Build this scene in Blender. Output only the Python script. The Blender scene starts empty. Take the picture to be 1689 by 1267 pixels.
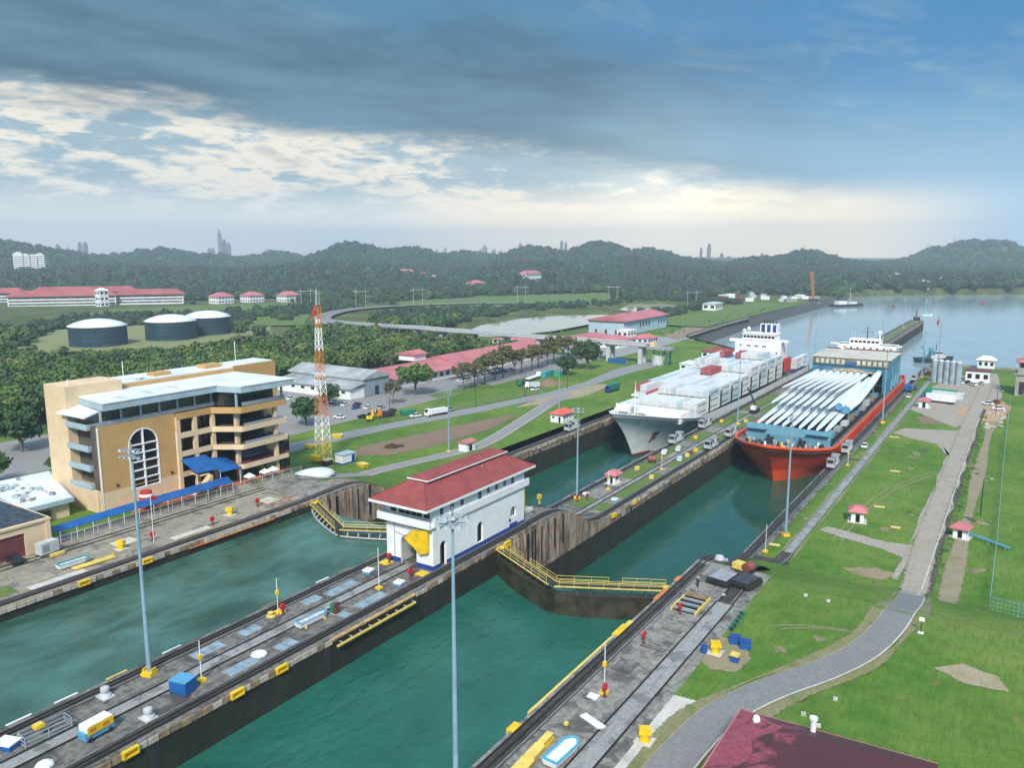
import bpy, math, random
import numpy as np
from mathutils import Vector, Matrix, noise as mnoise

R = math.radians
sc = bpy.context.scene
# ------------------------------------------------------------------ camera
cam_d = bpy.data.cameras.new('camera'); cam = bpy.data.objects.new('camera', cam_d)
sc.collection.objects.link(cam); sc.camera = cam
cam.location = (87.11, 0.0, 54.42)
cam.rotation_euler = (R(90 - 9.535), 0, R(33.08))
cam_d.sensor_width = 36; cam_d.lens = 1310 / 1689 * 36
cam_d.clip_start = 1; cam_d.clip_end = 40000
# ------------------------------------------------------------------ exposure
EXPO = 1.72
vs = sc.view_settings
vs.view_transform = 'Standard'; vs.look = 'None'; vs.gamma = 1; vs.use_curve_mapping = False
vs.exposure = EXPO
try:
    sc.cycles.use_denoising = True
    sc.cycles.max_bounces = 6; sc.cycles.diffuse_bounces = 3; sc.cycles.glossy_bounces = 3
    sc.cycles.volume_bounces = 0; sc.cycles.transparent_max_bounces = 8
except Exception: pass
# ------------------------------------------------------------------ sky and sun
SUN_AZ, SUN_EL = 152.0, 42.0      # degrees: clockwise from +Y, above the horizon
wd = bpy.data.worlds.new('World'); sc.world = wd; wd.use_nodes = True
wn = wd.node_tree; wn.nodes.clear()
def build_sky():
    N = wn.nodes; L = wn.links
    def n(t, **k):
        q = N.new(t)
        for a, b in k.items(): setattr(q, a, b)
        return q
    def val(x, s):
        if isinstance(x, (int, float)): s.default_value = x
        else: L.new(x, s)
    def m(op, a, b=0.0, c=None, clamp=False):
        q = n('ShaderNodeMath', operation=op); q.use_clamp = clamp
        val(a, q.inputs[0]); val(b, q.inputs[1])
        if c is not None: val(c, q.inputs[2])
        return q.outputs[0]
    def ss(x, a, b):
        q = n('ShaderNodeMapRange', interpolation_type='SMOOTHSTEP')
        val(x, q.inputs[0]); q.inputs[1].default_value = a; q.inputs[2].default_value = b
        return q.outputs[0]
    def mixc(f, a, b):
        q = n('ShaderNodeMix', data_type='RGBA')
        val(f, q.inputs[0])
        for x, s in ((a, q.inputs[6]), (b, q.inputs[7])):
            if isinstance(x, tuple): s.default_value = (*x, 1)
            else: L.new(x, s)
        return q.outputs[2]
    def noise(vec, scale, det=6, rough=0.55, dist=0.0):
        q = n('ShaderNodeTexNoise'); L.new(vec, q.inputs['Vector'])
        q.inputs['Scale'].default_value = scale; q.inputs['Detail'].default_value = det
        q.inputs['Roughness'].default_value = rough; q.inputs['Distortion'].default_value = dist
        return q.outputs['Fac']
    tc = n('ShaderNodeTexCoord'); sep = n('ShaderNodeSeparateXYZ'); L.new(tc.outputs['Generated'], sep.inputs[0])
    X, Y, Z = sep.outputs
    zc = m('MAXIMUM', Z, 0.028)
    px = m('DIVIDE', X, zc); py = m('DIVIDE', Y, zc)
    comb = n('ShaderNodeCombineXYZ'); L.new(px, comb.inputs[0]); L.new(py, comb.inputs[1])
    P = comb.outputs[0]
    # nearly horizontal streaks: stretch the cloud plane along the front (its own Y)
    mp = n('ShaderNodeMapping'); L.new(P, mp.inputs[0]); mp.inputs['Scale'].default_value = (1.0, 0.55, 1.0); mp.inputs['Rotation'].default_value = (0, 0, R(-8))
    n1 = noise(mp.outputs[0], 0.55, 7, 0.6, 0.4); n2 = noise(mp.outputs[0], 2.4, 6, 0.62, 0.6)
    n3 = noise(P, 0.22, 4, 0.5)
    mp3 = n('ShaderNodeMapping'); L.new(tc.outputs['Generated'], mp3.inputs[0]); mp3.inputs['Scale'].default_value = (3.0, 3.0, 14.0); nd = noise(mp3.outputs[0], 2.0, 8, 0.62, 0.4)
    # edge of the cloud deck: a front running along the canal, deck to its right
    edge = m('SUBTRACT', px, m('ADD', m('MULTIPLY', m('SUBTRACT', py, 2.0), 0.19), -5.75))
    edge = m('ADD', edge, m('MULTIPLY', m('SUBTRACT', n1, 0.5), 2.0))
    edge = m('ADD', edge, m('ADD', m('MULTIPLY', m('SUBTRACT', n2, 0.5), 1.2), m('MULTIPLY', m('SUBTRACT', nd, 0.5), 2.6)))
    edge = m('DIVIDE', edge, m('ADD', 0.75, m('MULTIPLY', m('MAXIMUM', py, 0.0), 0.12)))
    deck = ss(edge, -0.55, 0.75)
    # colours, as displayed
    dk = mixc(ss(m('ADD', m('MULTIPLY', n1, 0.55), m('MULTIPLY', nd, 0.45)), 0.34, 0.66), (0.034, 0.104, 0.162), (0.120, 0.262, 0.360))
    # the deck thins out to blue towards the right
    sky = n('ShaderNodeTexSky', sky_type='NISHITA'); sky.sun_disc = False
    sky.sun_elevation = R(SUN_EL); sky.sun_rotation = R(SUN_AZ)
    sky.altitude = 50; sky.air_density = 1.2; sky.dust_density = 1.0; sky.ozone_density = 3.0
    nis = n('ShaderNodeVectorMath', operation='SCALE'); L.new(sky.outputs[0], nis.inputs[0]); nis.inputs['Scale'].default_value = 0.10
    blue = mixc(0.85, nis.outputs[0], (0.006, 0.235, 0.54))
    thin = m('MULTIPLY', ss(m('ADD', px, m('MULTIPLY', m('SUBTRACT', n1, 0.5), 3.5)), -3.6, -0.4), 0.92)
    blue2 = mixc(ss(n2, 0.45, 0.85), blue, (0.27, 0.44, 0.56))
    dk = mixc(thin, dk, blue2)
    # overcast is darkest seen edge-on and brighter towards the zenith
    up = m('ADD', 1.0, m('MULTIPLY', ss(Z, 0.27, 0.8), 2.8))
    q = n('ShaderNodeVectorMath', operation='SCALE'); L.new(dk, q.inputs[0]); L.new(up, q.inputs['Scale'])
    whitened = mixc(m('MULTIPLY', ss(Z, 0.25, 0.7), 0.75), q.outputs[0], (0.58, 0.64, 0.70))
    # broken bright cloud beyond the front
    mp2 = n('ShaderNodeMapping'); L.new(tc.outputs['Generated'], mp2.inputs[0]); mp2.inputs['Scale'].default_value = (4.2, 4.2, 17.0)
    nb = noise(mp2.outputs[0], 4.6, 8, 0.64, 0.3); nb2 = noise(mp2.outputs[0], 1.3, 3, 0.5)
    nbm = m('ADD', nb, m('MULTIPLY', m('SUBTRACT', nb2, 0.5), 0.7))
    br = mixc(ss(nbm, 0.41, 0.62), (0.36, 0.52, 0.60), (1.08, 1.0, 0.82))
    br = mixc(m('MULTIPLY', ss(nbm, 0.58, 0.80), 0.6), br, (0.42, 0.46, 0.46))
    col = mixc(deck, br, whitened)
    # glow of the hidden sun
    sd = Vector((math.sin(R(-22.5)) * math.cos(R(5.2)), math.cos(R(-22.5)) * math.cos(R(5.2)), math.sin(R(5.2))))
    dt = n('ShaderNodeVectorMath', operation='DOT_PRODUCT'); L.new(tc.outputs['Generated'], dt.inputs[0]); dt.inputs[1].default_value = sd
    d = m('MAXIMUM', dt.outputs['Value'], 0.0)
    g1 = m('POWER', d, 260.0); g2 = m('POWER', d, 22.0)
    # horizon haze: warm under the sun, blue-grey away from it
    hz = mixc(ss(d, 0.925, 0.985), (0.62, 0.92, 1.14), (1.95, 1.55, 0.95))
    left = ss(px, -4.0, -9.0)
    hz = mixc(m('MULTIPLY', left, 0.55), hz, (1.45, 1.26, 0.92))
    veil = m('MULTIPLY', m('MULTIPLY', m('SUBTRACT', 1.0, ss(Z, 0.03, 0.22)), ss(px, -5.5, -1.5)), 0.9)
    col = mixc(veil, col, (0.42, 0.70, 0.90))
    col = mixc(m('MULTIPLY', m('SUBTRACT', 1.0, ss(Z, 0.028, 0.088)), 0.93), col, hz)
    gl = n('ShaderNodeVectorMath', operation='SCALE'); gl.inputs[0].default_value = (1.0, 0.86, 0.58); L.new(m('MULTIPLY', m('ADD', m('MULTIPLY', g1, 0.42), m('MULTIPLY', g2, 0.12)), m('SUBTRACT', 1.0, m('MULTIPLY', deck, 0.8))), gl.inputs['Scale'])
    ad = n('ShaderNodeVectorMath', operation='ADD'); L.new(col, ad.inputs[0]); L.new(gl.outputs[0], ad.inputs[1])
    bg = n('ShaderNodeBackground'); L.new(ad.outputs[0], bg.inputs[0]); bg.inputs[1].default_value = 2.0 ** -EXPO
    out = n('ShaderNodeOutputWorld'); L.new(bg.outputs[0], out.inputs[0])
build_sky()
sun_d = bpy.data.lights.new('sun', 'SUN'); sun = bpy.data.objects.new('sun', sun_d); sc.collection.objects.link(sun)
sun_d.energy = 1.5; sun_d.angle = R(10); sun_d.color = (1.0, 0.94, 0.84)
sv = Vector((math.sin(R(SUN_AZ)) * math.cos(R(SUN_EL)), math.cos(R(SUN_AZ)) * math.cos(R(SUN_EL)), math.sin(R(SUN_EL))))
sun.rotation_euler = sv.to_track_quat('Z', 'Y').to_euler()

# ------------------------------------------------------------------ helpers
rnd = random.Random(7)
COL = sc.collection
ORG = {}
def S(r, g, b):
    f = lambda c: (c / 255 / 12.92) if c <= 10 else ((c / 255 + 0.055) / 1.055) ** 2.4
    return (f(r), f(g), f(b))
MATS = {}
def nodes_of(name):
    m = bpy.data.materials.new(name); m.use_nodes = True; nt = m.node_tree
    return m, nt, nt.nodes['Principled BSDF']
class NT:
    """small node-graph writer"""
    def __init__(s, nt): s.nt = nt; s.N = nt.nodes; s.L = nt.links; s._p = None
    def new(s, t, **k):
        q = s.N.new(t)
        for a, b in k.items(): setattr(q, a, b)
        return q
    def put(s, x, sock):
        if isinstance(x, (int, float)): sock.default_value = x
        elif isinstance(x, tuple): sock.default_value = (*x, 1) if len(x) == 3 and len(sock.default_value) == 4 else x
        else: s.L.new(x, sock)
    def pos(s):
        if not s._p: s._p = s.new('ShaderNodeNewGeometry')
        return s._p.outputs['Position']
    def mapped(s, scale, rot=(0, 0, 0)):
        q = s.new('ShaderNodeMapping'); s.L.new(s.pos(), q.inputs[0]); q.inputs['Scale'].default_value = scale; q.inputs['Rotation'].default_value = rot
        return q.outputs[0]
    def noise(s, scale, det=5, rough=0.6, vec=None, dist=0.0):
        q = s.new('ShaderNodeTexNoise'); s.L.new(vec if vec else s.pos(), q.inputs['Vector'])
        q.inputs['Scale'].default_value = scale; q.inputs['Detail'].default_value = det; q.inputs['Roughness'].default_value = rough; q.inputs['Distortion'].default_value = dist
        return q.outputs['Fac']
    def ss(s, x, a, b):
        q = s.new('ShaderNodeMapRange', interpolation_type='SMOOTHSTEP'); s.put(x, q.inputs[0]); q.inputs[1].default_value = a; q.inputs[2].default_value = b
        return q.outputs[0]
    def math(s, op, a, b=0.0):
        q = s.new('ShaderNodeMath', operation=op); s.put(a, q.inputs[0]); s.put(b, q.inputs[1]); return q.outputs[0]
    def mix(s, f, a, b):
        q = s.new('ShaderNodeMix', data_type='RGBA'); s.put(f, q.inputs[0]); s.put(a, q.inputs[6]); s.put(b, q.inputs[7]); return q.outputs[2]
    def bump(s, h, strength=0.3, dist=0.1):
        q = s.new('ShaderNodeBump'); q.inputs['Strength'].default_value = strength; q.inputs['Distance'].default_value = dist; s.L.new(h, q.inputs['Height']); return q.outputs[0]
    def xyz(s):
        q = s.new('ShaderNodeSeparateXYZ'); s.L.new(s.pos(), q.inputs[0]); return q.outputs
def mul(c, k): return tuple(min(1, x * k) for x in c)
def mat(name, col, rough=0.6, var=0.22, scale=0.6, dirt=0.25, metal=0.0, bump=0.0, spec=0.4, col2=None):
    """painted / plain surface: base colour with coarse and fine wear"""
    if name in MATS: return MATS[name]
    m, nt, b = nodes_of(name); g = NT(nt)
    c = g.mix(g.ss(g.noise(scale, 5), 0.3, 0.7), mul(col, 1 - var), col2 if col2 else mul(col, 1 + var * 0.5))
    if dirt:
        v = g.mapped((1.6, 1.6, 0.25))
        c = g.mix(g.math('MULTIPLY', g.ss(g.noise(1.2, 6, 0.7, v), 0.52, 0.8), dirt), c, mul(tuple(0.5 * x + 0.5 * y for x, y in zip(col, (0.12, 0.10, 0.08))), 0.55))
    g.L.new(c, b.inputs['Base Color'])
    r = g.ss(g.noise(scale * 3, 3), 0.2, 0.8)
    q = g.new('ShaderNodeMapRange'); g.L.new(r, q.inputs[0]); q.inputs[3].default_value = max(0.05, rough - 0.12); q.inputs[4].default_value = min(1, rough + 0.12)
    g.L.new(q.outputs[0], b.inputs['Roughness'])
    b.inputs['Metallic'].default_value = metal; b.inputs['Specular IOR Level'].default_value = spec
    if bump: g.L.new(g.bump(g.noise(scale * 6, 4), bump, 0.15), b.inputs['Normal'])
    MATS[name] = m; return m

class MB:
    """collects faces; build() links them as one mesh object"""
    def __init__(s): s.v = []; s.f = []
    def add(s, vs, fs):
        k = len(s.v); s.cut = getattr(s, 'cut', []) + [(k, len(s.f))]; s.v += [tuple(p) for p in vs]; s.f += [tuple(i + k for i in f) for f in fs]; return s
    def box(s, x0, x1, y0, y1, z0, z1):
        return s.add([(x0, y0, z0), (x1, y0, z0), (x1, y1, z0), (x0, y1, z0), (x0, y0, z1), (x1, y0, z1), (x1, y1, z1), (x0, y1, z1)],
                     [(0, 3, 2, 1), (4, 5, 6, 7), (0, 1, 5, 4), (1, 2, 6, 5), (2, 3, 7, 6), (3, 0, 4, 7)])
    def cbox(s, cx, cy, z0, sx, sy, sz, rz=0.0, taper=1.0):
        c, n = math.cos(rz), math.sin(rz); vs = []
        for z, t in ((z0, 1.0), (z0 + sz, taper)):
            for a, b in ((-1, -1), (1, -1), (1, 1), (-1, 1)):
                x, y = a * sx / 2 * t, b * sy / 2 * t; vs.append((cx + x * c - y * n, cy + x * n + y * c, z))
        return s.add(vs, [(0, 3, 2, 1), (4, 5, 6, 7), (0, 1, 5, 4), (1, 2, 6, 5), (2, 3, 7, 6), (3, 0, 4, 7)])
    def prism(s, poly, z0, z1):
        n = len(poly); a = sum(poly[i][0] * poly[(i + 1) % n][1] - poly[(i + 1) % n][0] * poly[i][1] for i in range(n))
        if a < 0: poly = poly[::-1]
        vs = [(x, y, z0) for x, y in poly] + [(x, y, z1) for x, y in poly]
        return s.add(vs, [tuple(range(n - 1, -1, -1)), tuple(range(n, 2 * n))] + [(i, (i + 1) % n, n + (i + 1) % n, n + i) for i in range(n)])
    def extr_y(s, prof, y0, y1):          # profile in (x, z)
        n = len(prof); a = sum(prof[i][0] * prof[(i + 1) % n][1] - prof[(i + 1) % n][0] * prof[i][1] for i in range(n))
        if a < 0: prof = prof[::-1]
        vs = [(x, y0, z) for x, z in prof] + [(x, y1, z) for x, z in prof]
        return s.add(vs, [tuple(range(n)), tuple(range(2 * n - 1, n - 1, -1))] + [((i + 1) % n, i, n + i, n + (i + 1) % n) for i in range(n)])
    def extr_x(s, prof, x0, x1):          # profile in (y, z)
        n = len(prof); a = sum(prof[i][0] * prof[(i + 1) % n][1] - prof[(i + 1) % n][0] * prof[i][1] for i in range(n))
        if a < 0: prof = prof[::-1]
        vs = [(x0, y, z) for y, z in prof] + [(x1, y, z) for y, z in prof]
        return s.add(vs, [tuple(range(n - 1, -1, -1)), tuple(range(n, 2 * n))] + [(i, (i + 1) % n, n + (i + 1) % n, n + i) for i in range(n)])
    def cyl(s, cx, cy, z0, z1, r0, r1=None, n=12):
        r1 = r0 if r1 is None else r1; vs = []
        for z, r in ((z0, r0), (z1, r1)):
            for i in range(n): a = 2 * math.pi * i / n; vs.append((cx + r * math.cos(a), cy + r * math.sin(a), z))
        return s.add(vs, [tuple(range(n - 1, -1, -1)), tuple(range(n, 2 * n))] + [(i, (i + 1) % n, n + (i + 1) % n, n + i) for i in range(n)])
    def lathe(s, cx, cy, prof, n=16):     # prof: (r, z) from bottom to top
        vs = []
        for r, z in prof:
            for i in range(n): a = 2 * math.pi * i / n; vs.append((cx + r * math.cos(a), cy + r * math.sin(a), z))
        fs = [tuple(range(n - 1, -1, -1)), tuple(range((len(prof) - 1) * n, len(prof) * n))]
        for k in range(len(prof) - 1): fs += [(k * n + i, k * n + (i + 1) % n, (k + 1) * n + (i + 1) % n, (k + 1) * n + i) for i in range(n)]
        return s.add(vs, fs)
    def bar(s, p, q, r, n=4, r2=None):
        p = Vector(p); q = Vector(q); d = (q - p)
        if d.length < 1e-6: return s
        d.normalize(); u = d.orthogonal() if abs(d.z) > 0.95 else Vector((0, 0, 1)).cross(d); u.normalize(); w = d.cross(u); vs = []
        for c, rr in ((p, r), (q, r if r2 is None else r2)):
            for i in range(n):
                a = 2 * math.pi * (i + 0.5) / n; vs.append(c + (u * math.cos(a) + w * math.sin(a)) * rr)
        return s.add(vs, [tuple(range(n - 1, -1, -1)), tuple(range(n, 2 * n))] + [(i, (i + 1) % n, n + (i + 1) % n, n + i) for i in range(n)])
    def tube(s, pts, r, n=5):
        for a, b in zip(pts[:-1], pts[1:]): s.bar(a, b, r, n)
        return s
    def hip(s, x0, x1, y0, y1, z, h, inset_x, inset_y, t=0.25):
        """hipped roof: flat fascia of thickness t below z, top rectangle inset"""
        b = [(x0, y0), (x1, y0), (x1, y1), (x0, y1)]; c = [(x0 + inset_x, y0 + inset_y), (x1 - inset_x, y0 + inset_y), (x1 - inset_x, y1 - inset_y), (x0 + inset_x, y1 - inset_y)]
        vs = [(x, y, z - t) for x, y in b] + [(x, y, z) for x, y in b] + [(x, y, z + h) for x, y in c]
        fs = [(3, 2, 1, 0), (8, 9, 10, 11)]
        for k in (0, 4): fs += [(k + i, k + (i + 1) % 4, k + 4 + (i + 1) % 4, k + 4 + i) for i in range(4)]
        return s.add(vs, fs)
    def gable_y(s, x0, x1, y0, y1, z, h, t=0.25):   # ridge along y
        xm = (x0 + x1) / 2
        return s.extr_y([(x0, z - t), (x1, z - t), (x1, z), (xm, z + h), (x0, z)], y0, y1)
    def gable_x(s, x0, x1, y0, y1, z, h, t=0.25):
        ym = (y0 + y1) / 2
        return s.extr_x([(y0, z - t), (y1, z - t), (y1, z), (ym, z + h), (y0, z)], x0, x1)
    def sheet(s, poly, z):
        return s.add([(x, y, z) for x, y in poly], [tuple(range(len(poly)))])
    def mesh(s, name, smooth=False):
        me = bpy.data.meshes.new(name); me.from_pydata(s.v, [], s.f); me.update()
        if smooth: me.polygons.foreach_set('use_smooth', [True] * len(me.polygons))
        return me
    def build(s, name, m, parent=None, smooth=False, loc=None, rz=0.0):
        o = ORG.get(parent.name, (0, 0, 0)) if parent else (0, 0, 0)
        if loc is None and (o[0] or o[1] or o[2]): s.v = [(x - o[0], y - o[1], z - o[2]) for x, y, z in s.v]
        me = s.mesh(name, smooth); ob = bpy.data.objects.new(name, me); COL.objects.link(ob)
        me.materials.append(m)
        if parent: ob.parent = parent; ORG[ob.name] = o
        if loc is not None: ob.location = loc
        if rz: ob.rotation_euler.z = rz
        return ob
def each(mb, name, m, parent):
    """build every solid of mb as a part of its own"""
    cuts = mb.cut + [(len(mb.v), len(mb.f))]
    for (v0, f0), (v1, f1) in zip(cuts[:-1], cuts[1:]):
        q = MB(); q.v = mb.v[v0:v1]; q.f = [tuple(i - v0 for i in f) for f in mb.f[f0:f1]]; q.build(name, m, parent)
def tag(o, label=None, cat=None, group=None, kind=None):
    if label: o['label'] = label
    if cat: o['category'] = cat
    if group: o['group'] = group
    if kind: o['kind'] = kind
    return o
def thing(name, label, cat, loc=(0, 0, 0), rz=0.0, group=None, world=False):
    """Empty at the base of a thing; world=True: its parts are written in world coordinates"""
    o = bpy.data.objects.new(name, None); COL.objects.link(o); o.location = loc; o.rotation_euler.z = rz
    o.empty_display_size = 0.5
    if world: ORG[o.name] = tuple(loc)
    return tag(o, label, cat, group)
def struct(name, mb, m, smooth=False, label=None):
    o = mb.build(name, m, None, smooth); o['kind'] = 'structure'
    if label: o['label'] = label
    return o
def inst(src, parent=None, loc=None, rz=None, scale=None):
    c = src.copy(); COL.objects.link(c); c.parent = parent
    if loc is not None: c.location = loc
    if rz is not None: c.rotation_euler.z = rz
    if scale is not None: c.scale = (scale,) * 3 if isinstance(scale, (int, float)) else scale
    return c
def copy_tree(o, loc=None, rz=None, label=None, group=None, scale=None):
    kids = list(o.children)
    c = inst(o, None, loc, rz, scale)
    if label: c['label'] = label
    if group: c['group'] = group
    for k in kids:
        d = inst(k, c)
        for g in list(k.children): inst(g, d)
    return c
def piece(src, name, loc, parent, rz=0.0, scale=None, m=None):
    """object sharing mesh data of src (a mesh)"""
    o = bpy.data.objects.new(name, src); COL.objects.link(o); o.parent = parent; o.location = loc; o.rotation_euler.z = rz
    if scale is not None: o.scale = scale
    return o
def sstep(x, a, b):
    t = np.clip((np.asarray(x, float) - a) / (b - a), 0, 1); return t * t * (3 - 2 * t)
# ------------------------------------------------------------------ terrain
CW, PW = 41.45, 7.95               # chamber outer wall, centre pier half width
ZL, SEA = -7.6, -16.5              # lower level, tide level
def coast(y): return np.interp(y, [470, 500, 560, 745, 1000, 1200, 1314], [-CW, -62, -119, -130, -131, -133, -149])
def shore(x): return np.interp(x, [-600, -149, -100, 2, 76, 400, 1500, 4000], [1290, 1314, 1400, 1490, 1561, 1750, 2300, 3500])
CAMX, CAMY, CAMZ = 87.11, 0.0, 54.42
def ray(u, D):                     # ground point seen in column u of the view at distance D
    a = R(33.08) - math.atan((u - 844.5) / 1310)
    return (CAMX - D * math.sin(a), CAMY + D * math.cos(a))
HILLS = []
for u, y, D, wu, wr in [(-150, 406, 2700, 110, 420), (0, 405, 2700, 62, 400), (75, 414, 2700, 60, 400), (270, 415, 3000, 68, 420), (160, 425, 2800, 70, 420), (360, 424, 3000, 55, 420), (460, 420, 3100, 50, 420), (585, 406, 2400, 62, 380),
        (680, 414, 2500, 60, 380), (770, 420, 2800, 65, 400), (880, 413, 2500, 62, 380), (985, 406, 2500, 62, 400), (1070, 417, 2500, 50, 380), (1140, 433, 2400, 45, 340),
        (1325, 419, 2500, 50, 360), (1245, 429, 2400, 42, 340), (1400, 436, 2600, 42, 340), (1480, 432, 3300, 38, 400), (1540, 412, 3500, 34, 420), (1590, 403, 3500, 38, 420),
        (1640, 405, 3500, 40, 420), (1720, 424, 3600, 60, 420), (1820, 436, 3600, 80, 420), (200, 444, 1900, 150, 300), (560, 440, 1750, 120, 300), (900, 440, 1700, 90, 280), (1030, 432, 1900, 70, 300), (1180, 448, 1900, 90, 260)]:
    x, yy = ray(u, D); z = CAMZ + (413.4 - y) / 1310 * D * 1.02 + 6
    HILLS.append((x, yy, max(z, 10), wu / 1310 * D, wr))
def hills(x, y):
    acc = np.zeros_like(x)
    for hx, hy, hz, su, sr in HILLS:
        dx, dy = hx - CAMX, hy - CAMY; d = math.hypot(dx, dy); ux, uy = dx / d, dy / d
        r = (x - hx) * ux + (y - hy) * uy; t = -(x - hx) * uy + (y - hy) * ux
        acc += (hz * np.exp(-(t / (1.15 * su)) ** 2 - (r / sr) ** 2)) ** 4
    return acc ** 0.25
def ground(x, y):
    x = np.asarray(x, float); y = np.asarray(y, float)
    stepL = np.interp(y, [128, 158], [0, ZL]); stepR = np.interp(y, [128, 156], [0, ZL])
    near = np.where(x < 0, stepL, stepR)
    wl = sstep(-x, 108, 150); near = near * (1 - wl) + (-7.9) * wl
    wr = sstep(x, 100, 140); near = near * (1 - wr) + (-7.9) * wr * (y > 128) + near * wr * (y <= 128)
    dist = np.hypot(x - CAMX, y)
    und = 0.8 * np.sin(x * 0.011 + 1.3) * np.sin(y * 0.013) * sstep(dist, 420, 900)
    h = near + und + hills(x, y) * sstep(dist, 900, 1500)
    pond = (((x + 268) / 55) ** 2 + ((y - 600) / 130) ** 2) < 1
    pond |= (((x + 272) / 45) ** 2 + ((y - 835) / 75) ** 2) < 1
    h = np.where(pond, -11.5, h)
    d = np.minimum(x - coast(y), shore(x) - y)
    d = np.where(y < 470, -99, d)
    d = np.where(x > CW, np.minimum(shore(x) - y, y - 500), d)
    h = h * (1 - sstep(d, -7, 3)) + (-24) * sstep(d, -7, 3)
    h = np.where(np.abs(x) < 43.5, np.where(y < 1400, -30, h), h)
    return h
def gz(x, y): return float(ground(np.array([x]), np.array([y]))[0])
def lines(knots):
    out = []
    for a, b, s in knots: out += list(np.arange(a, b, s))
    return np.array(sorted(set(np.round(out + [knots[-1][1]], 3))))
GX = lines([(-7600, -4000, 200), (-4000, -1200, 34), (-1200, -400, 16), (-400, -150, 8), (-150, -44, 4.24), (-44, -43, 1), (-43, 43, 21.5), (43, 44, 1), (44, 110, 3), (110, 400, 25), (400, 3000, 60), (3000, 5200, 275)])
GY = lines([(-400, -40, 40), (-40, 128, 8), (128, 158, 2), (158, 520, 6), (520, 1400, 12), (1400, 4400, 34), (4400, 7700, 300)])
def build_ground():
    gx, gy = np.meshgrid(GX, GY); z = ground(gx.ravel(), gy.ravel())
    v = np.stack([gx.ravel(), gy.ravel(), z], 1); nx, ny = len(GX), len(GY)
    i = np.arange((ny - 1) * nx).reshape(ny - 1, nx)[:, :-1].ravel()
    f = np.stack([i, i + 1, i + nx + 1, i + nx], 1)
    me = bpy.data.meshes.new('ground'); me.vertices.add(len(v)); me.vertices.foreach_set('co', v.ravel())
    me.loops.add(f.size); me.loops.foreach_set('vertex_index', f.ravel()); me.polygons.add(len(f)); me.polygons.foreach_set('loop_start', np.arange(0, f.size, 4)); me.update(calc_edges=True)
    o = bpy.data.objects.new('ground', me); COL.objects.link(o); o['kind'] = 'structure'
    m, nt, b = nodes_of('grass_ground'); g = NT(nt)
    n1 = g.noise(0.035, 6, 0.62); n2 = g.noise(0.3, 5, 0.65); n3 = g.noise(2.5, 3, 0.6); n4 = g.noise(0.012, 4, 0.6)
    c = g.mix(g.ss(n2, 0.3, 0.7), (0.062, 0.148, 0.020), (0.112, 0.205, 0.036))
    c = g.mix(g.ss(n1, 0.42, 0.62), c, (0.150, 0.225, 0.046))
    c = g.mix(g.math('MULTIPLY', g.ss(n1, 0.58, 0.72), 0.7), c, (0.235, 0.215, 0.080))
    c = g.mix(g.math('MULTIPLY', g.ss(n4, 0.55, 0.72), 0.55), c, (0.035, 0.115, 0.028))
    n5 = g.noise(0.16, 6, 0.72, None, 1.2); c = g.mix(g.math('MULTIPLY', g.ss(n5, 0.57, 0.74), 0.8), c, (0.21, 0.165, 0.085)); c = g.mix(g.math('MULTIPLY', g.ss(n5, 0.30, 0.22), 0.6), c, (0.032, 0.085, 0.015))
    c = g.mix(g.math('MULTIPLY', g.ss(n3, 0.5, 0.8), 0.35), c, (0.045, 0.10, 0.012))
    # mown ground only near the locks: farther off scrub and darker meadow
    n6 = g.noise(0.9, 6, 0.75, g.mapped((2.2, 0.35, 1.0), (0, 0, 0.15))); c = g.mix(g.math('MULTIPLY', g.ss(n6, 0.46, 0.62), 0.42), c, (0.036, 0.092, 0.014)); n7 = g.noise(7.0, 4, 0.75); c = g.mix(g.math('MULTIPLY', g.ss(n7, 0.5, 0.7), 0.4), c, (0.20, 0.27, 0.075))
    p = g.xyz(); far = g.math('MAXIMUM', g.ss(p[0], -150.0, -260.0), g.ss(p[1], 900.0, 1200.0))
    scrub = g.mix(g.ss(n1, 0.35, 0.65), (0.055, 0.085, 0.028), (0.125, 0.145, 0.055))
    c = g.mix(far, c, scrub)
    g.L.new(c, b.inputs['Base Color']); b.inputs['Roughness'].default_value = 0.95; b.inputs['Specular IOR Level'].default_value = 0.1
    g.L.new(g.bump(n3, 0.5, 0.25), b.inputs['Normal'])
    me.materials.append(m)
build_ground()

# ------------------------------------------------------------------ water
def water_mat(name, deep, silt_sheen, ripple, rough=0.07, wscale=0.55, rot=0.6):
    m, nt, b = nodes_of(name); g = NT(nt)
    v = g.mapped((1.0, 0.55, 1.0), (0, 0, rot))
    n1 = g.noise(0.028, 5, 0.6, None, 1.6); n2 = g.noise(0.11, 4, 0.6, v, 1.0)
    c = g.mix(g.ss(g.math('ADD', g.math('MULTIPLY', n1, 0.65), g.math('MULTIPLY', n2, 0.35)), 0.34, 0.68), deep, silt_sheen)
    g.L.new(c, b.inputs['Base Color']); b.inputs['Roughness'].default_value = rough; b.inputs['IOR'].default_value = 1.33; b.inputs['Specular IOR Level'].default_value = 0.5
    w = g.math('ADD', g.noise(wscale, 4, 0.62, v, 0.5), g.math('MULTIPLY', g.noise(wscale * 0.28, 3, 0.5, v, 0.8), 1.2))
    g.L.new(g.bump(w, ripple, 0.35), b.inputs['Normal'])
    return m
lw_r = water_mat('lock_water_right', (0.010, 0.090, 0.065), (0.022, 0.132, 0.100), 0.75, 0.05, 0.9)
lw_l = water_mat('lock_water_left', (0.022, 0.064, 0.040), (0.078, 0.188, 0.158), 0.55, 0.05, 0.7)  # the paler tone puts the sky's reflection into the water colour
bw = water_mat('bay_water', (0.24, 0.335, 0.355), (0.32, 0.41, 0.43), 0.10, 0.10, 0.30)  # pale base: silty water with the reflected sky painted in
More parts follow.
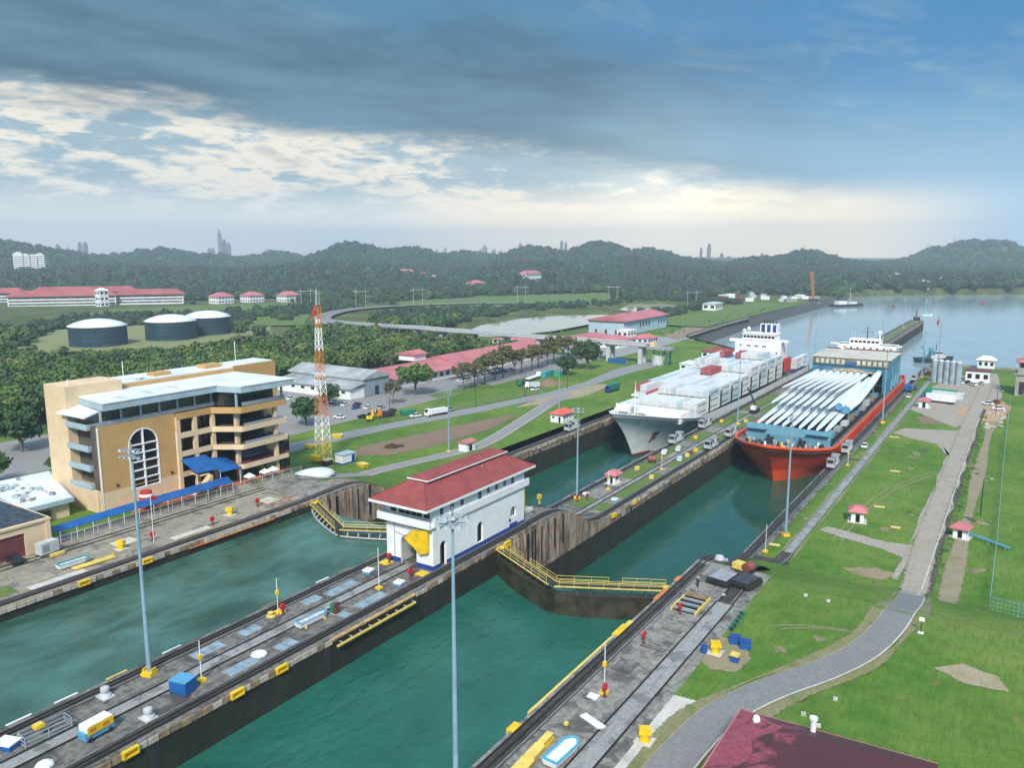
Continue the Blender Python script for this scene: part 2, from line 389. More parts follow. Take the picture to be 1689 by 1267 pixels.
struct('lock_water', MB().sheet([(PW - 0.5, -80), (CW + 0.5, -80), (CW + 0.5, 118), (PW - 0.5, 118)], -5.5), lw_r, label='green water in the near right lock chamber')
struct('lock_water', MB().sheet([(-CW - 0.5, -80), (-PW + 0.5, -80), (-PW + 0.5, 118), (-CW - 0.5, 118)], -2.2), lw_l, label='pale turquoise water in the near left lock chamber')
lw_low = water_mat('lower_lock_water', (0.008, 0.066, 0.047), (0.016, 0.088, 0.064), 0.14, 0.03, 0.5)
struct('lock_water', MB().sheet([(-CW - 0.5, 100), (CW + 0.5, 100), (CW + 0.5, 470), (-CW - 0.5, 470)], SEA), lw_low, label='dark green water in the two lower lock chambers')
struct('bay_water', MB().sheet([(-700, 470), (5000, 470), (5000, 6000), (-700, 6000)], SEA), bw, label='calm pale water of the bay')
pm = water_mat('pond_water', (0.46, 0.43, 0.33), (0.56, 0.51, 0.39), 0.03, 0.05)  # silty pond; its cream colour includes the reflected sky glow
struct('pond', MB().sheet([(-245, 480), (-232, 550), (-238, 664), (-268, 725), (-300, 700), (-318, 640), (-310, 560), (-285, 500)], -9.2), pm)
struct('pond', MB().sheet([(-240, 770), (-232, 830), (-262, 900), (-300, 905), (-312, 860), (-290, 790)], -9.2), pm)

# ------------------------------------------------------------------ lock walls
YS = np.unique(np.concatenate([[-80, 100], np.arange(116, 170, 1.5), [200, 300, 480]]))
def prof_pier(y): return np.interp(y, [126, 132, 138, 142, 145, 149, 153, 157, 162, 168], [0, 0.35, 0.3, -0.25, -1.3, -3.5, -5.6, -7.1, -7.75, ZL])
def prof_left(y): return np.interp(y, [116, 123, 129, 133, 137, 141, 146, 152, 158], [0, 0.4, 0.6, 0.1, -1.2, -3.2, -5.6, -7.2, ZL])
def prof_right(y): return np.interp(y, [131, 135, 139, 144, 150, 155], [0, -0.35, -2.0, -4.6, -6.7, ZL])
def smooth(pf):
    def q(y):
        y = np.asarray(y, float); return sum(pf(y + d) for d in (-2.4, -1.2, 0, 1.2, 2.4)) / 5
    return q
prof_pier, prof_left, prof_right = smooth(prof_pier), smooth(prof_left), smooth(prof_right)
def wall_mat():
    m, nt, b = nodes_of('lock_concrete'); g = NT(nt); X, Y, Z = g.xyz()
    st = g.mapped((0.55, 0.55, 0.12)); streak = g.noise(1.0, 8, 0.78, st, 0.6); blot = g.noise(0.35, 6, 0.68); fine = g.noise(2.4, 5, 0.7)
    c = g.mix(g.ss(streak, 0.36, 0.62), (0.085, 0.056, 0.038), (0.40, 0.305, 0.225))
    c = g.mix(g.math('MULTIPLY', g.ss(blot, 0.5, 0.75), 0.7), c, (0.085, 0.066, 0.050))
    c = g.mix(g.math('MULTIPLY', g.ss(fine, 0.62, 0.76), 0.8), c, (0.55, 0.51, 0.45))
    # wet, algae-dark part below the operating water line
    line = g.math('ADD', -0.75, g.math('MULTIPLY', g.ss(Y, 116.4, 116.8), -9.1))
    wet = g.ss(g.math('SUBTRACT', g.math('ADD', Z, g.math('MULTIPLY', g.math('SUBTRACT', streak, 0.5), 0.9)), line), 0.18, -0.18)
    dark = g.mix(g.ss(blot, 0.35, 0.7), (0.009, 0.012, 0.008), (0.026, 0.030, 0.017))
    c = g.mix(wet, c, dark)
    g.L.new(c, b.inputs['Base Color']); b.inputs['Roughness'].default_value = 0.85
    g.L.new(g.bump(fine, 0.4, 0.12), b.inputs['Normal']); return m
WM = wall_mat()
def wall(name, x0, x1, pf, y0=-80, y1=480, label=None):
    ys = [y for y in YS if y0 < y < y1]; ys = [y0] + ys + [y1]; mb = MB(); zz = [float(pf(y)) for y in ys]; n = len(ys)
    vs = []
    for x in (x0, x1):
        vs += [(x, y, z) for y, z in zip(ys, zz)] + [(x, y, -32) for y in ys]
    fs = []
    for i in range(n - 1):
        a, b2 = i, i + 1
        fs += [(a, n + a, n + b2, b2), (2 * n + a, 2 * n + b2, 3 * n + b2, 3 * n + a), (a, b2, 2 * n + b2, 2 * n + a)]
    fs += [(0, 2 * n, 3 * n, n), (n - 1, 2 * n - 1, 4 * n - 1, 3 * n - 1)]
    mb.add(vs, fs); return struct(name, mb, WM, label=label)
pier = wall('lock_pier', -PW, PW, prof_pier, y1=560, label='long concrete centre pier between the two lock lanes')
lwall = wall('lock_wall', -49.5, -CW, prof_left, label='concrete wall along the left lock lane')
rwall = wall('lock_wall', CW, 44.6, prof_right, label='concrete wall along the right lock lane')
# guide wall running out into the bay
gw = MB().prism([(-3.5, 558), (PW, 558), (PW, 800), (4, 806), (-1, 806), (-3.5, 800)], -32, ZL)
struct('guide_wall', gw, WM)
GWD = True

def deck_mat(name, a, b_, dark, warm, sc_=0.22):
    m, nt, b = nodes_of(name); g = NT(nt)
    n1 = g.noise(sc_, 6, 0.66, None, 0.6); n2 = g.noise(sc_ * 5, 6, 0.7); n3 = g.noise(sc_ * 20, 3, 0.6)
    v = g.mapped((1.2, 0.10, 1.0)); n4 = g.noise(0.7, 5, 0.62, v)
    c = g.mix(g.ss(n2, 0.3, 0.7), a, b_)
    c = g.mix(g.math('MULTIPLY', g.ss(n1, 0.50, 0.60), 0.80), c, dark)
    c = g.mix(g.math('MULTIPLY', g.ss(n1, 0.40, 0.30), 0.55), c, warm)
    c = g.mix(g.math('MULTIPLY', g.ss(n4, 0.52, 0.70), 0.55), c, dark)
    n6 = g.noise(sc_ * 2.2, 7, 0.75, None, 1.0); c = g.mix(g.math('MULTIPLY', g.ss(n6, 0.60, 0.68), 0.5), c, mul(warm, 1.5)); c = g.mix(g.math('MULTIPLY', g.ss(n6, 0.36, 0.30), 0.6), c, mul(dark, 0.7))
    bt = g.new('ShaderNodeTexBrick'); g.L.new(g.pos(), bt.inputs['Vector']); bt.inputs['Scale'].default_value = 1.0; bt.inputs['Mortar Size'].default_value = 0.035; bt.inputs['Brick Width'].default_value = 4.1; bt.inputs['Row Height'].default_value = 7.3
    for i_, s_ in ((1, 1.0), (2, 0.82), (3, 0.45)): bt.inputs[i_].default_value = (s_, s_, s_, 1)
    mm = g.new('ShaderNodeMix', data_type='RGBA', blend_type='MULTIPLY'); mm.inputs[0].default_value = 0.8; g.L.new(c, mm.inputs[6]); g.L.new(bt.outputs['Color'], mm.inputs[7]); c = mm.outputs[2]
    g.L.new(c, b.inputs['Base Color']); b.inputs['Roughness'].default_value = 0.82
    g.L.new(g.bump(g.math('ADD', n2, n3), 0.35, 0.05), b.inputs['Normal']); return m
DECK = deck_mat('deck_concrete', (0.090, 0.086, 0.076), (0.240, 0.228, 0.200), (0.048, 0.045, 0.040), (0.29, 0.235, 0.160))
DECK_W = deck_mat('deck_concrete_warm', (0.24, 0.215, 0.17), (0.37, 0.33, 0.255), (0.12, 0.11, 0.092), (0.42, 0.33, 0.20))
DECK_L = deck_mat('deck_concrete_pale', (0.150, 0.142, 0.127), (0.335, 0.318, 0.280), (0.070, 0.066, 0.060), (0.36, 0.295, 0.20))
BED = deck_mat('track_bed', (0.038, 0.034, 0.030), (0.075, 0.062, 0.050), (0.020, 0.018, 0.016), (0.10, 0.07, 0.05), 0.5)
TRK = deck_mat('track_pale', (0.25, 0.255, 0.25), (0.36, 0.36, 0.345), (0.15, 0.15, 0.145), (0.30, 0.28, 0.24), 0.4)
RAIL = mat('rail_steel', (0.028, 0.027, 0.026), 0.45, 0.3, 1.0, 0.0, 0.3)
RAILB = mat('rail_steel_glint', (0.26, 0.26, 0.265), 0.35, 0.3, 1.0, 0.0, 0.4)  # pale rails: the glint on the steel is put into the colour
def strip(name, x0, x1, y0, y1, pf, off, m, parent=None, thick=0.0, step=3.0):
    ys = sorted({y0, y1} | {float(y) for y in YS if y0 < y < y1}); n = len(ys); mb = MB()
    vs = [(x0, y, float(pf(y)) + off) for y in ys] + [(x1, y, float(pf(y)) + off) for y in ys]
    fs = [(i, n + i, n + i + 1, i + 1) for i in range(n - 1)]
    if thick:
        vs += [(x0, y, float(pf(y)) + off - thick) for y in ys] + [(x1, y, float(pf(y)) + off - thick) for y in ys]
        for i in range(n - 1): fs += [(2 * n + i, i, i + 1, 2 * n + i + 1), (n + i, 3 * n + i, 3 * n + i + 1, n + i + 1)]
        fs += [(0, 2 * n, 3 * n, n), (n - 1, 2 * n - 1, 4 * n - 1, 3 * n - 1)]
    o = mb.add(vs, fs).build(name, m, parent)
    if not parent: o['kind'] = 'structure'
    return o
flat0 = lambda y: np.zeros_like(np.asarray(y, float)); flatL = lambda y: np.zeros_like(np.asarray(y, float)) + ZL
def track(name, xs_bed, rails, y0, y1, pf, bed=BED, worn=(), label=None):  # worn: indices of the rails given the pale glint colour
    t = strip(name, xs_bed[0], xs_bed[1], y0, y1, pf, 0.035, bed)
    if label: t['label'] = label
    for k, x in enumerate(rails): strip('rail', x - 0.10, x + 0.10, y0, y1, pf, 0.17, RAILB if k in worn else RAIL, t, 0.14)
    return t
# decks
strip('pier_deck', -PW + 0.02, PW - 0.02, -78, 164, prof_pier, 0.015, DECK)
strip('pier_deck', -PW + 0.02, PW - 0.02, 164, 558, prof_pier, 0.014, DECK_L)
strip('left_apron', -66, -CW - 0.02, -40, 117.5, flat0, 0.02, DECK_W)
strip('left_apron', -62, -CW - 0.02, 117.5, 128, prof_left, 0.025, DECK_L)
strip('left_wall_deck', -44.4, -CW - 0.02, 128, 478, prof_left, 0.028, DECK_W)
strip('right_apron', CW + 0.02, 54.4, -40, 131, flat0, 0.02, DECK_L)
strip('right_apron', CW + 0.02, 51.2, 131, 158, prof_right, 0.06, BED)
strip('right_wall_deck', CW + 0.02, 45.2, 158, 478, prof_right, 0.02, DECK)
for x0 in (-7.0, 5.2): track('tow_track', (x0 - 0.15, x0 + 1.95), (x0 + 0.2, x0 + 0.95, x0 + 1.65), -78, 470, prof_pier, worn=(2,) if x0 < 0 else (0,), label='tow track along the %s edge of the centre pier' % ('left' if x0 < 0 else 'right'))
track('return_track', (-1.15, 1.05), (-1.15, 1.05), -78, 101, prof_pier, TRK, label='pale return track along the middle of the pier before the house')
track('return_track', (0.2, 1.7), (0.2, 1.7), 131, 470, prof_pier, TRK, label='return track along the middle of the pier beyond the house')
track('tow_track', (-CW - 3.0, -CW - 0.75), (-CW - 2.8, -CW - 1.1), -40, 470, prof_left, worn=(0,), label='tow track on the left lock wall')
track('return_track', (-58.6, -57.0), (-58.6, -57.0), -40, 117, flat0, DECK_W, label='return track crossing the left apron')
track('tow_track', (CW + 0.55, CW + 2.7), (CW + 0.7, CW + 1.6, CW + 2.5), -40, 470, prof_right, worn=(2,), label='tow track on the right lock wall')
track('return_track', (50.0, 52.6), (50.0, 52.6), -40, 116, flat0, TRK, label='pale return track on the near right apron')
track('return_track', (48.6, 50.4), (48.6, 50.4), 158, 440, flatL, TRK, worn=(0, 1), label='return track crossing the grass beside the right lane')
# the return tracks swing over to the wall on the ramp
def ribbon(name, pts, w, off, m, parent=None, zf=None, soft=False):
    """ribbon of width w along (x, y) points, laid on the ground"""
    P = [Vector((x, y)) for x, y in pts]; Q = []
    for i in range(len(P) - 1):
        p0 = P[max(i - 1, 0)]; p1 = P[i]; p2 = P[i + 1]; p3 = P[min(i + 2, len(P) - 1)]; k = max(2, int((p2 - p1).length / 2.5))
        for j in range(k):
            t = j / k; Q.append(0.5 * ((2 * p1) + (p2 - p0) * t + (2 * p0 - 5 * p1 + 4 * p2 - p3) * t * t + (3 * p1 - p0 - 3 * p2 + p3) * t ** 3))
    Q.append(P[-1]); vs = []; n = len(Q)
    for i, p in enumerate(Q):
        d = (Q[min(i + 1, n - 1)] - Q[max(i - 1, 0)]).normalized(); nn = Vector((-d.y, d.x)); ww = w(i / (n - 1)) if callable(w) else w
        for s_ in ((0.8, 0.22, -0.22, -0.8) if soft else (0.5, -0.5)):
            a = p + nn * ww * s_; z = zf(a.x, a.y) if zf else gz(a.x, a.y)
            vs.append((a.x, a.y, z + off))
    if soft:
        o = MB().add(vs, [(4 * i + c + 1, 4 * i + c + 5, 4 * i + c + 4, 4 * i + c) for i in range(n - 1) for c in range(3)]).build(name, m, parent); set_clear(o, [1.0, 0.0, 0.0, 1.0] * n)
    else: o = MB().add(vs, [(2 * i + 1, 2 * i + 3, 2 * i + 2, 2 * i) for i in range(n - 1)]).build(name, m, parent)
    if not parent: o['kind'] = 'structure'
    return o
zr = lambda x, y: float(prof_right(y)) if x < 54.3 else gz(x, y)
rt = [(51.3, 116), (51.0, 124), (49.0, 133), (47.5, 141), (47.6, 148), (49.2, 156), (49.5, 163)]
o = ribbon('return_track', rt, 2.6, 0.10, BED, None, lambda x, y: float(prof_right(y))); o['label'] = 'dark curving return track on the ramp of the right apron'
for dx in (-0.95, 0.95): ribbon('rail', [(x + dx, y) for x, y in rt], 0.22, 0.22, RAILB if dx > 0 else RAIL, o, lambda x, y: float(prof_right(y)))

# ------------------------------------------------------------------ roads, paths, bare ground
def plain(name, cols, rough=0.9, sc_=0.3):
    if name in MATS: return MATS[name]
    m, nt, b = nodes_of(name); g = NT(nt); n1 = g.noise(sc_, 6, 0.68); n2 = g.noise(sc_ * 7, 5, 0.7); n3 = g.noise(sc_ * 0.3, 4, 0.6)
    c = g.mix(g.ss(n2, 0.3, 0.7), cols[0], cols[1]); c = g.mix(g.ss(n1, 0.45, 0.7), c, cols[2]); c = g.mix(g.math('MULTIPLY', g.ss(n3, 0.5, 0.7), 0.4), c, cols[0])
    g.L.new(c, b.inputs['Base Color']); b.inputs['Roughness'].default_value = rough; g.L.new(g.bump(n2, 0.4, 0.08), b.inputs['Normal'])
    # patches carry 'clear' = 1 on their outermost rim: the edge frays into the turf
    at = g.new('ShaderNodeAttribute'); at.attribute_name = 'clear'; tr = g.new('ShaderNodeBsdfTransparent'); mx = g.new('ShaderNodeMixShader')
    nn = g.math('MULTIPLY', g.math('SUBTRACT', g.noise(0.9, 8, 0.8), 0.5), 1.5); g.L.new(g.ss(g.math('ADD', at.outputs['Fac'], g.math('MULTIPLY', nn, g.ss(at.outputs['Fac'], 0.0, 0.15))), 0.42, 0.62), mx.inputs[0])
    g.L.new(b.outputs[0], mx.inputs[1]); g.L.new(tr.outputs[0], mx.inputs[2]); g.L.new(mx.outputs[0], nt.nodes['Material Output'].inputs['Surface'])
    MATS[name] = m; return m
def set_clear(o, vals):
    a = o.data.attributes.new('clear', 'FLOAT', 'POINT'); a.data.foreach_set('value', np.array(vals, np.float32))
ASPH = plain('asphalt', ((0.165, 0.166, 0.164), (0.235, 0.234, 0.228), (0.190, 0.186, 0.178)))
GRAV = plain('gravel', ((0.25, 0.22, 0.175), (0.40, 0.365, 0.305), (0.30, 0.245, 0.175)))
DIRT = plain('dirt', ((0.155, 0.095, 0.06), (0.26, 0.18, 0.12), (0.20, 0.155, 0.10)))
RUST = plain('laterite', ((0.40, 0.22, 0.11), (0.46, 0.33, 0.21), (0.36, 0.28, 0.20)))
PALE = plain('pale_concrete', ((0.46, 0.45, 0.41), (0.60, 0.58, 0.53), (0.38, 0.35, 0.29)))
LOT = plain('car_park_asphalt', ((0.20, 0.195, 0.19), (0.29, 0.28, 0.27), (0.24, 0.23, 0.215)))
TURF = plain('short_turf', ((0.055, 0.12, 0.014), (0.115, 0.19, 0.028), (0.17, 0.175, 0.065)))
DRY = plain('dry_meadow', ((0.17, 0.20, 0.07), (0.25, 0.245, 0.11), (0.20, 0.21, 0.08)))
def patch(name, pts, off, m, rough_edge=0.0, z=None, label=None, seed=1):
    """flat ground patch, optionally with a ragged outline"""
    if rough_edge:
        r_ = random.Random(seed); out = []
        for i in range(len(pts)):
            a = Vector(pts[i]); b = Vector(pts[(i + 1) % len(pts)]); k = max(1, int((b - a).length / (2.2 * rough_edge)))
            for j in range(k): q = a.lerp(b, j / k); out.append((q.x + r_.uniform(-1, 1) * rough_edge * 0.35, q.y + r_.uniform(-1, 1) * rough_edge * 0.35))
        pts = out
    n = len(pts); a = sum(pts[i][0] * pts[(i + 1) % n][1] - pts[(i + 1) % n][0] * pts[i][1] for i in range(n))
    if a < 0: pts = pts[::-1]
    zz = lambda x, y: (gz(x, y) if z is None else z) + off
    if not rough_edge: return struct(name, MB().add([(x, y, zz(x, y)) for x, y in pts], [tuple(range(n))]), m, label=label)
    w_ = min(1.1 * rough_edge + 0.35, 4.0); out = []
    for i in range(n):
        a = Vector(pts[i - 1]); b = Vector(pts[(i + 1) % n]); d = b - a; d = d.normalized() if d.length > 1e-6 else Vector((1, 0)); out.append((pts[i][0] + d.y * w_, pts[i][1] - d.x * w_))
    inn = [(2 * p[0] - (p[0] + q[0]) / 2 * 1.0, 2 * p[1] - (p[1] + q[1]) / 2 * 1.0) for p, q in zip(pts, out)]
    mb = MB().add([(x, y, zz(x, y)) for x, y in inn] + [(x, y, zz(x, y)) for x, y in out], [tuple(range(n))] + [(i, n + i, n + (i + 1) % n, (i + 1) % n) for i in range(n)])
    o = struct(name, mb, m, label=label); set_clear(o, [0.0] * n + [1.0] * n); return o
near_road = [(58.8, 40), (58.8, 60), (59.6, 78), (61.0, 87), (64.2, 95), (68.6, 103), (72.2, 112), (74.3, 124), (74.6, 138), (74.2, 150)]
o = ribbon('road', near_road, lambda t: 4.6 - 0.8 * t, 0.15, ASPH); o['label'] = 'grey asphalt road curving up the near right lawn'
for side in (1, -1):
    e = []
    for i, (x, y) in enumerate(near_road):
        a = Vector(near_road[max(i - 1, 0)]); b = Vector(near_road[min(i + 1, len(near_road) - 1)]); d = (b - a).normalized(); k = (2.35 - 0.4 * i / 9) * side; e.append((x + d.y * k, y - d.x * k))
    ribbon('kerb', e, 0.22 if side > 0 else 0.12, 0.2 if side > 0 else 0.17, PALE if side > 0 else GRAV, o)
for side, a_, b_ in ((1, 2.9, 0), (-1, 3.0, 0)):
    e = []
    for i, (x, y) in enumerate(near_road):
        a = Vector(near_road[max(i - 1, 0)]); b = Vector(near_road[min(i + 1, len(near_road) - 1)]); d = (b - a).normalized(); k = (a_ - 0.4 * i / 9) * side; e.append((x + d.y * k, y - d.x * k))
    ribbon('dry_verge', e, lambda t, s_=side: max(0.2, 1.5 + 1.3 * math.sin(t * 23 + s_) * math.sin(t * 7.3 + 2 * s_)), 0.07, plain('scuffed_verge', ((0.16, 0.165, 0.06), (0.27, 0.23, 0.13), (0.11, 0.15, 0.04))), None, None, True)
far_road = [(74.2, 150), (73.6, 162), (72.9, 182), (72.6, 210), (72.5, 260), (72.4, 330), (73, 380), (73, 440)]
o = ribbon('road', far_road, lambda t: 4.3 - 0.2 * math.sin(t * 6), 0.13, GRAV, None, None, True); o['label'] = 'pale gravel road beside the drainage ditch on the right'
o = ribbon('ditch', [(75.9, 148), (75.8, 170), (75.6, 210), (75.4, 260), (75.3, 330), (75.3, 360)], lambda t: 1.3 + 0.4 * math.sin(t * 21), 0.10, plain('ditch_soil', ((0.045, 0.04, 0.03), (0.10, 0.09, 0.065), (0.055, 0.075, 0.03))))
ribbon('kerb', [(75.0, 150), (74.95, 190), (74.8, 260), (74.7, 340)], 0.22, 0.2, PALE, o)
ribbon('bare_track', [(79.5, 150), (79.3, 175), (79.2, 220), (79.0, 300), (78.8, 380)], lambda t: 2.6 + 0.8 * math.sin(t * 17), 0.05, plain('trodden_soil', ((0.22, 0.185, 0.11), (0.31, 0.26, 0.17), (0.20, 0.20, 0.09))), None, None, True)
patch('gravel_path', [(52, 181), (58, 178.5), (66, 176), (71.5, 172), (71.8, 182), (66, 180.6), (59, 182.5), (53, 184)], 0.045, GRAV, 0.5, label='pale gravel cross path on the right lawn')
patch('gravel_path', [(51.5, 296), (58, 290), (66, 286), (71, 268), (71.4, 312), (62, 308), (54, 306)], 0.045, GRAV, 0.8)
patch('gravel_yard', [(51, 345), (53, 412), (66, 470), (76, 470), (80, 400), (78, 340), (68, 318)], 0.05, GRAV, 0.9)
patch('dirt_patch', [(66, 350), (71, 372), (80, 384), (84, 372), (82, 340), (75, 330)], 0.06, RUST, 0.9)
patch('dirt_patch', [(61, 161), (66, 164), (70, 163), (68, 158.5), (63, 158.6)], 0.04, plain('scuffed_soil', ((0.20, 0.15, 0.08), (0.33, 0.27, 0.17), (0.14, 0.155, 0.05))), 0.5)
patch('dirt_patch', [(55, 330), (60, 336), (66, 334), (66, 322), (58, 318)], 0.04, DIRT, 0.6)
patch('dirt_patch', [(81, 112), (84, 115), (88, 113.5), (89, 110.5), (84.5, 110)], 0.05, plain('sandy_soil', ((0.27, 0.22, 0.13), (0.40, 0.34, 0.24), (0.24, 0.22, 0.10))), 0.4)
patch('concrete_slab', [(54.4, 60), (54.4, 87), (58.4, 87.4), (57.5, 60)], 0.035, PALE)
patch('bare_pad', [(54.4, 97), (54.4, 105), (57.6, 104.6), (59.6, 101), (59, 96.5), (56, 95.6)], 0.03, plain('trodden_soil', ()), 0.3)
# wear on the right lawn: bare spots, ruts, trodden edges
pr = random.Random(55)
for i in range(46):
    if i < 16: x, y = pr.uniform(55, 69), pr.uniform(160, 300)
    elif i < 28: x, y = pr.uniform(56.5, 72), pr.uniform(92, 126)
    elif i < 38: x, y = pr.uniform(77, 84), pr.uniform(158, 330)
    else: x, y = pr.uniform(45.6, 48), pr.uniform(165, 330)
    if i >= 16 and i < 28 and abs(x - np.interp(y, [87, 95, 103, 112, 124], [61, 64, 68.6, 72.2, 74.3])) < 3.4: continue
    if 172 < y < 186 and x < 72: continue
    rr = pr.uniform(0.25, 1.1); n_ = 11; e_ = pr.uniform(1.0, 2.8); a_ = pr.uniform(0, 3)
    pts = []
    for k in range(n_):
        t_ = 6.283 * k / n_; q_ = rr * pr.uniform(0.6, 1.3); u_, v_ = q_ * e_ * math.cos(t_), q_ * math.sin(t_); pts.append((x + u_ * math.cos(a_) - v_ * math.sin(a_), y + u_ * math.sin(a_) + v_ * math.cos(a_)))
    patch('bare_patch', pts, 0.025 + 0.0012 * i, (MATS['scuffed_verge'], MATS['trodden_soil'], MATS['ditch_soil'], MATS['scuffed_verge'])[i % 4], 0.25)
for dx in (-0.8, 0.8):
    ribbon('wheel_rut', [(56.5 + dx, 176), (57.5 + dx, 200), (60.5 + dx, 222), (66 + dx, 240), (70 + dx, 250)], 0.4, 0.035, MATS['scuffed_verge'], None, None, True)
    ribbon('wheel_rut', [(60 + dx, 112), (64 + dx, 115), (70 + dx, 117)], 0.35, 0.03, MATS['scuffed_verge'], None, None, True)
for x_, w_ in ((70.3, 0.9), (75.0, 0.5)): ribbon('dry_verge', [(x_ + 0.3 * math.sin(y * 0.3), y) for y in range(160, 345, 6)], lambda t: max(0.12, w_ + 0.8 * math.sin(t * 37) * math.sin(t * 13)), 0.11, GRAV, None, None, True)
for x_ in (48.2, 50.9): ribbon('dry_verge', [(x_ + 0.12 * math.sin(y * 0.5), y) for y in range(160, 345, 5)], lambda t: max(0.1, 0.45 + 0.5 * math.sin(t * 41) * math.sin(t * 17)), 0.03, MATS['scuffed_verge'], None, None, True)
# left of the locks
patch('main_road', [(-110, 158.5), (-111, 171), (-105, 212), (-95, 260), (-89, 297), (-88, 329), (-94, 376), (-92, 420), (-80, 420), (-82, 364), (-81, 317), (-83, 289), (-88, 250), (-98, 205), (-102, 164), (-102, 158.5)], 0.05, plain('road_grey', ((0.20, 0.205, 0.205), (0.27, 0.275, 0.27), (0.23, 0.23, 0.225))), label='grey service road running beside the left lawn')
o = ribbon('rail_road', [(-58, 131), (-62, 146), (-65, 158), (-63, 172), (-59, 190), (-58, 207), (-66, 242), (-74, 274), (-80, 300)], lambda t: 5.0 + 1.2 * t, 0.07, LOT)
for k in (-2.3, 2.3): ribbon('kerb', [(-58 + k, 131), (-62 + k, 146), (-65 + k, 158), (-63 + k, 172), (-59 + k, 190), (-58 + k, 207), (-66 + k, 242), (-74 + k, 272)], 0.3, 0.14, PALE, o)
patch('dirt_patch', [(-84, 172), (-74, 178), (-70, 195), (-69, 226), (-74, 252), (-78, 240), (-84, 207), (-88, 181)], 0.045, DIRT, 0.9)
patch('dirt_patch', [(-82, 262), (-76, 276), (-71, 300), (-74, 336), (-80, 330), (-84, 290)], 0.045, plain('sandy_soil', ()), 0.8)
patch('car_park', [(-118, 172), (-116, 205), (-107, 228), (-113, 250), (-117, 300), (-113, 345), (-120, 400), (-104, 420), (-160, 420), (-160, 340), (-158, 300), (-200, 230), (-205, 190), (-150, 172)], 0.04, LOT, 0, ZL - 0.1, label='asphalt yards and parking lots behind the service road')
patch('lawn_strip', [(-106, 214), (-97, 256), (-90, 300), (-97, 305), (-106, 262), (-113, 222)], 0.09, TURF, 0.4)
patch('lawn_strip', [(-122, 262), (-119, 300), (-128, 305), (-138, 268)], 0.09, TURF, 0.4)
patch('visitor_car_park', [(-112, 70), (-112, 132), (-125, 140), (-190, 135), (-190, 85), (-150, 60)], 0.35, LOT, 0, -7.7, label='asphalt car park behind the visitor building')
patch('shunting_yard', [(-92, 420), (-86, 470), (-100, 520), (-118, 548), (-160, 540), (-175, 460), (-150, 425)], 0.08, plain('yard_grey', ((0.24, 0.24, 0.235), (0.33, 0.325, 0.31), (0.27, 0.26, 0.24))), 0.8, -7.7)
patch('dirt_bank', [(-121, 560), (-128, 660), (-131, 745), (-146, 745), (-150, 640), (-140, 556), (-120, 530)], 0.12, plain('bank_soil', ((0.20, 0.15, 0.10), (0.30, 0.24, 0.17), (0.19, 0.17, 0.09))), 1.5, -7.7)
patch('tank_field', [(-420, 225), (-345, 240), (-320, 283), (-355, 371), (-440, 440), (-520, 480), (-539, 372), (-556, 331), (-526, 272)], 0.25, plain('dry_meadow', ()), 3, -7.6)
for n_, pts in (('lawn_field', [(-667, 395), (-569, 578), (-660, 659), (-706, 566), (-730, 473)]), ('lawn_field', [(-456, 426), (-422, 461), (-504, 544), (-520, 491)]), ('lawn_field', [(-439, 662), (-336, 871), (-440, 1066), (-537, 891), (-562, 723)]), ('lawn_field', [(-166, 627), (-134, 627), (-136, 745), (-137, 940), (-188, 967), (-185, 802), (-196, 703)])):
    patch(n_, pts, 1.0, TURF, 3, -7.9)
patch('access_road', [(-420, 225), (-373, 262), (-330, 330), (-330, 345), (-378, 274), (-424, 238)], 0.5, ASPH, 0, -7.6)
# embankment of the approach channel
ys = np.linspace(472, 1310, 60); mb = MB(); vs = []
for y in ys:
    x = float(coast(y)); vs += [(x - 7.5, y, -7.2), (x - 5.5, y, -7.3), (x + 1.5, y, -18)]
n = len(ys); fs = []
for i in range(n - 1): fs += [(3 * i, 3 * i + 1, 3 * i + 4, 3 * i + 3), (3 * i + 1, 3 * i + 2, 3 * i + 5, 3 * i + 4)]
struct('embankment', mb.add(vs, fs), plain('wet_rock', ((0.045, 0.048, 0.050), (0.10, 0.10, 0.098), (0.07, 0.068, 0.06)), 0.8, 0.5))
struct('quay', MB().prism([(44.6, 470), (44.6, 500.5), (120, 503), (120, 470)], -20, ZL - 0.3), WM)
patch('guide_wall_deck', [(-3.3, 560), (7.7, 560), (7.7, 799), (-3.3, 799)], 0.03, DECK_L, 0, ZL)
for x0 in (-3.0, 5.6): patch('tow_track', [(x0, 560), (x0 + 1.8, 560), (x0 + 1.8, 796), (x0, 796)], 0.06, BED, 0, ZL, label='dark tow track along the %s edge of the far guide wall' % ('left' if x0 < 0 else 'right'))
for y0 in range(566, 780, 18): patch('turf_strip', [(-0.6, y0), (4.6, y0), (4.6, y0 + 13), (-0.6, y0 + 13)], 0.06, TURF, 0.5, ZL, seed=y0)
# strips of turf on the lower pier
for x0, x1, y0, y1 in [(-4.6, -0.4, 166, 174), (2.2, 5.0, 166, 172), (-4.8, -0.3, 195, 214), (2.2, 4.9, 178, 204), (-4.8, -2.4, 218, 238), (2.2, 4.9, 212, 232), (2.2, 4.9, 236, 262), (-4.8, -0.4, 246, 262), (-4.8, -0.4, 272, 300), (2.2, 4.8, 270, 296), (-4.8, 0, 306, 350), (2.2, 4.8, 305, 350)]:
    patch('turf_strip', [(x0, y0), (x1, y0), (x1, y1), (x0, y1)], 0.05, TURF, 0.35, float(prof_pier(y0 + 1)), seed=int(y0))
patch('turf_strip', [(-61, 20), (-CW - 4.2, 20), (-CW - 4.2, 58), (-50, 58)], 0.06, TURF, 0, 0)
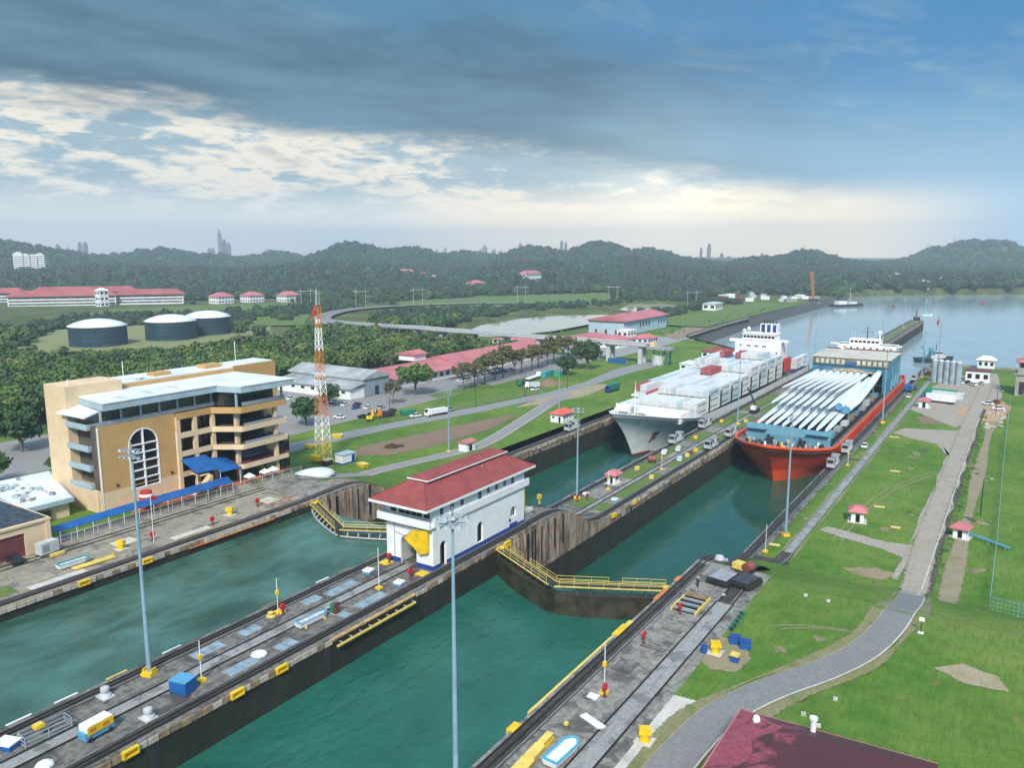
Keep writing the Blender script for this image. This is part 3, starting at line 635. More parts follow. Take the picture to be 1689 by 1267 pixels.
# ------------------------------------------------------------------ shared paints
WHITE = mat('white_paint', (0.78, 0.80, 0.80), 0.55, 0.07, 0.4, 0.16)
WHITE2 = mat('white_sheet', (0.74, 0.76, 0.76), 0.5, 0.10, 0.3, 0.22)
OCHRE = mat('ochre_render', (0.51, 0.315, 0.120), 0.8, 0.10, 0.25, 0.14)
CREAM = mat('cream_render', (0.68, 0.52, 0.335), 0.8, 0.09, 0.3, 0.16)
REDTILE = mat('red_roof_paint', (0.27, 0.060, 0.055), 0.75, 0.20, 0.5, 0.22, bump=0.2)
PINK = mat('faded_red_roof', (0.50, 0.165, 0.175), 0.6, 0.20, 0.12, 0.25)
BLUE = mat('blue_paint', (0.010, 0.105, 0.34), 0.5, 0.2, 0.5, 0.1)
NAVY = mat('navy_band', (0.018, 0.060, 0.27), 0.5, 0.2, 0.5, 0.1)
YELLOW = mat('yellow_paint', (0.80, 0.52, 0.012), 0.5, 0.2, 0.8, 0.2)
YPALE = mat('pale_yellow_paint', (0.72, 0.55, 0.12), 0.6, 0.2, 0.8, 0.3)
REDP = mat('red_paint', (0.50, 0.025, 0.025), 0.45, 0.2, 0.8, 0.15)
DGLASS = mat('dark_glass', (0.012, 0.014, 0.016), 0.12, 0.4, 0.5, 0.0, spec=0.6)
GLASS = mat('tinted_glass', (0.055, 0.065, 0.060), 0.10, 0.6, 0.3, 0.0, spec=0.7)
SOFFIT = mat('dark_soffit', (0.10, 0.085, 0.07), 0.8, 0.3, 0.5, 0.0)  # dark brown of the balcony recess and upper floor slabs
FASCIA = mat('grey_blue_fascia', (0.36, 0.47, 0.53), 0.5, 0.12, 0.4, 0.18)
ROOFW = mat('white_membrane_roof', (0.66, 0.70, 0.72), 0.6, 0.10, 0.12, 0.10, col2=(0.76, 0.79, 0.80))
METAL = mat('galvanised_metal', (0.36, 0.42, 0.46), 0.45, 0.15, 0.6, 0.1, 0.3)
MASTM = mat('blue_grey_mast', (0.23, 0.36, 0.44), 0.5, 0.15, 0.6, 0.1)
DARK = mat('dark_metal', (0.030, 0.032, 0.034), 0.6, 0.35, 0.8, 0.1)
GREY = mat('grey_paint', (0.30, 0.32, 0.33), 0.6, 0.2, 0.6, 0.2)
LGREY = mat('light_grey_paint', (0.50, 0.53, 0.54), 0.6, 0.15, 0.6, 0.2)
BROWN = mat('brown_red_paint', (0.16, 0.045, 0.05), 0.6, 0.2, 0.8, 0.2)
WOOD = mat('weathered_timber', (0.27, 0.20, 0.125), 0.85, 0.35, 1.2, 0.3)
GREENP = mat('green_paint', (0.015, 0.20, 0.13), 0.5, 0.2, 0.6, 0.2)
TEAL = mat('teal_paint', (0.03, 0.32, 0.36), 0.5, 0.2, 0.6, 0.2)
SKYB = mat('light_blue_paint', (0.10, 0.32, 0.52), 0.5, 0.15, 0.6, 0.15)
ORANGE = mat('orange_paint', (0.62, 0.20, 0.03), 0.55, 0.2, 0.8, 0.2)
def glazing(mb_pts): pass

# wall panel with openings. axis 'x': wall lies in a plane x = const and runs along y; 'y': plane y = const, runs along x
def panel(mb, axis, c0, c1, a0, a1, z0, z1, ops):
    """ops: (b0, b1, zb, zs, arch) openings from b0 to b1, sill zb, springing zs, arch=True adds a half round"""
    ext = (lambda pr: mb.extr_x(pr, c0, c1)) if axis == 'x' else (lambda pr: mb.extr_y(pr, c0, c1))
    cur = a0
    for b0, b1, zb, zs, arch in sorted(ops):
        if b0 > cur: ext([(cur, z0), (b0, z0), (b0, z1), (cur, z1)])
        if zb > z0 + 0.01: ext([(b0, z0), (b1, z0), (b1, zb), (b0, zb)])
        r = (b1 - b0) / 2; m_ = (b0 + b1) / 2
        arc = [(m_ - r * math.cos(t), zs + (r * math.sin(t) if arch else 0)) for t in np.linspace(0, math.pi, 11)] if arch else [(b0, zs), (b1, zs)]
        top = z1
        ext([(b0, top)] + arc + [(b1, top)])
        cur = b1
    if cur < a1: ext([(cur, z0), (a1, z0), (a1, z1), (cur, z1)])
    return mb

# ------------------------------------------------------------------ control house on the pier
def control_house():
    t = thing('control_house', 'long white control house with red hipped roof on the centre pier', 'building', (0, 115.5, 0), world=True)
    x0, x1, y0, y1 = -5.3, 5.2, 101.0, 130.2
    archY = [(102.9, 104.7, 0.0, 3.7, True), (114.0, 115.9, 0.85, 3.8, True), (125.2, 127.2, 2.6, 3.6, True)]
    lw = MB(); panel(lw, 'x', x1 - 0.5, x1, y0, y1, 0, 7.9, archY)
    panel(lw, 'x', x0, x0 + 0.5, y0, y1, 0, 7.9, [(108, 110, 0, 3.8, True), (118, 120, 0, 3.8, True)])
    panel(lw, 'y', y0, y0 + 0.5, x0 + 0.5, x1 - 0.5, 0, 7.9, [(-2.1, 1.5, 0, 3.7, True)])
    panel(lw, 'y', y1 - 0.5, y1, x0 + 0.5, x1 - 0.5, 0, 7.9, [(-1.8, 1.8, 0, 3.7, True)])
    lw.build('lower_wall', WHITE, t)
    # passage lining and dark interiors behind the openings
    each(MB().box(-2.6, -2.25, y0 + 0.5, 109, 0, 6.2).box(1.65, 2.0, y0 + 0.5, 109, 0, 6.2), 'passage_wall', LGREY, t)
    MB().box(x1 - 0.85, x1 - 0.8, 102, 105.5, 0, 6).build('door', DGLASS, t)
    MB().box(x1 - 0.85, x1 - 0.8, 113.5, 116.5, 0.5, 6).build('door', DGLASS, t)
    p = MB().box(x1 - 0.45, x1 - 0.4, 125, 127.4, 2.4, 5).build('window', DGLASS, t)
    MB().bar((x1 - 0.3, 126.2, 2.6), (x1 - 0.3, 126.2, 4.6), 0.05).build('frame', WHITE, p)
    MB().box(x1 + 0.02, x1 + 0.22, 124.6, 125.0, 2.0, 2.5).build('wall_lamp', DARK, t)
    # blue plinth
    b = MB(); e = 0.06
    for a, c in ((y0 - e, 102.9), (104.7, y1 + e)): b.box(x1 + 0.003, x1 + e, a, c, 0.02, 0.85)
    b.box(x1 + 0.003, x1 + e, 124.8, 127.6, 0.85, 1.35)
    for a, c in ((x0 - e, -2.1), (1.5, x1 + 0.003)): b.box(a, c, y0 - e, y0 - 0.003, 0.02, 0.85)
    b.box(x0 - e, x0 - 0.003, y0 - e, y1 + e, 0.02, 0.85)
    b.build('plinth', NAVY, t)
    # balcony belt, upper storey
    bl = MB().box(x0 - 1.0, x1 + 0.35, y0 - 1.3, y0 - 0.002, 7.8, 8.0).box(x0 - 1.0, x1 + 0.35, y0 - 1.3, y0 - 1.12, 8.0, 9.15)
    bl.box(x0 - 1.0, x0 - 0.82, y0 - 1.12, y1 + 1.2, 8.0, 9.15).box(x0 - 0.82, x0 - 0.002, y0, y1 + 1.2, 7.8, 8.0)
    bl.box(x1 + 0.003, x1 + 0.35, y0, y1 + 1.4, 7.8, 9.15).box(x0, x1, y1 + 0.003, y1 + 1.4, 7.8, 8.0).box(x0 - 0.8, x1 + 0.003, y1 + 1.22, y1 + 1.4, 8.0, 9.15)
    bl.build('balcony', WHITE, t)
    MB().box(x1 + 0.003, x1 + 0.20, y0, y1, 7.45, 7.797).build('cornice', LGREY, t)
    wins = [(103.0, 104.1, 9.16, 10.7, False), (106.0, 107.1, 9.5, 10.6, False), (108.9, 110.0, 9.5, 10.6, False), (114.4, 115.5, 9.16, 10.7, False), (117.2, 118.2, 9.6, 10.7, False), (119.9, 120.9, 9.6, 10.7, False), (122.7, 123.7, 9.6, 10.7, False), (125.5, 126.6, 9.3, 10.8, False)]
    u = MB(); panel(u, 'x', x1 - 0.3, x1, y0, y1, 7.9, 11.3, wins)
    panel(u, 'x', x0, x0 + 0.3, y0, y1, 7.9, 11.3, [(a, a + 1.1, 9.4, 10.6, False) for a in range(104, 128, 4)])
    panel(u, 'y', y0, y0 + 0.3, x0 + 0.3, x1 - 0.3, 7.9, 11.3, [(-4.3, -2.9, 9.2, 10.6, False), (-2.4, 2.9, 9.2, 10.6, False), (3.2, 4.6, 9.2, 10.6, False)])
    panel(u, 'y', y1 - 0.3, y1, x0 + 0.3, x1 - 0.3, 7.9, 11.3, [(-3, 3, 9.2, 10.6, False)])
    u.build('upper_wall', WHITE, t)
    for a, c, zb, zs, _ in wins:
        w = MB().box(x1 - 0.2, x1 - 0.16, a - 0.05, c + 0.05, zb - 0.05, zs + 0.05).build('window', DGLASS, t)
        MB().bar((x1 - 0.13, (a + c) / 2, zb), (x1 - 0.13, (a + c) / 2, zs), 0.035).bar((x1 - 0.13, a, (zb + zs) / 2), (x1 - 0.13, c, (zb + zs) / 2), 0.03).build('frame', LGREY, w)
    for a, c in ((-4.3, -2.9), (-2.4, 2.9), (3.2, 4.6)):
        w = MB().box(a - 0.05, c + 0.05, y0 + 0.14, y0 + 0.18, 9.15, 10.65).build('window', DGLASS, t)
        f = MB(); k = max(1, round((c - a) / 1.3))
        for i in range(1, k): f.bar((a + (c - a) * i / k, y0 + 0.11, 9.2), (a + (c - a) * i / k, y0 + 0.11, 10.6), 0.04)
        if k > 1: each(f, 'mullion', WHITE, w)
    # roofs
    r = MB().hip(x0 - 1.35, x1 + 0.95, y0 - 2.8, y1 + 2.6, 11.75, 2.75, 4.6, 5.2, 0.05).build('roof', REDTILE, t)
    MB().box(x0 - 1.45, x1 + 1.05, y0 - 2.9, y1 + 2.7, 11.25, 11.68).build('gutter', WHITE, r)
    mr = MB().hip(-2.35, 2.15, y0 + 2.6, y1 - 1.6, 15.0, 0.55, 1.4, 1.6, 0.05).build('raised_roof', REDTILE, t)
    MB().box(-2.45, 2.25, y0 + 2.5, y1 - 1.5, 14.72, 14.93).build('gutter', WHITE, mr)
    MB().box(-1.7, 1.5, y0 + 3.4, y1 - 2.3, 14.2, 14.72).build('clerestory', DARK, mr)
    rc = MB()
    for sx, sy in ((-1, -1), (1, -1), (1, 1), (-1, 1)):
        ex, ey = (x0 - 1.35 if sx < 0 else x1 + 0.95), (y0 - 2.8 if sy < 0 else y1 + 2.6); rc.bar((ex, ey, 11.78), (ex - sx * 4.6, ey - sy * 5.2, 14.53), 0.09)
    each(rc, 'ridge_cap', mat('ridge_maroon', (0.19, 0.04, 0.04), 0.7, 0.2, 0.8, 0.2), r)
    for (x, y, z) in ((3.2, 105.8, 13.1), (2.4, 119.5, 13.7)): MB().cyl(x, y, z - 0.5, z + 0.35, 0.12, n=8).build('vent_pipe', WHITE, r)
    # yellow hoist housing and pipes on the near end
    yp = MB(); yp.extr_y([(-0.65, 5.0), (1.25, 6.9), (4.5, 7.4), (4.5, 3.3), (2.8, 2.7), (1.4, 3.8)], y0 - 0.75, y0 - 0.01).build('gate_arm_housing', YELLOW, t)
    MB().tube([(-0.75, y0 - 0.8, 5.0), (1.2, y0 - 0.8, 7.0), (2.6, y0 - 0.8, 7.1), (2.6, y0 - 1.2, 9.0)], 0.09).build('pipe', LGREY, t)
    MB().box(4.3, 4.9, y1 + 0.01, y1 + 0.8, 2.6, 7.2).build('gate_arm_housing', YELLOW, t)
    MB().bar((-3.4, y0 - 0.1, 0.9), (-3.4, y0 - 0.1, 7.7), 0.06).bar((-3.4, y0 - 0.1, 5.6), (-0.9, y0 - 0.1, 5.2), 0.06).build('pipe', GREY, t)
control_house()

# ------------------------------------------------------------------ mitre gates
def gate(label, hx, hy, ax, ay, ztop, zwater, sgn):
    """one pair member: leaf from hinge (hx, hy) to mitre (ax, ay)"""
    t = thing('lock_gate_leaf', label, 'lock gate', (hx, hy, 0), group='lock gate leaves', world=True)
    h = Vector((hx, hy)); a = Vector((ax, ay)); d = a - h; L = d.length; d.normalize(); n = Vector((-d.y, d.x))
    if n.y > 0: n = -n
    pts = [h.lerp(a, k) for k in (0, 1)]
    out = []
    for k in np.linspace(0, 1, 13): out.append(tuple(h + d * L * k + n * (0.5 + 0.9 * math.sin(math.pi * k) ** 0.8)))
    zb = ztop - 1.6
    MB().prism([tuple(p - n * 0.9) for p in pts] + out[::-1], -20, zb).build('leaf_body', MATS.get('gate_steel') or mat('gate_steel', (0.046, 0.045, 0.027), 0.6, 0.6, 0.35, 0.7), t)
    # curved top girder rim
    rim = MB(); 
    for p, q in zip(out[:-1], out[1:]): rim.bar((p[0], p[1], zb + 0.1), (q[0], q[1], zb + 0.1), 0.16)
    rim.build('rim_girder', LGREY if sgn < 0 else MATS['gate_steel'], t)
    br = MB()
    for k in np.linspace(0.08, 0.92, 8):
        p = h + d * L * k; q = p + n * (0.45 + 0.85 * math.sin(math.pi * k) ** 0.8); br.bar((p.x, p.y, ztop - 0.35), (q.x, q.y, zb + 0.05), 0.10).bar((p.x, p.y, ztop - 0.3), (p.x, p.y, zb), 0.12)
    each(br, 'bracket', LGREY if sgn < 0 else DARK, t)
    w0 = 0.85
    wk = MB().prism([tuple(h - n * w0), tuple(a - n * w0), tuple(a + n * w0), tuple(h + n * w0)], ztop - 0.22, ztop).build('walkway', DARK, t)
    b = MB()
    for s_ in (-1, 1): p = h + n * s_ * (w0 + 0.12); q = a + n * s_ * (w0 + 0.12); b.bar((p.x, p.y, ztop - 0.05), (q.x, q.y, ztop - 0.05), 0.12)
    b.build('kick_beam', YPALE, wk)
    for s_ in (-1, 1):
        rl = MB(); segs = ((0.02, 0.40), (0.52, 0.98)) if s_ > 0 else ((0.04, 0.96),)
        for k0, k1 in segs:
            p = h + d * L * k0 - n * s_ * w0; q = h + d * L * k1 - n * s_ * w0
            for z in (0.55, 1.1): rl.bar((p.x, p.y, ztop + z), (q.x, q.y, ztop + z), 0.04)
            m_ = max(2, int((k1 - k0) * L / 2.2))
            for i in range(m_ + 1): c = p.lerp(q, i / m_); rl.bar((c.x, c.y, ztop), (c.x, c.y, ztop + 1.1), 0.035)
        rl.build('railing', YPALE, t)
    MB().cbox(hx + (0.4 if sgn > 0 else -0.4) * 0, hy, ztop - 0.2, 1.8, 1.8, 0.35, 0.5).build('hinge_plate', YELLOW, t)
gate('left leaf of the right lane gate, hinged beside the white control house', PW, 117.2, 24.55, 108.6, -0.35, -5.5, 1)
gate('right leaf of the right lane gate, hinged on the right lock wall', CW, 117.2, 24.85, 108.6, -0.35, -5.5, 1)
gate('left leaf of the left lane gate, hinged beside the visitor building', -CW, 117.2, -24.85, 108.6, -0.35, -2.2, -1)
gate('right leaf of the left lane gate, half hidden by the control house', -PW, 117.2, -24.55, 108.6, -0.35, -2.2, -1)
# ribs of the gate recess in the pier wall, part of the setting
mb0 = MB().box(0, 0.32, 0, 0.55, -9.9, -0.6).mesh('wall_rib'); mb0.materials.append(WM)
for k in range(7): piece(mb0, 'wall_rib', (PW - 0.02, 118.4 + 1.25 * k, 0), pier)
sl_ = MB().box(0, 0.05, -0.5, 0.5, -9.6, -0.9).mesh('wall_slot'); sl_.materials.append(mat('slot_black', (0.016, 0.014, 0.011), 0.7, 0.5, 0.8, 0.2)); sr_ = random.Random(6)  # slots are flat black strips laid on the wall face
pa_ = MB().box(0, 0.10, -0.5, 0.5, -9.7, -1.0).mesh('wall_panel'); pa_.materials.append(WM)
for k, y_ in enumerate((127.4, 129.0, 130.1, 132.6, 135.2, 138.0, 141.5)): piece(sl_, 'wall_slot', (PW, y_, min(0, float(prof_pier(y_))) * 0.95), pier, 0, (1, sr_.uniform(0.25, 0.9), 0.92 if y_ < 137 else 0.72))
for y_ in (128.2, 131.4, 134.0, 136.6, 139.7): piece(pa_, 'wall_panel', (PW, y_, min(0, float(prof_pier(y_)))), pier, 0, (1, 0.8, 0.9))
for y_ in (119.5, 122.0, 124.2, 131.0, 135.0): piece(sl_, 'wall_slot', (-CW, y_, 0.0), lwall, 0, (1, sr_.uniform(0.3, 0.9), 0.85))
for k in range(3): piece(mb0, 'wall_rib', (-CW - 0.02, 126.2 + 1.0 * k, 0.4), lwall)

# ------------------------------------------------------------------ visitor centre
def visitor_centre():
    t = thing('visitor_building', 'tall ochre visitor building with white roof and arched window', 'building', (-78, 108, 0), world=True)
    FX = -72.0
    fw = MB(); panel(fw, 'x', FX - 0.5, FX, 87.3, 105.2, 4.2, 18.3, [(93.9, 100.6, 4.25, 13.0, True)])
    fw.box(FX - 20, FX - 0.5, 104.7, 105.2, 0, 18.3)
    fw.build('front_wall', OCHRE, t)
    MB().box(FX - 0.55, FX + 0.05, 87.25, 93.9, 0, 4.2).box(FX - 0.55, FX + 0.05, 100.6, 105.2, 0, 4.2).box(FX - 0.55, FX + 0.05, 93.9, 100.6, 0, 3.4).build('base_wall', CREAM, t)
    MB().box(FX - 0.1, FX + 0.12, 87.25, 87.5, 0, 18.2).box(FX - 0.1, FX + 0.12, 105.1, 105.3, 0, 14).build('edge_trim', WHITE, t)
    w = MB().box(FX - 0.4, FX - 0.36, 93.8, 100.7, 3.3, 16.6).build('arched_window', DGLASS, t)
    f = MB()
    for y in (93.9, 97.25, 100.6): f.box(FX - 0.34, FX + 0.10, y - 0.14, y + 0.14, 3.4, 13.0 if y != 97.25 else 16.3)
    for z in (3.4, 5.4, 7.3, 9.2, 11.1, 13.0): f.box(FX - 0.34, FX + 0.08, 93.9, 100.6, z - 0.11, z + 0.11)
    arc = [(97.25 - 3.35 * math.cos(a), 13.0 + 3.35 * math.sin(a)) for a in np.linspace(0, math.pi, 15)]
    for (ya, za), (yb, zb) in zip(arc[:-1], arc[1:]): f.bar((FX - 0.08, ya, za), (FX - 0.08, yb, zb), 0.2)
    f.build('frame', WHITE, w)
    # left flank: stair tower and stacked balconies
    MB().box(-91.5, -83.0, 87.2, 100, 0, 25.8).build('stair_tower', CREAM, t)
    MB().box(-83.0, FX - 0.5, 89.4, 90.0, 0, 18.3).build('left_wall', OCHRE, t)
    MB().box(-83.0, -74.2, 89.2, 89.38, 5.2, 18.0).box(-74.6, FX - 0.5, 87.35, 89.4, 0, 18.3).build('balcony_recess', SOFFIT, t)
    MB().box(-83.0, -72.5, 86.6, 89.38, 0, 4.6).build('base_block', CREAM, t)
    for z in (4.6, 8.6, 12.8, 17.4):
        b = MB().box(-82.9, -74.7, 86.7, 89.2, z, z + 0.25).build('balcony_slab', FASCIA, t)
        MB().box(-82.9, -74.7, 86.6, 86.7, z + 0.25, z + 1.35).box(-74.72, -74.62, 86.7, 89.2, z + 0.25, z + 1.35).build('balustrade', FASCIA, b)
    MB().add([(-84.5, 85.8, 20.2), (-73.8, 85.8, 20.2), (-73.8, 91, 21.6), (-84.5, 91, 21.6), (-84.5, 85.8, 20.5), (-73.8, 85.8, 20.5), (-73.8, 91, 21.9), (-84.5, 91, 21.9)], [(0, 3, 2, 1), (4, 5, 6, 7), (0, 1, 5, 4), (1, 2, 6, 5), (2, 3, 7, 6), (3, 0, 4, 7)]).build('side_canopy', ROOFW, t)
    MB().box(-83, -76, 90.0, 90.4, 18.3, 21.5).build('stair_glazing', METAL, t)
    # top floor glazing and columns
    g = MB().box(-84, FX - 0.9, 90.4, 116.5, 18.3, 21.8).box(-84, -69.5, 116.5, 131.0, 18.3, 21.8).build('top_glazing', GLASS, t)
    c = MB()
    for y in np.arange(88.6, 117, 4.45): c.box(FX - 0.75, FX - 0.35, y - 0.2, y + 0.2, 18.3, 21.8)
    for y in (117.4, 130.8): c.box(-66.6, -66.2, y, y + 0.45, 18.3, 21.8)
    each(c, 'glazing_column', FASCIA, t)
    MB().box(FX - 0.34, FX - 0.28, 87.4, 116, 18.4, 19.3).box(-65.75, -65.7, 118.6, 131.4, 18.4, 19.3).build('glass_balustrade', METAL, t)
    outline = [(-70.6, 88.2), (-70.6, 115.6), (-64.4, 117.6), (-63.6, 132.6), (-84.6, 131.6), (-84.6, 90.2)]
    r = MB().prism(outline, 21.8, 23.25).build('roof_slab', FASCIA, t)
    MB().prism([(x + (0.15 if x > -80 else -0.15), y + (0.1 if y > 110 else -0.1)) for x, y in outline], 23.253, 23.45).build('roof_membrane', ROOFW, r)
    for (x, y) in ((-74, 94), (-75, 101), (-76, 108)): MB().box(x - 2, x + 2, y - 0.7, y + 0.7, 23.453, 23.50).build('roof_stain', mat('roof_patch', (0.50, 0.54, 0.57), 0.6, 0.2, 0.5, 0.2), r)
    # open bays, floors, wing
    bands = [(4.5, 3.4), (9.3, 8.1), (13.65, 12.4), (18.25, 16.8)]
    for k, (zt, zb) in enumerate(bands):
        poly = [(-71.7, 105.2), (-71.7, 114.4), (-65.5, 118.3), (-65.5, 131.4), (-84, 131.4), (-84, 105.2)]
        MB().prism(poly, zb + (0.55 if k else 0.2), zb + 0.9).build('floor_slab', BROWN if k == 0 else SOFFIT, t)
        e = MB()
        for (p, q) in zip(poly[:3], poly[1:4]):
            dv = Vector((q[0] - p[0], q[1] - p[1])).normalized(); nn = Vector((dv.y, -dv.x)) * 0.28
            e.prism([p, q, (q[0] + nn.x, q[1] + nn.y), (p[0] + nn.x, p[1] + nn.y)], zb, zt)
        e.box(-78, -65.5, 131.4, 131.7, zb, zt)
        sp = e.build('parapet_band', CREAM if k != 3 else OCHRE, t)
        if k: MB().box(-65.9, -65.84, 119, 131, zt, zt + 0.55).build('glass_rail', METAL, sp)
    for (x, y) in ((-71.9, 105.6), (-71.9, 110.0), (-71.9, 114.8), (-68.3, 118.8), (-66.4, 128.6), (-72, 122), (-72, 130)):
        MB().box(x - 0.45, x + 0.45, y - 0.45, y + 0.45, 0, 17.4).build('column', CREAM, t)
    MB().box(-74.2, -74.1, 105.2, 131.2, 4.4, 17.0).build('bay_glazing', DGLASS, t)
    MB().box(-80, -76, 105.2, 131.3, 0, 4).build('ground_floor_glazing', DGLASS, t)
    MB().box(-69.4, -65.4, 130.4, 131.9, 4.5, 9.0).box(-69.4, -65.4, 130.4, 131.9, 0.0, 3.4).build('end_wall', BROWN, t)
    for z in (1.0, 5.4):
        MB().box(-65.38, -65.33, 129.0, 131.8, z, z + 2.2).build('window', DGLASS, t)
    s = MB()
    for i in range(5): s.box(-73.8 + 0.75 * i, -73.1 + 0.75 * i, 121.5, 129.5, 4.55, 7.6 - 0.6 * i)
    s.build('grandstand', mat('stand_blue_grey', (0.12, 0.22, 0.28), 0.5, 0.3, 1.5, 0.1), t)
    # tent-like blue awnings and the outside stair
    aw = [[(-71.6, 105.6, 7.6), (-71.6, 112, 7.4), (-66.3, 112.5, 4.9), (-66.8, 106.2, 5.0)], [(-71.2, 111.5, 6.9), (-70.8, 117.2, 5.6), (-64.8, 116.8, 4.3), (-65.2, 111.2, 4.3)]]
    for q in aw: MB().add(q + [(x, y, z - 0.18) for x, y, z in q], [(0, 1, 2, 3), (7, 6, 5, 4), (0, 3, 7, 4), (3, 2, 6, 7), (2, 1, 5, 6), (1, 0, 4, 5)]).build('awning', BLUE, t)
    MB().box(-70.5, -66.6, 107.2, 109.4, 4.0, 4.25).build('stair_landing', CREAM, t)
    st = MB()
    for i in range(9): st.box(-66.8, -65.4, 104.6 + 0.52 * i, 105.2 + 0.52 * i, 0, 0.45 * (i + 1))
    st.build('stair', CREAM, t)
    for (x, y) in ((-65.5, 111.4), (-65.2, 116.6), (-67, 106.4)): MB().bar((x, y, 0), (x, y, 4.5), 0.08).build('awning_post', WHITE, t)
    # rear block, plant on the roof
    rb = MB().box(-95, -84.6, 91, 131.5, 0, 24.4).box(-94.5, -86, 131.5, 146, 0, 24.6).build('rear_block', OCHRE, t)
    MB().box(-94.7, -85, 100, 131.5, 24.403, 24.7).box(-94, -86.5, 132, 145.5, 24.603, 24.8).build('rear_roof', ROOFW, rb)
    each(MB().box(-90, -87, 110.5, 115, 24.7, 25.5).box(-91, -87.5, 125, 130, 24.7, 25.6), 'plant_housing', OCHRE, rb)
    pl = MB()
    for i in range(7): pl.box(-89.2, -87.6, 92 + 1.3 * i, 92.9 + 1.3 * i, 24.4, 25.3)
    each(pl, 'air_conditioner', GREY, rb)
    for (x, y, h) in ((-89, 104, 5), (-86, 89.5, 3.0), (-91, 137, 6.5)): MB().bar((x, y, 24), (x, y, 24 + h), 0.09).build('antenna', WHITE, rb)
    MB().lathe(-86.4, 106.2, [(0.2, 24.6), (1.1, 25.2), (1.2, 25.35), (0.1, 25.0)], 14).build('dish', WHITE, rb)
    for (x, y, z) in ((-71.93, 90.4, 5.1), (-71.93, 103.2, 4.9)): MB().box(x, x + 0.2, y, y + 0.5, z, z + 0.4).build('wall_lamp', DARK, t)
    return t
visitor_centre()
# walkway canopy and fence in front of the visitor building
def front_fence():
    t = thing('walkway_canopy', 'long blue canopy over the fenced walkway before the visitor building', 'canopy', (-63, 90, 0), world=True)
    pts = [(-61.6, 72.0), (-62.0, 85.0), (-61.2, 111.5)]; back = [(-63.6, 72.2), (-64.6, 90.0), (-64.4, 112.5)]
    q = [(x, y, 2.5) for x, y in pts] + [(x, y, 3.1) for x, y in back]
    MB().add(q + [(x, y, z - 0.15) for x, y, z in q], [(0, 1, 4, 3), (1, 2, 5, 4), (6, 9, 10, 7), (7, 10, 11, 8), (0, 6, 7, 1), (1, 7, 8, 2), (3, 4, 10, 9), (4, 5, 11, 10), (2, 8, 11, 5), (0, 3, 9, 6)]).build('canopy_sheet', BLUE, t)
    p = MB()
    for y in np.arange(73, 112, 3.2): x = float(np.interp(y, [72, 85, 111.5], [-61.6, -62.0, -61.2])); p.bar((x, y, 0), (x, y, 2.4), 0.06)
    each(p, 'post', WHITE, t)
    t2 = thing('mesh_fence', 'pale wire mesh fence along the walkway of the visitor building', 'fence', (-61, 95, 0), world=True)
    pts = [(-60.8, 72), (-61.2, 85), (-60.4, 112), (-61.5, 117), (-60.5, 131)]
    for (a, b) in zip(pts[:-1], pts[1:]):
        a = Vector(a); b = Vector(b); k = max(1, int((b - a).length / 2.6)); f = MB()
        for i in range(k + 1): c = a.lerp(b, i / k); f.bar((c.x, c.y, 0), (c.x, c.y, 1.9), 0.05)
        for z in (0.15, 1.0, 1.85): f.bar((a.x, a.y, z), (b.x, b.y, z), 0.035)
        n_ = int((b - a).length / 0.45)
        for i in range(n_): c = a.lerp(b, i / n_); f.bar((c.x, c.y, 0.1), (c.x, c.y, 1.85), 0.014, 3)
        f.build('fence_panel', LGREY, t2)
    t3 = thing('planter_wall', 'low orange tiled terrace strip at the foot of the ochre wall', 'terrace', (-68, 95, 0), world=True)
    MB().prism([(-71.9, 92), (-64.8, 90), (-64.5, 112), (-65, 130), (-67, 131), (-71.9, 105)], 0.03, 0.35).build('terrace_slab', mat('terracotta', (0.42, 0.14, 0.06), 0.8, 0.25, 0.6, 0.3), t3)
    for i, y in enumerate((117.8, 122.3, 124.8)):
        u = thing('market_tent', ['white market tent nearest the blue awnings', 'middle one of three white tents below the grandstand', 'white tent farthest right below the grandstand'][i], 'tent', (-63.4, y, 0), group='white tents below the grandstand')
        MB().hip(-1.0, 1.0, -0.9, 0.9, 2.1, 0.7, 0.9, 0.8, 0.3).build('canvas', WHITE, u)
        MB().bar((-0.9, -0.8, 0), (-0.9, -0.8, 1.9), 0.05).bar((0.9, -0.8, 0), (0.9, -0.8, 1.9), 0.05).bar((0.9, 0.8, 0), (0.9, 0.8, 1.9), 0.05).bar((-0.9, 0.8, 0), (-0.9, 0.8, 1.9), 0.05).build('tent_leg', GREY, u)
    k = thing('snack_kiosk', 'round kiosk with red and white striped top by the ochre wall', 'kiosk', (-66.5, 93.6, 0.35))
    for i in range(3): MB().cyl(0, 0, 2.2 + 0.55 * i, 2.75 + 0.55 * i, 1.5 - 0.12 * i, 1.38 - 0.12 * i, 14).build('canopy_band', REDP if i % 2 == 0 else WHITE, k)
    MB().cyl(0, 0, 0, 2.2, 1.1, 1.25, 14).build('counter', REDP, k)
    MB().cyl(0, 0, 1.2, 2.0, 1.19, 1.24, 14).build('serving_window', WHITE, k)
front_fence()
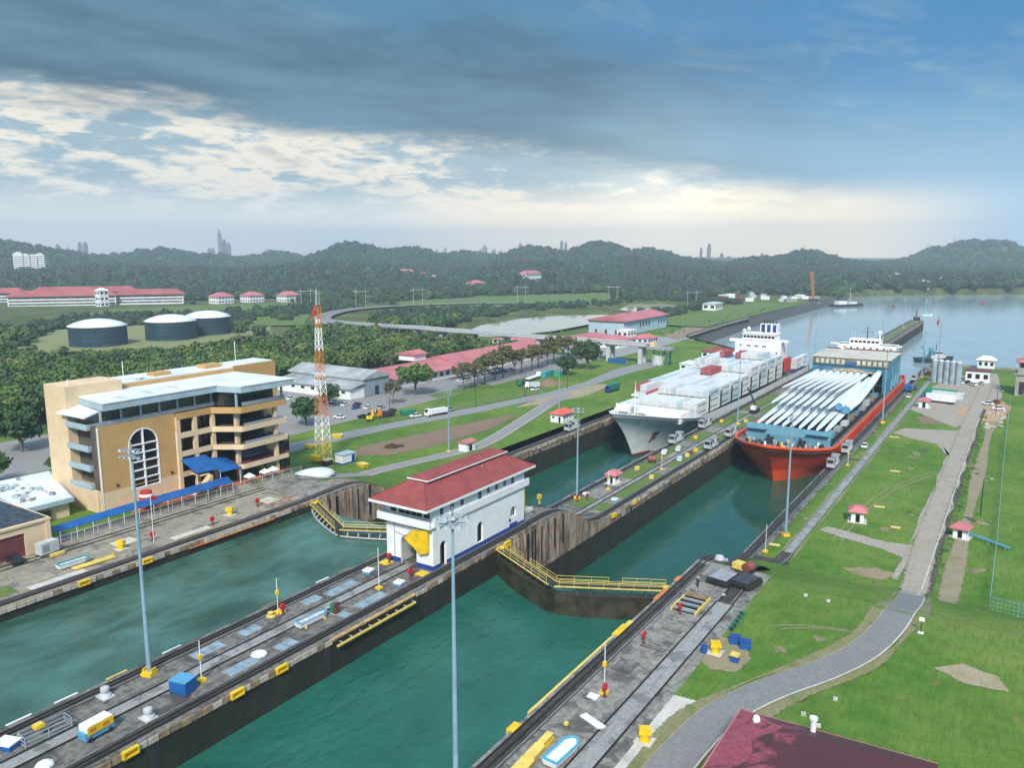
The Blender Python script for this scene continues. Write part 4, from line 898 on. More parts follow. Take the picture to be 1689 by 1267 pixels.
# garage with dark roof at the left edge, its annex
def left_buildings():
    t = thing('garage_building', 'cream garage with dark flat roof and brown roller door', 'building', (-66, 68, 0), world=True)
    mb = MB(); panel(mb, 'x', -61.3, -60.8, 50, 70.8, 0, 5.6, [(57, 66.4, 0, 4.3, False)]); mb.box(-88, -61.3, 70.4, 70.8, 0, 5.6).box(-88, -61.3, 50, 50.4, 0, 5.6).build('wall', CREAM, t)
    d = MB().box(-61.2, -61.1, 57, 66.4, 0, 4.3).build('roller_door', BROWN, t)
    for k in range(8): MB().box(-61.09, -61.06, 57, 66.4, 0.1 + 0.53 * k, 0.4 + 0.53 * k).build('slat', BROWN, d)
    MB().box(-90, -60.5, 49.5, 71.1, 5.6, 6.0).build('cornice', CREAM, t)
    MB().prism([(-89.5, 50), (-61.3, 50), (-61.3, 70.6), (-89.5, 70.6)], 6.003, 6.12).build('roof', mat('bitumen_roof', (0.020, 0.030, 0.045), 0.5, 0.6, 0.8, 0.3, col2=(0.06, 0.085, 0.11)), t)
    MB().box(-61.05, -60.55, 70.1, 70.9, 0, 5.9).build('corner_pilaster', CREAM, t)
    t = thing('annex', 'low annex with cluttered white flat roof beside the ochre building', 'building', (-86, 80, 0), world=True)
    MB().prism([(-100, 76.5), (-76.8, 73.5), (-76.4, 82.5), (-88, 86), (-100, 90)], 0, 3.1).build('wall', CREAM, t)
    r = MB().prism([(-101, 76), (-75.6, 73), (-75.4, 83.2), (-88, 87.0), (-100, 91)], 3.1, 4.0).build('roof_slab', FASCIA, t)
    MB().prism([(-100.7, 76.3), (-76, 73.4), (-75.7, 82.9), (-88, 86.7), (-100, 90.6)], 4.003, 4.1).build('roof_membrane', ROOFW, r)
    q = random.Random(3)
    for i in range(34):
        x = q.uniform(-98, -78); y = 79 + q.uniform(-3.2, 3.6) + (-(x + 88)) * 0.15
        MB().cbox(x, y, 4.1, q.uniform(0.4, 1.6), q.uniform(0.4, 1.0), q.uniform(0.15, 0.7), q.uniform(0, 3)).build('air_conditioner', (LGREY, GREY, WHITE, FASCIA, METAL)[i % 5], r)
    MB().box(-75.95, -75.8, 75.5, 78.6, 0.2, 2.4).build('window', DGLASS, t)
left_buildings()
# roof in the lower right corner: only its slopes rise into the view
def corner_roof():
    t = thing('red_roof_building', 'building with stained dark red hipped roof in the lower right corner', 'building', (72, 76, 0), world=True)
    zR = 6.6
    a, b, c, d = (64.1, 82.0, 4.0), (83.5, 83.2, 4.0), (83.5, 52, 4.0), (64.1, 52, 4.0)
    r0, r1 = (69.6, 76.6, zR), (80.5, 77.6, zR)
    roofm, nt, bs = nodes_of('stained_red_roof'); g = NT(nt)
    n1 = g.noise(0.32, 6, 0.65, None, 1.0); n2 = g.noise(2.2, 5, 0.7)
    cc = g.mix(g.ss(n2, 0.3, 0.7), (0.25, 0.040, 0.060), (0.40, 0.095, 0.125)); cc = g.mix(g.math('MULTIPLY', g.ss(g.math('ADD', n1, g.math('MULTIPLY', g.ss(g.xyz()[0], 64.0, 76.0), 0.35)), 0.52, 0.72), 0.9), cc, (0.050, 0.014, 0.017))
    g.L.new(cc, bs.inputs['Base Color']); bs.inputs['Roughness'].default_value = 0.6; MATS['stained_red_roof'] = roofm
    low = (83.5, 60, 4.0)
    MB().add([a, b, (86, 60, 4.0), (86, 50, 4.0), d, r0, r1, (80, 50, zR), (69.6, 50, zR)], [(0, 5, 6, 1), (0, 4, 8, 5), (1, 6, 7, 3, 2), (5, 8, 7, 6)]).build('roof', roofm, t)
    MB().prism([(64.7, 81.2), (82.6, 82.4), (82.6, 52), (64.7, 52)], 0, 3.95).build('wall', CREAM, t)
    MB().bar((a[0], a[1], a[2] + 0.02), (r0[0], r0[1], r0[2] + 0.04), 0.10).bar((a[0], a[1], a[2] - 0.05), (b[0], b[1], b[2] - 0.05), 0.10).bar((a[0], a[1], a[2] - 0.05), (d[0], d[1], d[2] - 0.05), 0.12).build('ridge_trim', PINK, t)
    MB().cyl(72.2, 80.0, 4.2, 6.6, 0.28, n=12).cyl(72.2, 80.0, 6.6, 6.85, 0.42, n=12).build('roof_vent', WHITE, t)
    MB().lathe(66.8, 78.5, [(0.3, 5.0), (0.42, 5.5), (0.3, 5.9), (0.1, 6.05)], 12).build('roof_vent', WHITE, t)
corner_roof()
# ------------------------------------------------------------------ ships
def hull(cx, stem, lent, B, ztop, ystern, zlev, power=1.0, cols=16, stern_narrow=0.9, tfull=0.0):
    """lofted hull: stem(t), lent(t) as functions of height fraction t (0 keel, 1 rail); ztop(y) sheer; returns MB and rail points"""
    mb = MB(); rows = []
    U = list(np.linspace(0, 1, cols) ** 1.4)
    for t in zlev:
        row = []
        for u in U:
            y = stem(t) + u * lent(t); b = B * math.sin(u * math.pi / 2) ** power
            row.append((b, y, t))
        y1 = stem(t) + lent(t)
        for k in (0.33, 0.66, 0.93): row.append((B, y1 + (ystern - y1) * k, t))
        row.append((B * stern_narrow, ystern, t)); rows.append(row)
    zk = -19.5
    def P(b, y, t, s): return (cx + s * b, y, zk + (ztop(y) - zk) * t)
    n = len(rows[0]); vs = []; fs = []
    for s in (1, -1):
        k0 = len(vs)
        for row in rows: vs += [P(b, y, t, s) for b, y, t in row]
        for r in range(len(rows) - 1):
            for c in range(n - 1):
                q = (k0 + r * n + c, k0 + r * n + c + 1, k0 + (r + 1) * n + c + 1, k0 + (r + 1) * n + c)
                fs.append(q if s > 0 else q[::-1])
    m = len(rows) * n
    for r in range(len(rows) - 1): fs.append((r * n + n - 1, m + r * n + n - 1, m + (r + 1) * n + n - 1, (r + 1) * n + n - 1))
    mb.add(vs, fs)
    return mb, [[P(b, y, 1.0, s) for b, y, _ in rows[-1]] for s in (1, -1)]
def deck_from(rails, drop, inset=0.15):
    st, po = rails; mb = MB(); vs = []
    for a, b in zip(st, po): vs += [(a[0] - inset, a[1] + inset, a[2] - drop), (b[0] + inset, b[1] + inset, b[2] - drop)]
    return mb.add(vs, [(2 * i, 2 * i + 2, 2 * i + 3, 2 * i + 1) for i in range(len(st) - 1)])
def text(body, size, loc, rot, m, parent, shear=0.0, name='lettering'):
    c = bpy.data.curves.new(name, 'FONT'); c.body = body; c.size = size; c.shear = shear; c.extrude = 0.02; c.align_x = 'LEFT'
    tmp = bpy.data.objects.new(name, c); me = bpy.data.meshes.new_from_object(tmp); bpy.data.objects.remove(tmp)
    me.materials.clear(); me.materials.append(m); o = bpy.data.objects.new(name, me); COL.objects.link(o)
    g = ORG.get(parent.name, (0, 0, 0)) if parent else (0, 0, 0)
    o.parent = parent; o.location = tuple(a - b for a, b in zip(loc, g)); o.rotation_euler = rot; return o
HULLW = mat('ship_grey_white', (0.72, 0.76, 0.76), 0.4, 0.12, 0.25, 0.22)
SHIPW = mat('ship_white', (0.86, 0.87, 0.86), 0.45, 0.06, 0.3, 0.12)
BOOT = mat('boot_red', (0.22, 0.045, 0.05), 0.5, 0.25, 0.4, 0.3)
HULLO = mat('ship_orange_red', (0.80, 0.070, 0.022), 0.4, 0.16, 0.2, 0.22)
HULLO2 = mat('ship_orange_light', (0.84, 0.105, 0.022), 0.4, 0.16, 0.2, 0.2)
STEELB = mat('ship_steel_blue', (0.055, 0.20, 0.30), 0.45, 0.18, 0.3, 0.2)
STEELB2 = mat('ship_pale_blue', (0.12, 0.29, 0.38), 0.45, 0.15, 0.3, 0.2)
RUSTM = mat('rust', (0.16, 0.045, 0.02), 0.8, 0.4, 1.0, 0.3)
DECKG = mat('ship_deck', (0.14, 0.15, 0.15), 0.7, 0.3, 0.3, 0.3)

def container_ship():
    cx = -24.7
    t = thing('container_ship', 'white container ship carrying stacks of white containers in the left lane', 'ship', (cx, 330, SEA), world=True)
    zt = lambda y: float(np.interp(y, [231, 238, 246, 255, 270, 300, 440], [1.9, 0.6, -0.8, -2.6, -4.7, -6.2, -6.2]))
    stem = lambda s: float(np.interp(s, [0, 0.12, 0.35, 0.7, 1.0], [250.5, 249.2, 246.5, 240.5, 231])); lent = lambda s: float(np.interp(s, [0, 0.2, 0.6, 1], [95, 85, 62, 46]))
    lev = [0, 0.1, 0.2, 0.3, 0.45, 0.6, 0.75, 0.9, 1.0]
    mb, rails = hull(cx, stem, lent, 15.6, zt, 446, lev, 0.95)
    mb.build('hull', HULLW, t, smooth=True)
    b2, _ = hull(cx, lambda s: stem(s) - 0.06, lent, 15.66, lambda y: -15.3, 446.05, [0.0, 0.5, 0.75, 1.0], 0.95)
    # the red boot top follows the same lines just above the water
    hb = MB(); kk = []
    for s in (1, -1):
        row = []
        for z in (-17.5, -15.55):
            fr = (z + 19.5) / (zt(255) + 19.5)
            row.append([(cx + s * (15.64 * math.sin(u * math.pi / 2) ** 0.95), stem(fr) - 0.05 + u * lent(fr), z) for u in np.linspace(0, 1, 16) ** 1.4] + [(cx + s * 15.64, 446, z)])
        k0 = len(hb.v); n = len(row[0]); hb.v += row[0] + row[1]; fs = [(k0 + i, k0 + i + 1, k0 + n + i + 1, k0 + n + i) for i in range(n - 1)]
        hb.f += fs if s > 0 else [f[::-1] for f in fs]
    hb.build('boot_top', BOOT, t)
    deck_from(rails, 1.25).build('deck', DECKG, t)
    # bulwark inside, breakwater, deck gear
    st, po = rails; bw_ = MB()
    for r in (st, po):
        for a, b in zip(r[:17], r[1:18]): bw_.bar((a[0], a[1], a[2]), (b[0], b[1], b[2]), 0.14)
    bw_.build('rail_cap', SHIPW, t)
    MB().extr_y([(cx - 11.5, -4.5), (cx + 11.3, -4.5), (cx + 11.3, -1.0), (cx - 11.5, -0.4)], 258.6, 259.2).build('breakwater', SHIPW, t)
    MB().box(cx - 12.5, cx + 13.0, 259.5, 268.5, -5.5, -2.2).build('hatch_coaming', SHIPW, t)
    q = random.Random(5)
    for i in range(26):
        x = cx + q.uniform(-7.5, 8.5); y = 243 + q.uniform(0, 13); 
        if abs(x - cx) > (y - 236) * 0.62: continue
        z = zt(y) - 1.25
        MB().cyl(x, y, z, z + q.uniform(0.7, 1.5), q.uniform(0.25, 0.6), q.uniform(0.2, 0.6), 8).build('deck_gear', (GREENP, REDP, DARK, GREY, LGREY, WHITE, YPALE)[i % 7], t)
    for s in (1, -1): MB().cyl(cx + 3.2 * s, 245, zt(245) - 1.2, zt(245) + 0.5, 1.0, 0.8, 10).cbox(cx + 3.2 * s, 247.5, zt(246) - 1.2, 2.0, 2.4, 1.2).build('windlass', GREY, t)
    MB().bar((cx - 1, 252, -4), (cx - 1, 252, 7.0), 0.32, 8, 0.2).box(cx - 2.2, cx + 0.2, 251.4, 252.6, 4.4, 5.0).bar((cx - 1, 252, 7), (cx - 1, 252, 9.5), 0.1).build('foremast', SHIPW, t)
    # anchor in its pocket with rust below
    MB().add([(-16.7, 247.2, -8.6), (-15.2, 250.6, -8.2), (-15.6, 250.9, -9.6), (-17.0, 248.4, -10.2)], [(0, 1, 2, 3)]).build('anchor_pocket', DARK, t) if False else None
    def skin(y, z):
        fr = (z + 19.5) / (zt(y) + 19.5); u = min(1, max(0, (y - stem(fr)) / lent(fr))); return cx + 15.6 * math.sin(u * math.pi / 2) ** 0.95
    RU2 = mat('bright_rust', (0.34, 0.12, 0.06), 0.8, 0.5, 1.0, 0.3)
    def decal(name, m, pts, par, o_=0.10):
        q = [(skin(y, z) + o_, y - o_, z) for y, z in pts]; return MB().add(q, [tuple(range(len(q)))]).build(name, m, par)
    for y_, z_, w_, h_ in ((254.0, -9.6, 2.6, 1.4),):
        an = decal('anchor_pocket', DARK, [(y_, z_), (y_ + w_, z_ + 0.3), (y_ + w_, z_ + h_ + 0.3), (y_, z_ + h_)], t); MB().cbox(skin(y_ + 1.2, z_) + 0.1, y_ + 1.2, z_ - 0.3, 0.5, 1.5, 1.0, -0.4).build('anchor', RUSTM, an)
        decal('rust_stain', RU2, [(y_ + 0.2, z_ - 2.6), (y_ + 0.9, z_ - 3.0), (y_ + 1.9, z_ - 1.2), (y_ + 2.3, z_), (y_ + 0.4, z_)], an, 0.06)
    for i, ch in enumerate('KATHARINE BAUTY'):
        y = 250.2 + 1.32 * i; z = -5.6 - 0.06 * i
        if ch == ' ': continue
        x = max(skin(y, z), skin(y, z + 1.7) - 0.25); sl = math.atan2(skin(y + 1.2, z) - skin(y, z), 1.2); fl = math.atan2(skin(y, z + 1.7) - skin(y, z), 1.7)
        text(ch, 2.0, (x + 0.14, y, z), (R(90) + fl, 0, R(90) - sl), DARK, t, 0.3, 'letter')
    # superstructure
    h = MB().box(cx - 12.2, cx + 10.6, 398, 410, -6, 9.8).build('accommodation', SHIPW, t)
    for r_, z in enumerate((1.2, 4.0, 6.9)):
        for c_ in (-9.8, -6.3, -5.2, -2.4, -1.3, 1.5, 2.6, 8.2):
            if r_ == 2 and c_ in (8.2,): continue
            MB().box(cx + c_, cx + c_ + 0.75, 397.93, 397.99, z, z + 0.8).build('window', DGLASS, h)
    MB().box(cx - 15.4, cx + 13.8, 398.6, 402.5, 9.8, 10.2).box(cx - 15.4, cx - 12, 398.6, 402.5, 9.0, 9.8).build('bridge_wing', SHIPW, t)
    w = MB().box(cx - 8.6, cx + 7.4, 398.2, 408, 10.2, 13.2).build('wheelhouse', SHIPW, t)
    for k in range(9): MB().box(cx - 8.2 + 1.75 * k, cx - 6.75 + 1.75 * k, 398.12, 398.18, 11.4, 12.5).build('window', DGLASS, w)
    MB().box(cx - 9, cx + 7.8, 397.8, 408.4, 13.2, 13.5).build('wheelhouse_roof', SHIPW, w)
    f = MB().box(cx - 4.2, cx + 4.4, 413, 419, -4, 17.2).build('funnel', SHIPW, t)
    for k in range(3): MB().box(cx - 3.6 + 2.9 * k, cx - 1.8 + 2.9 * k, 412.9, 412.97, 13.0, 17.0).build('funnel_stripe', NAVY, f)
    for k in range(5): MB().cyl(cx - 3 + 1.5 * k, 416, 17.2, 18.6 + 0.3 * (k % 2), 0.35, n=8).build('exhaust_pipe', DARK, f)
    MB().bar((cx, 406, 13.5), (cx, 406, 20.5), 0.3, 6, 0.12).bar((cx - 2.6, 406, 17), (cx + 2.6, 406, 17), 0.12).box(cx - 1.6, cx + 1.6, 405.6, 405.9, 18.6, 18.9).build('radar_mast', DARK, t)
    for x, y, z in ((cx - 9.5, 404, 13.4), (cx - 7.6, 405, 14.4)): MB().lathe(x, y, [(0.2, 10.2), (0.25, z), (0.9, z + 0.5), (0.9, z + 1.2), (0.3, z + 1.8)], 10).build('satellite_dome', WHITE, t)
    MB().box(cx + 11.2, cx + 12.8, 402, 411, -5, 1.5).build('lifeboat_davit', REDP, t)
    # lashing bridges between the bays
    for k in range(9): MB().box(cx - 14.8, cx - 14.4, 282.6 + 13 * k, 283.0 + 13 * k, -6, -1).box(cx + 15.0, cx + 15.35, 282.5 + 13 * k, 283.1 + 13 * k, -6, 1.6).build('lashing_post', DARK, t)
container_ship()

# containers: one mesh per colour, corrugated sides
def container_mesh(m, L=12.19, W=2.44, H=2.59):
    mb = MB().box(-W / 2 + 0.06, W / 2 - 0.06, -L / 2 + 0.06, L / 2 - 0.06, 0.08, H - 0.05)
    for s in (-1, 1):
        for k in range(15): y = -L / 2 + 0.6 + k * (L - 1.2) / 14; mb.box(s * (W / 2 - 0.07) - 0.05, s * (W / 2 - 0.07) + 0.05, y - 0.2, y + 0.2, 0.2, H - 0.2)
        for e in (-1, 1): mb.box(s * (W / 2 - 0.1) - 0.1, s * (W / 2 - 0.1) + 0.1, e * (L / 2 - 0.1) - 0.1, e * (L / 2 - 0.1) + 0.1, 0, H)
        mb.box(s * (W / 2 - 0.08) - 0.08, s * (W / 2 - 0.08) + 0.08, -L / 2 + 0.2, L / 2 - 0.2, H - 0.16, H - 0.002).box(s * (W / 2 - 0.08) - 0.08, s * (W / 2 - 0.08) + 0.08, -L / 2 + 0.2, L / 2 - 0.2, 0.002, 0.18)
    me = mb.mesh('container'); me.materials.append(m); return me
def door_mesh(W=2.44, H=2.59, L=12.19):
    mb = MB()
    for x in (-0.85, -0.35, 0.35, 0.85): mb.box(x - 0.04, x + 0.04, -L / 2 - 0.02, -L / 2 + 0.055, 0.15, H - 0.15)
    mb.box(-0.04, 0.04, -L / 2 + 0.02, -L / 2 + 0.052, 0.15, H - 0.15)
    me = mb.mesh('door_bars'); me.materials.append(GREY); return me
CONT = {k: container_mesh(mat('container_' + k, c, 0.5, 0.14, 0.5, 0.22)) for k, c in dict(white=(0.66, 0.68, 0.68), pale=(0.46, 0.56, 0.58), red=(0.36, 0.055, 0.055), blue=(0.03, 0.13, 0.34), teal=(0.02, 0.33, 0.37), green=(0.01, 0.30, 0.19)).items()}
DOOR = door_mesh()
LOGO = MB().box(1.23, 1.26, -1.5, 4.2, 1.25, 1.65).mesh('side_lettering'); LOGO.materials.append(mat('faded_lettering', (0.10, 0.17, 0.19), 0.6, 0.3, 2.0, 0.0))
LOGO2 = MB().box(1.23, 1.26, -3.4, -2.4, 1.0, 1.9).mesh('side_emblem'); LOGO2.materials.append(MATS['faded_lettering'])
def container(kind, x, y, z, label, group, rz=0.0, logo=False, door=True):
    o = bpy.data.objects.new('shipping_container', CONT[kind]); COL.objects.link(o); o.location = (x, y, z); o.rotation_euler.z = rz
    tag(o, label, 'container', group)
    if door: piece(DOOR, 'door_bars', (0, 0, 0), o)
    if logo: piece(LOGO, 'side_lettering', (0, 0, 0), o); piece(LOGO2, 'side_emblem', (0, 0, 0), o)
    return o
def load_containers():
    cx = -24.7; q = random.Random(11); H = 2.6; base = -5.0
    xs = [cx - 14.0 + 2.5 * i for i in range(12)]
    tiers = {}
    hts = [1.6, 3, 3, 3, 4, 4, 4, 5, 4]      # average tiers by bay, low at the bow
    for b in range(9):
        y = 276 + 13.0 * b
        for i, x in enumerate(xs):
            n = int(hts[b])
            if b == 0: n = 2 if 3 <= i else 1
            if b == 1: n = 3 if i not in (2, 3) else 2
            if b == 3 and i == 5: n = 3
            if b == 5: n = 4 if i > 5 else (5 if i in (3, 4) else 3)
            if b == 7: n = 5 if i in (3, 6, 7, 8, 9, 10) else 4
            if b == 4: n = 3 if i > 9 else 3
            if b == 4 and i in (5, 6): n = 4
            if b == 6 and i in (8, 9, 10): n = 4
            tiers[b, i] = n
    for b in range(9):
        y = 276 + 13.0 * b
        for i, x in enumerate(xs):
            n = tiers[b, i]
            for k in range(n):
                front = tiers.get((b - 1, i), 0) <= k; side = i == 11 or tiers[b, i + 1] <= k; top = k == n - 1
                if not (front or side or top): continue
                kind = 'white' if q.random() < 0.74 else 'pale'; lab = None
                if (b, i, k) == (0, 0, 0): pass
                if (b, i, k) == (3, 4, 2): pass
                if k == n - 1 and (b, i) in ((4, 5), (4, 6)): kind = 'red'; lab = ['red container standing highest in the middle of the white ship', 'red container beside the highest one amid the white ship'][i - 5]
                if k == n - 1 and b == 7 and i == 3: kind = 'red'; lab = 'bright red container on the left below the ship bridge'
                if k == n - 1 and b == 7 and i == 6: kind = 'red'; lab = 'red container in the row below the ship bridge'
                if k == n - 1 and b == 7 and i == 4: kind = 'blue'; lab = 'dark blue container beside the bright red one below the bridge'
                if k == n - 1 and b == 1 and i == 0: kind = 'red'; lab = 'lone red container at the left front of the white ship'
                if k == n - 1 and b == 1 and i == 2: kind = 'red'; lab = 'sunken red container between the white stacks near the bow'
                if i == 11: g_, l_ = 'containers along the side of the white ship', 'white container in the outer stack along the right side of the white ship'
                elif top: g_, l_ = 'top tier containers of the white ship', 'pale container in the top tier of the white container ship'
                else: g_, l_ = 'lower tier containers of the white ship', 'pale container in the lower tiers of the white container ship'
                od = 'first second third fourth fifth sixth seventh eighth ninth tenth eleventh twelfth'.split()
                l_ = '%s container, %s from the left in bay %s behind the bow, %s tier' % (kind, od[i], od[b].replace('first', 'one').replace('second', 'two').replace('third', 'three').replace('fourth', 'four').replace('fifth', 'five').replace('sixth', 'six').replace('seventh', 'seven').replace('eighth', 'eight').replace('ninth', 'nine'), 'top' if top else od[k])
                container(kind, x, y, base + H * k, lab or l_, g_, 0, logo=(i == 11), door=front)
    for k in range(2):
        for j in range(2): container('white', xs[11], 432 - 13 * j + 0.0, base + H * k, 'white container behind the ship bridge, %s tier, %s stack' % (('lower', 'upper')[k], ('aft', 'forward')[j]), 'stern containers of the white ship', 0, True)
load_containers()

def heavy_ship():
    cx = 24.7
    t = thing('heavy_cargo_ship', 'orange hulled cargo ship loaded with white turbine blades in the right lane', 'ship', (cx, 320, SEA), world=True)
    zt = lambda y: float(np.interp(y, [234, 242, 254, 275, 420], [-3.2, -4.6, -6.0, -5.8, -5.4]))
    stem = lambda s: float(np.interp(s, [0, 0.3, 0.55, 0.8, 1.0], [246, 245.5, 242.5, 239.0, 235.5])); lent = lambda s: float(np.interp(s, [0, 0.2, 0.4, 0.6, 1], [60, 46, 34, 27, 24]))
    mb, rails = hull(cx, stem, lent, 15.8, zt, 424, [0, 0.12, 0.25, 0.4, 0.55, 0.7, 0.85, 1.0], 0.72)
    mb.build('hull', HULLO, t, smooth=True)
    # paler belt near the water, bulb
    hb = MB()
    for s in (1, -1):
        row = []
        for z in (-17.2, -12.6):
            fr = (z + 19.5) / (zt(250) + 19.5)
            row.append([(cx + s * (15.86 * math.sin(u * math.pi / 2) ** 0.72), stem(fr) - 0.07 + u * lent(fr), z) for u in np.linspace(0, 1, 16) ** 1.4] + [(cx + s * 15.86, 424, z)])
        k0 = len(hb.v); n = len(row[0]); hb.v += row[0] + row[1]; fs = [(k0 + i, k0 + i + 1, k0 + n + i + 1, k0 + n + i) for i in range(n - 1)]
        hb.f += fs if s > 0 else [f[::-1] for f in fs]
    hb.build('lower_belt', HULLO2, t, smooth=True)
    MB().lathe(cx, 0, [(0.05, 0), (1.2, 0.8), (1.9, 2.6), (2.1, 6), (2.1, 12)], 14)
    bb = MB(); ring = []
    for r, y in ((0.2, 241.8), (1.1, 242.4), (1.6, 244.5), (1.8, 250)): ring.append([(cx + r * math.cos(a), y, -18.0 + r * 1.1 * math.sin(a)) for a in np.linspace(0, 2 * math.pi, 15)[:-1]])
    k = len(ring[0]); bb.v = [p for g in ring for p in g]; bb.f = [(i * k + j, i * k + (j + 1) % k, (i + 1) * k + (j + 1) % k, (i + 1) * k + j) for i in range(3) for j in range(k)] + [tuple(range(k))[::-1]]
    deck_from(rails, 1.3).build('deck', DECKG, t)
    st, po = rails
    for r in (st, po):
        m_ = MB()
        for a, b in zip(r[:-1], r[1:]): m_.bar((a[0], a[1], a[2] + 0.05), (b[0], b[1], b[2] + 0.05), 0.42)
        m_.build('fender_rail', HULLO2, t)
    for s in (-9.0, 8.2):
        y = 248.6; MB().bar((cx + s * 0.95, y + 2.6, -9.2), (cx + s * 1.0, y + 0.4, -9.6), 0.6, 10).build('anchor', HULLO2, t)
    # blue wind screen and forecastle gear
    sc_ = MB(); q = [(cx - 13.4, 259.5, -4.9), (cx + 13.4, 259.5, -4.9), (cx + 13.4, 260.2, -2.5), (cx - 13.4, 260.2, -1.9)]
    sc_.add(q + [(x, y + 0.5, z) for x, y, z in q], [(0, 1, 2, 3), (7, 6, 5, 4), (0, 3, 7, 4), (1, 5, 6, 2), (3, 2, 6, 7)]).box(cx - 13.4, cx + 13.4, 259.5, 260, -7.2, -4.9).build('wind_screen', STEELB2, t)
    for x0, x1 in ((-13, -6.5), (6.0, 13)): MB().box(cx + x0, cx + x1, 258.0, 259.45, -3.4, -3.2).build('platform', STEELB2, t)
    rq = random.Random(9)
    for i in range(46):
        x = cx + rq.uniform(-11.5, 11.5); y = 258 - rq.uniform(0, 14) * (1 - abs(x - cx) / 16) ; z = zt(y) - 1.3
        MB().cyl(x, y, z, z + rq.uniform(0.6, 1.7), rq.uniform(0.25, 0.65), rq.uniform(0.2, 0.6), 8).build('deck_gear', (DARK, GREY, STEELB2, DARK, LGREY, WHITE, YPALE)[i % 7], t)
    for x in (-4.6, 5.4): MB().cbox(cx + x, 256.2, zt(256) - 1.2, 2.2, 1.6, 2.0).cyl(cx + x - 0.5, 256.2, zt(256) + 0.8, zt(256) + 1.6, 0.4).build('winch', DARK, t)
    # blue accommodation block at the stern with an open front
    zr0, zr1 = 8.9, 9.3; y0, y1 = 362, 392
    each(MB().box(cx - 15.6, cx - 12.9, y0, y1, -6, zr0).box(cx + 12.9, cx + 15.6, y0, y1, -6, zr0), 'side_house', STEELB, t)
    MB().box(cx - 12.9, cx + 12.9, y0 + 0.2, y1, 2.9, zr0 - 0.002).build('cross_beam', STEELB, t)
    MB().box(cx - 12.9, cx + 12.9, y1 - 1, y1 - 0.2, -6, 2.9).build('rear_bulkhead', STEELB, t)
    w = MB(); arc = [(cx - 10.5 + 21 * k / 10, 3.05 + 1.25 * math.sin(math.pi * k / 10)) for k in range(11)]
    w.extr_y(arc + [(cx + 10.5, 2.95), (cx - 10.5, 2.95)], y0 - 0.25, y0 + 0.18).build('wooden_fender', mat('pale_timber', (0.72, 0.50, 0.26), 0.7, 0.3, 0.8, 0.2), t)
    rf = MB().box(cx - 15.9, cx + 15.9, y0 - 0.8, y1 + 0.6, zr0, zr1).build('roof_deck', mat('buff_deck', (0.55, 0.52, 0.44), 0.7, 0.2, 0.2, 0.3), t)
    MB().box(cx - 15.9, cx - 10, y1 - 0.5, y1 + 0.3, zr1, zr1 + 0.5).box(cx - 8, cx + 15.9, y1 - 0.5, y1 + 0.3, zr1, zr1 + 0.5).build('roof_rail', BROWN, rf)
    gal = MB().box(cx - 15.4, cx + 15.2, y0 - 0.55, y0 + 0.1, 5.7, 8.9).build('gallery', mat('gallery_drab', (0.16, 0.15, 0.11), 0.7, 0.4, 1.0, 0.0), t)  # gallery front in a dark drab tone
    for k in range(14):
        x = cx - 14.2 + 2.1 * k
        if abs(x - cx + 0.2) > 2.4: MB().box(x, x + 1.35, y0 - 0.62, y0 - 0.56, 6.3, 8.2).build('gallery_window', mat('cream_window', (0.52, 0.52, 0.42), 0.3, 0.3, 1.0, 0.0), gal)
    MB().box(cx - 2.0, cx + 2.2, y0 - 0.75, y0 - 0.57, 5.9, 7.1).build('company_emblem', BLUE, gal)
    for y in (y0 + 5, y0 + 14, y0 + 22):
        MB().tube([(cx + 15.7, y, -4), (cx + 15.9, y + 1, 1), (cx + 15.7, y, 6)], 0.5, 6).build('side_duct', STEELB2, t)
    MB().box(cx - 11.8, cx + 13.2, 394, 404, 2, 11.4).build('bridge_block', SHIPW, t)
    wh = MB().box(cx - 7.0, cx + 6.2, 395.5, 402, 11.4, 14.0).build('wheelhouse', SHIPW, t)
    for k in range(7): MB().box(cx - 6.6 + 1.8 * k, cx - 5.2 + 1.8 * k, 395.42, 395.48, 12.3, 13.3).build('window', DGLASS, wh)
    for k in range(8): MB().box(cx - 9 + 2.8 * k, cx - 8.3 + 2.8 * k, 393.93, 393.99, 9.7, 10.5).build('window', DGLASS, wh)
    MB().box(cx - 15.5, cx + 15.0, 396, 399.5, 11.0, 11.4).build('bridge_wing', SHIPW, t)
    MB().bar((cx, 399, 14), (cx, 399, 20), 0.28, 6, 0.1).bar((cx - 2.8, 399, 17.2), (cx + 2.8, 399, 17.2), 0.12).bar((cx - 1.6, 399, 18.6), (cx + 1.6, 399, 18.6), 0.1).build('radar_mast', DARK, t)
    for x, h in ((-7.0, 4.0), (-5.5, 3.0), (3.2, 3.6), (5.2, 2.0)): MB().bar((cx + x, 400, 14), (cx + x, 400, 14 + h), 0.1).build('antenna', LGREY, t)
    MB().lathe(cx + 5.2, 400, [(0.3, 14), (0.4, 16), (1.0, 16.6), (1.0, 17.3), (0.4, 17.9)], 10).build('satellite_dome', WHITE, t)
    # long side deck with hatch frames, blade racks
    MB().box(cx + 12.2, cx + 13.4, 262, 362, -6.6, -4.9).build('coaming', DARK, t)
    for i in range(9): y = 266 + 10.6 * i; MB().cbox(cx + 12.4 + rq.uniform(-0.4, 0.4), y, -5.0, 2.0, 4.6, 1.2 + rq.random()).build('deck_locker', (STEELB2, GREY, LGREY, WOOD)[i % 4], t)
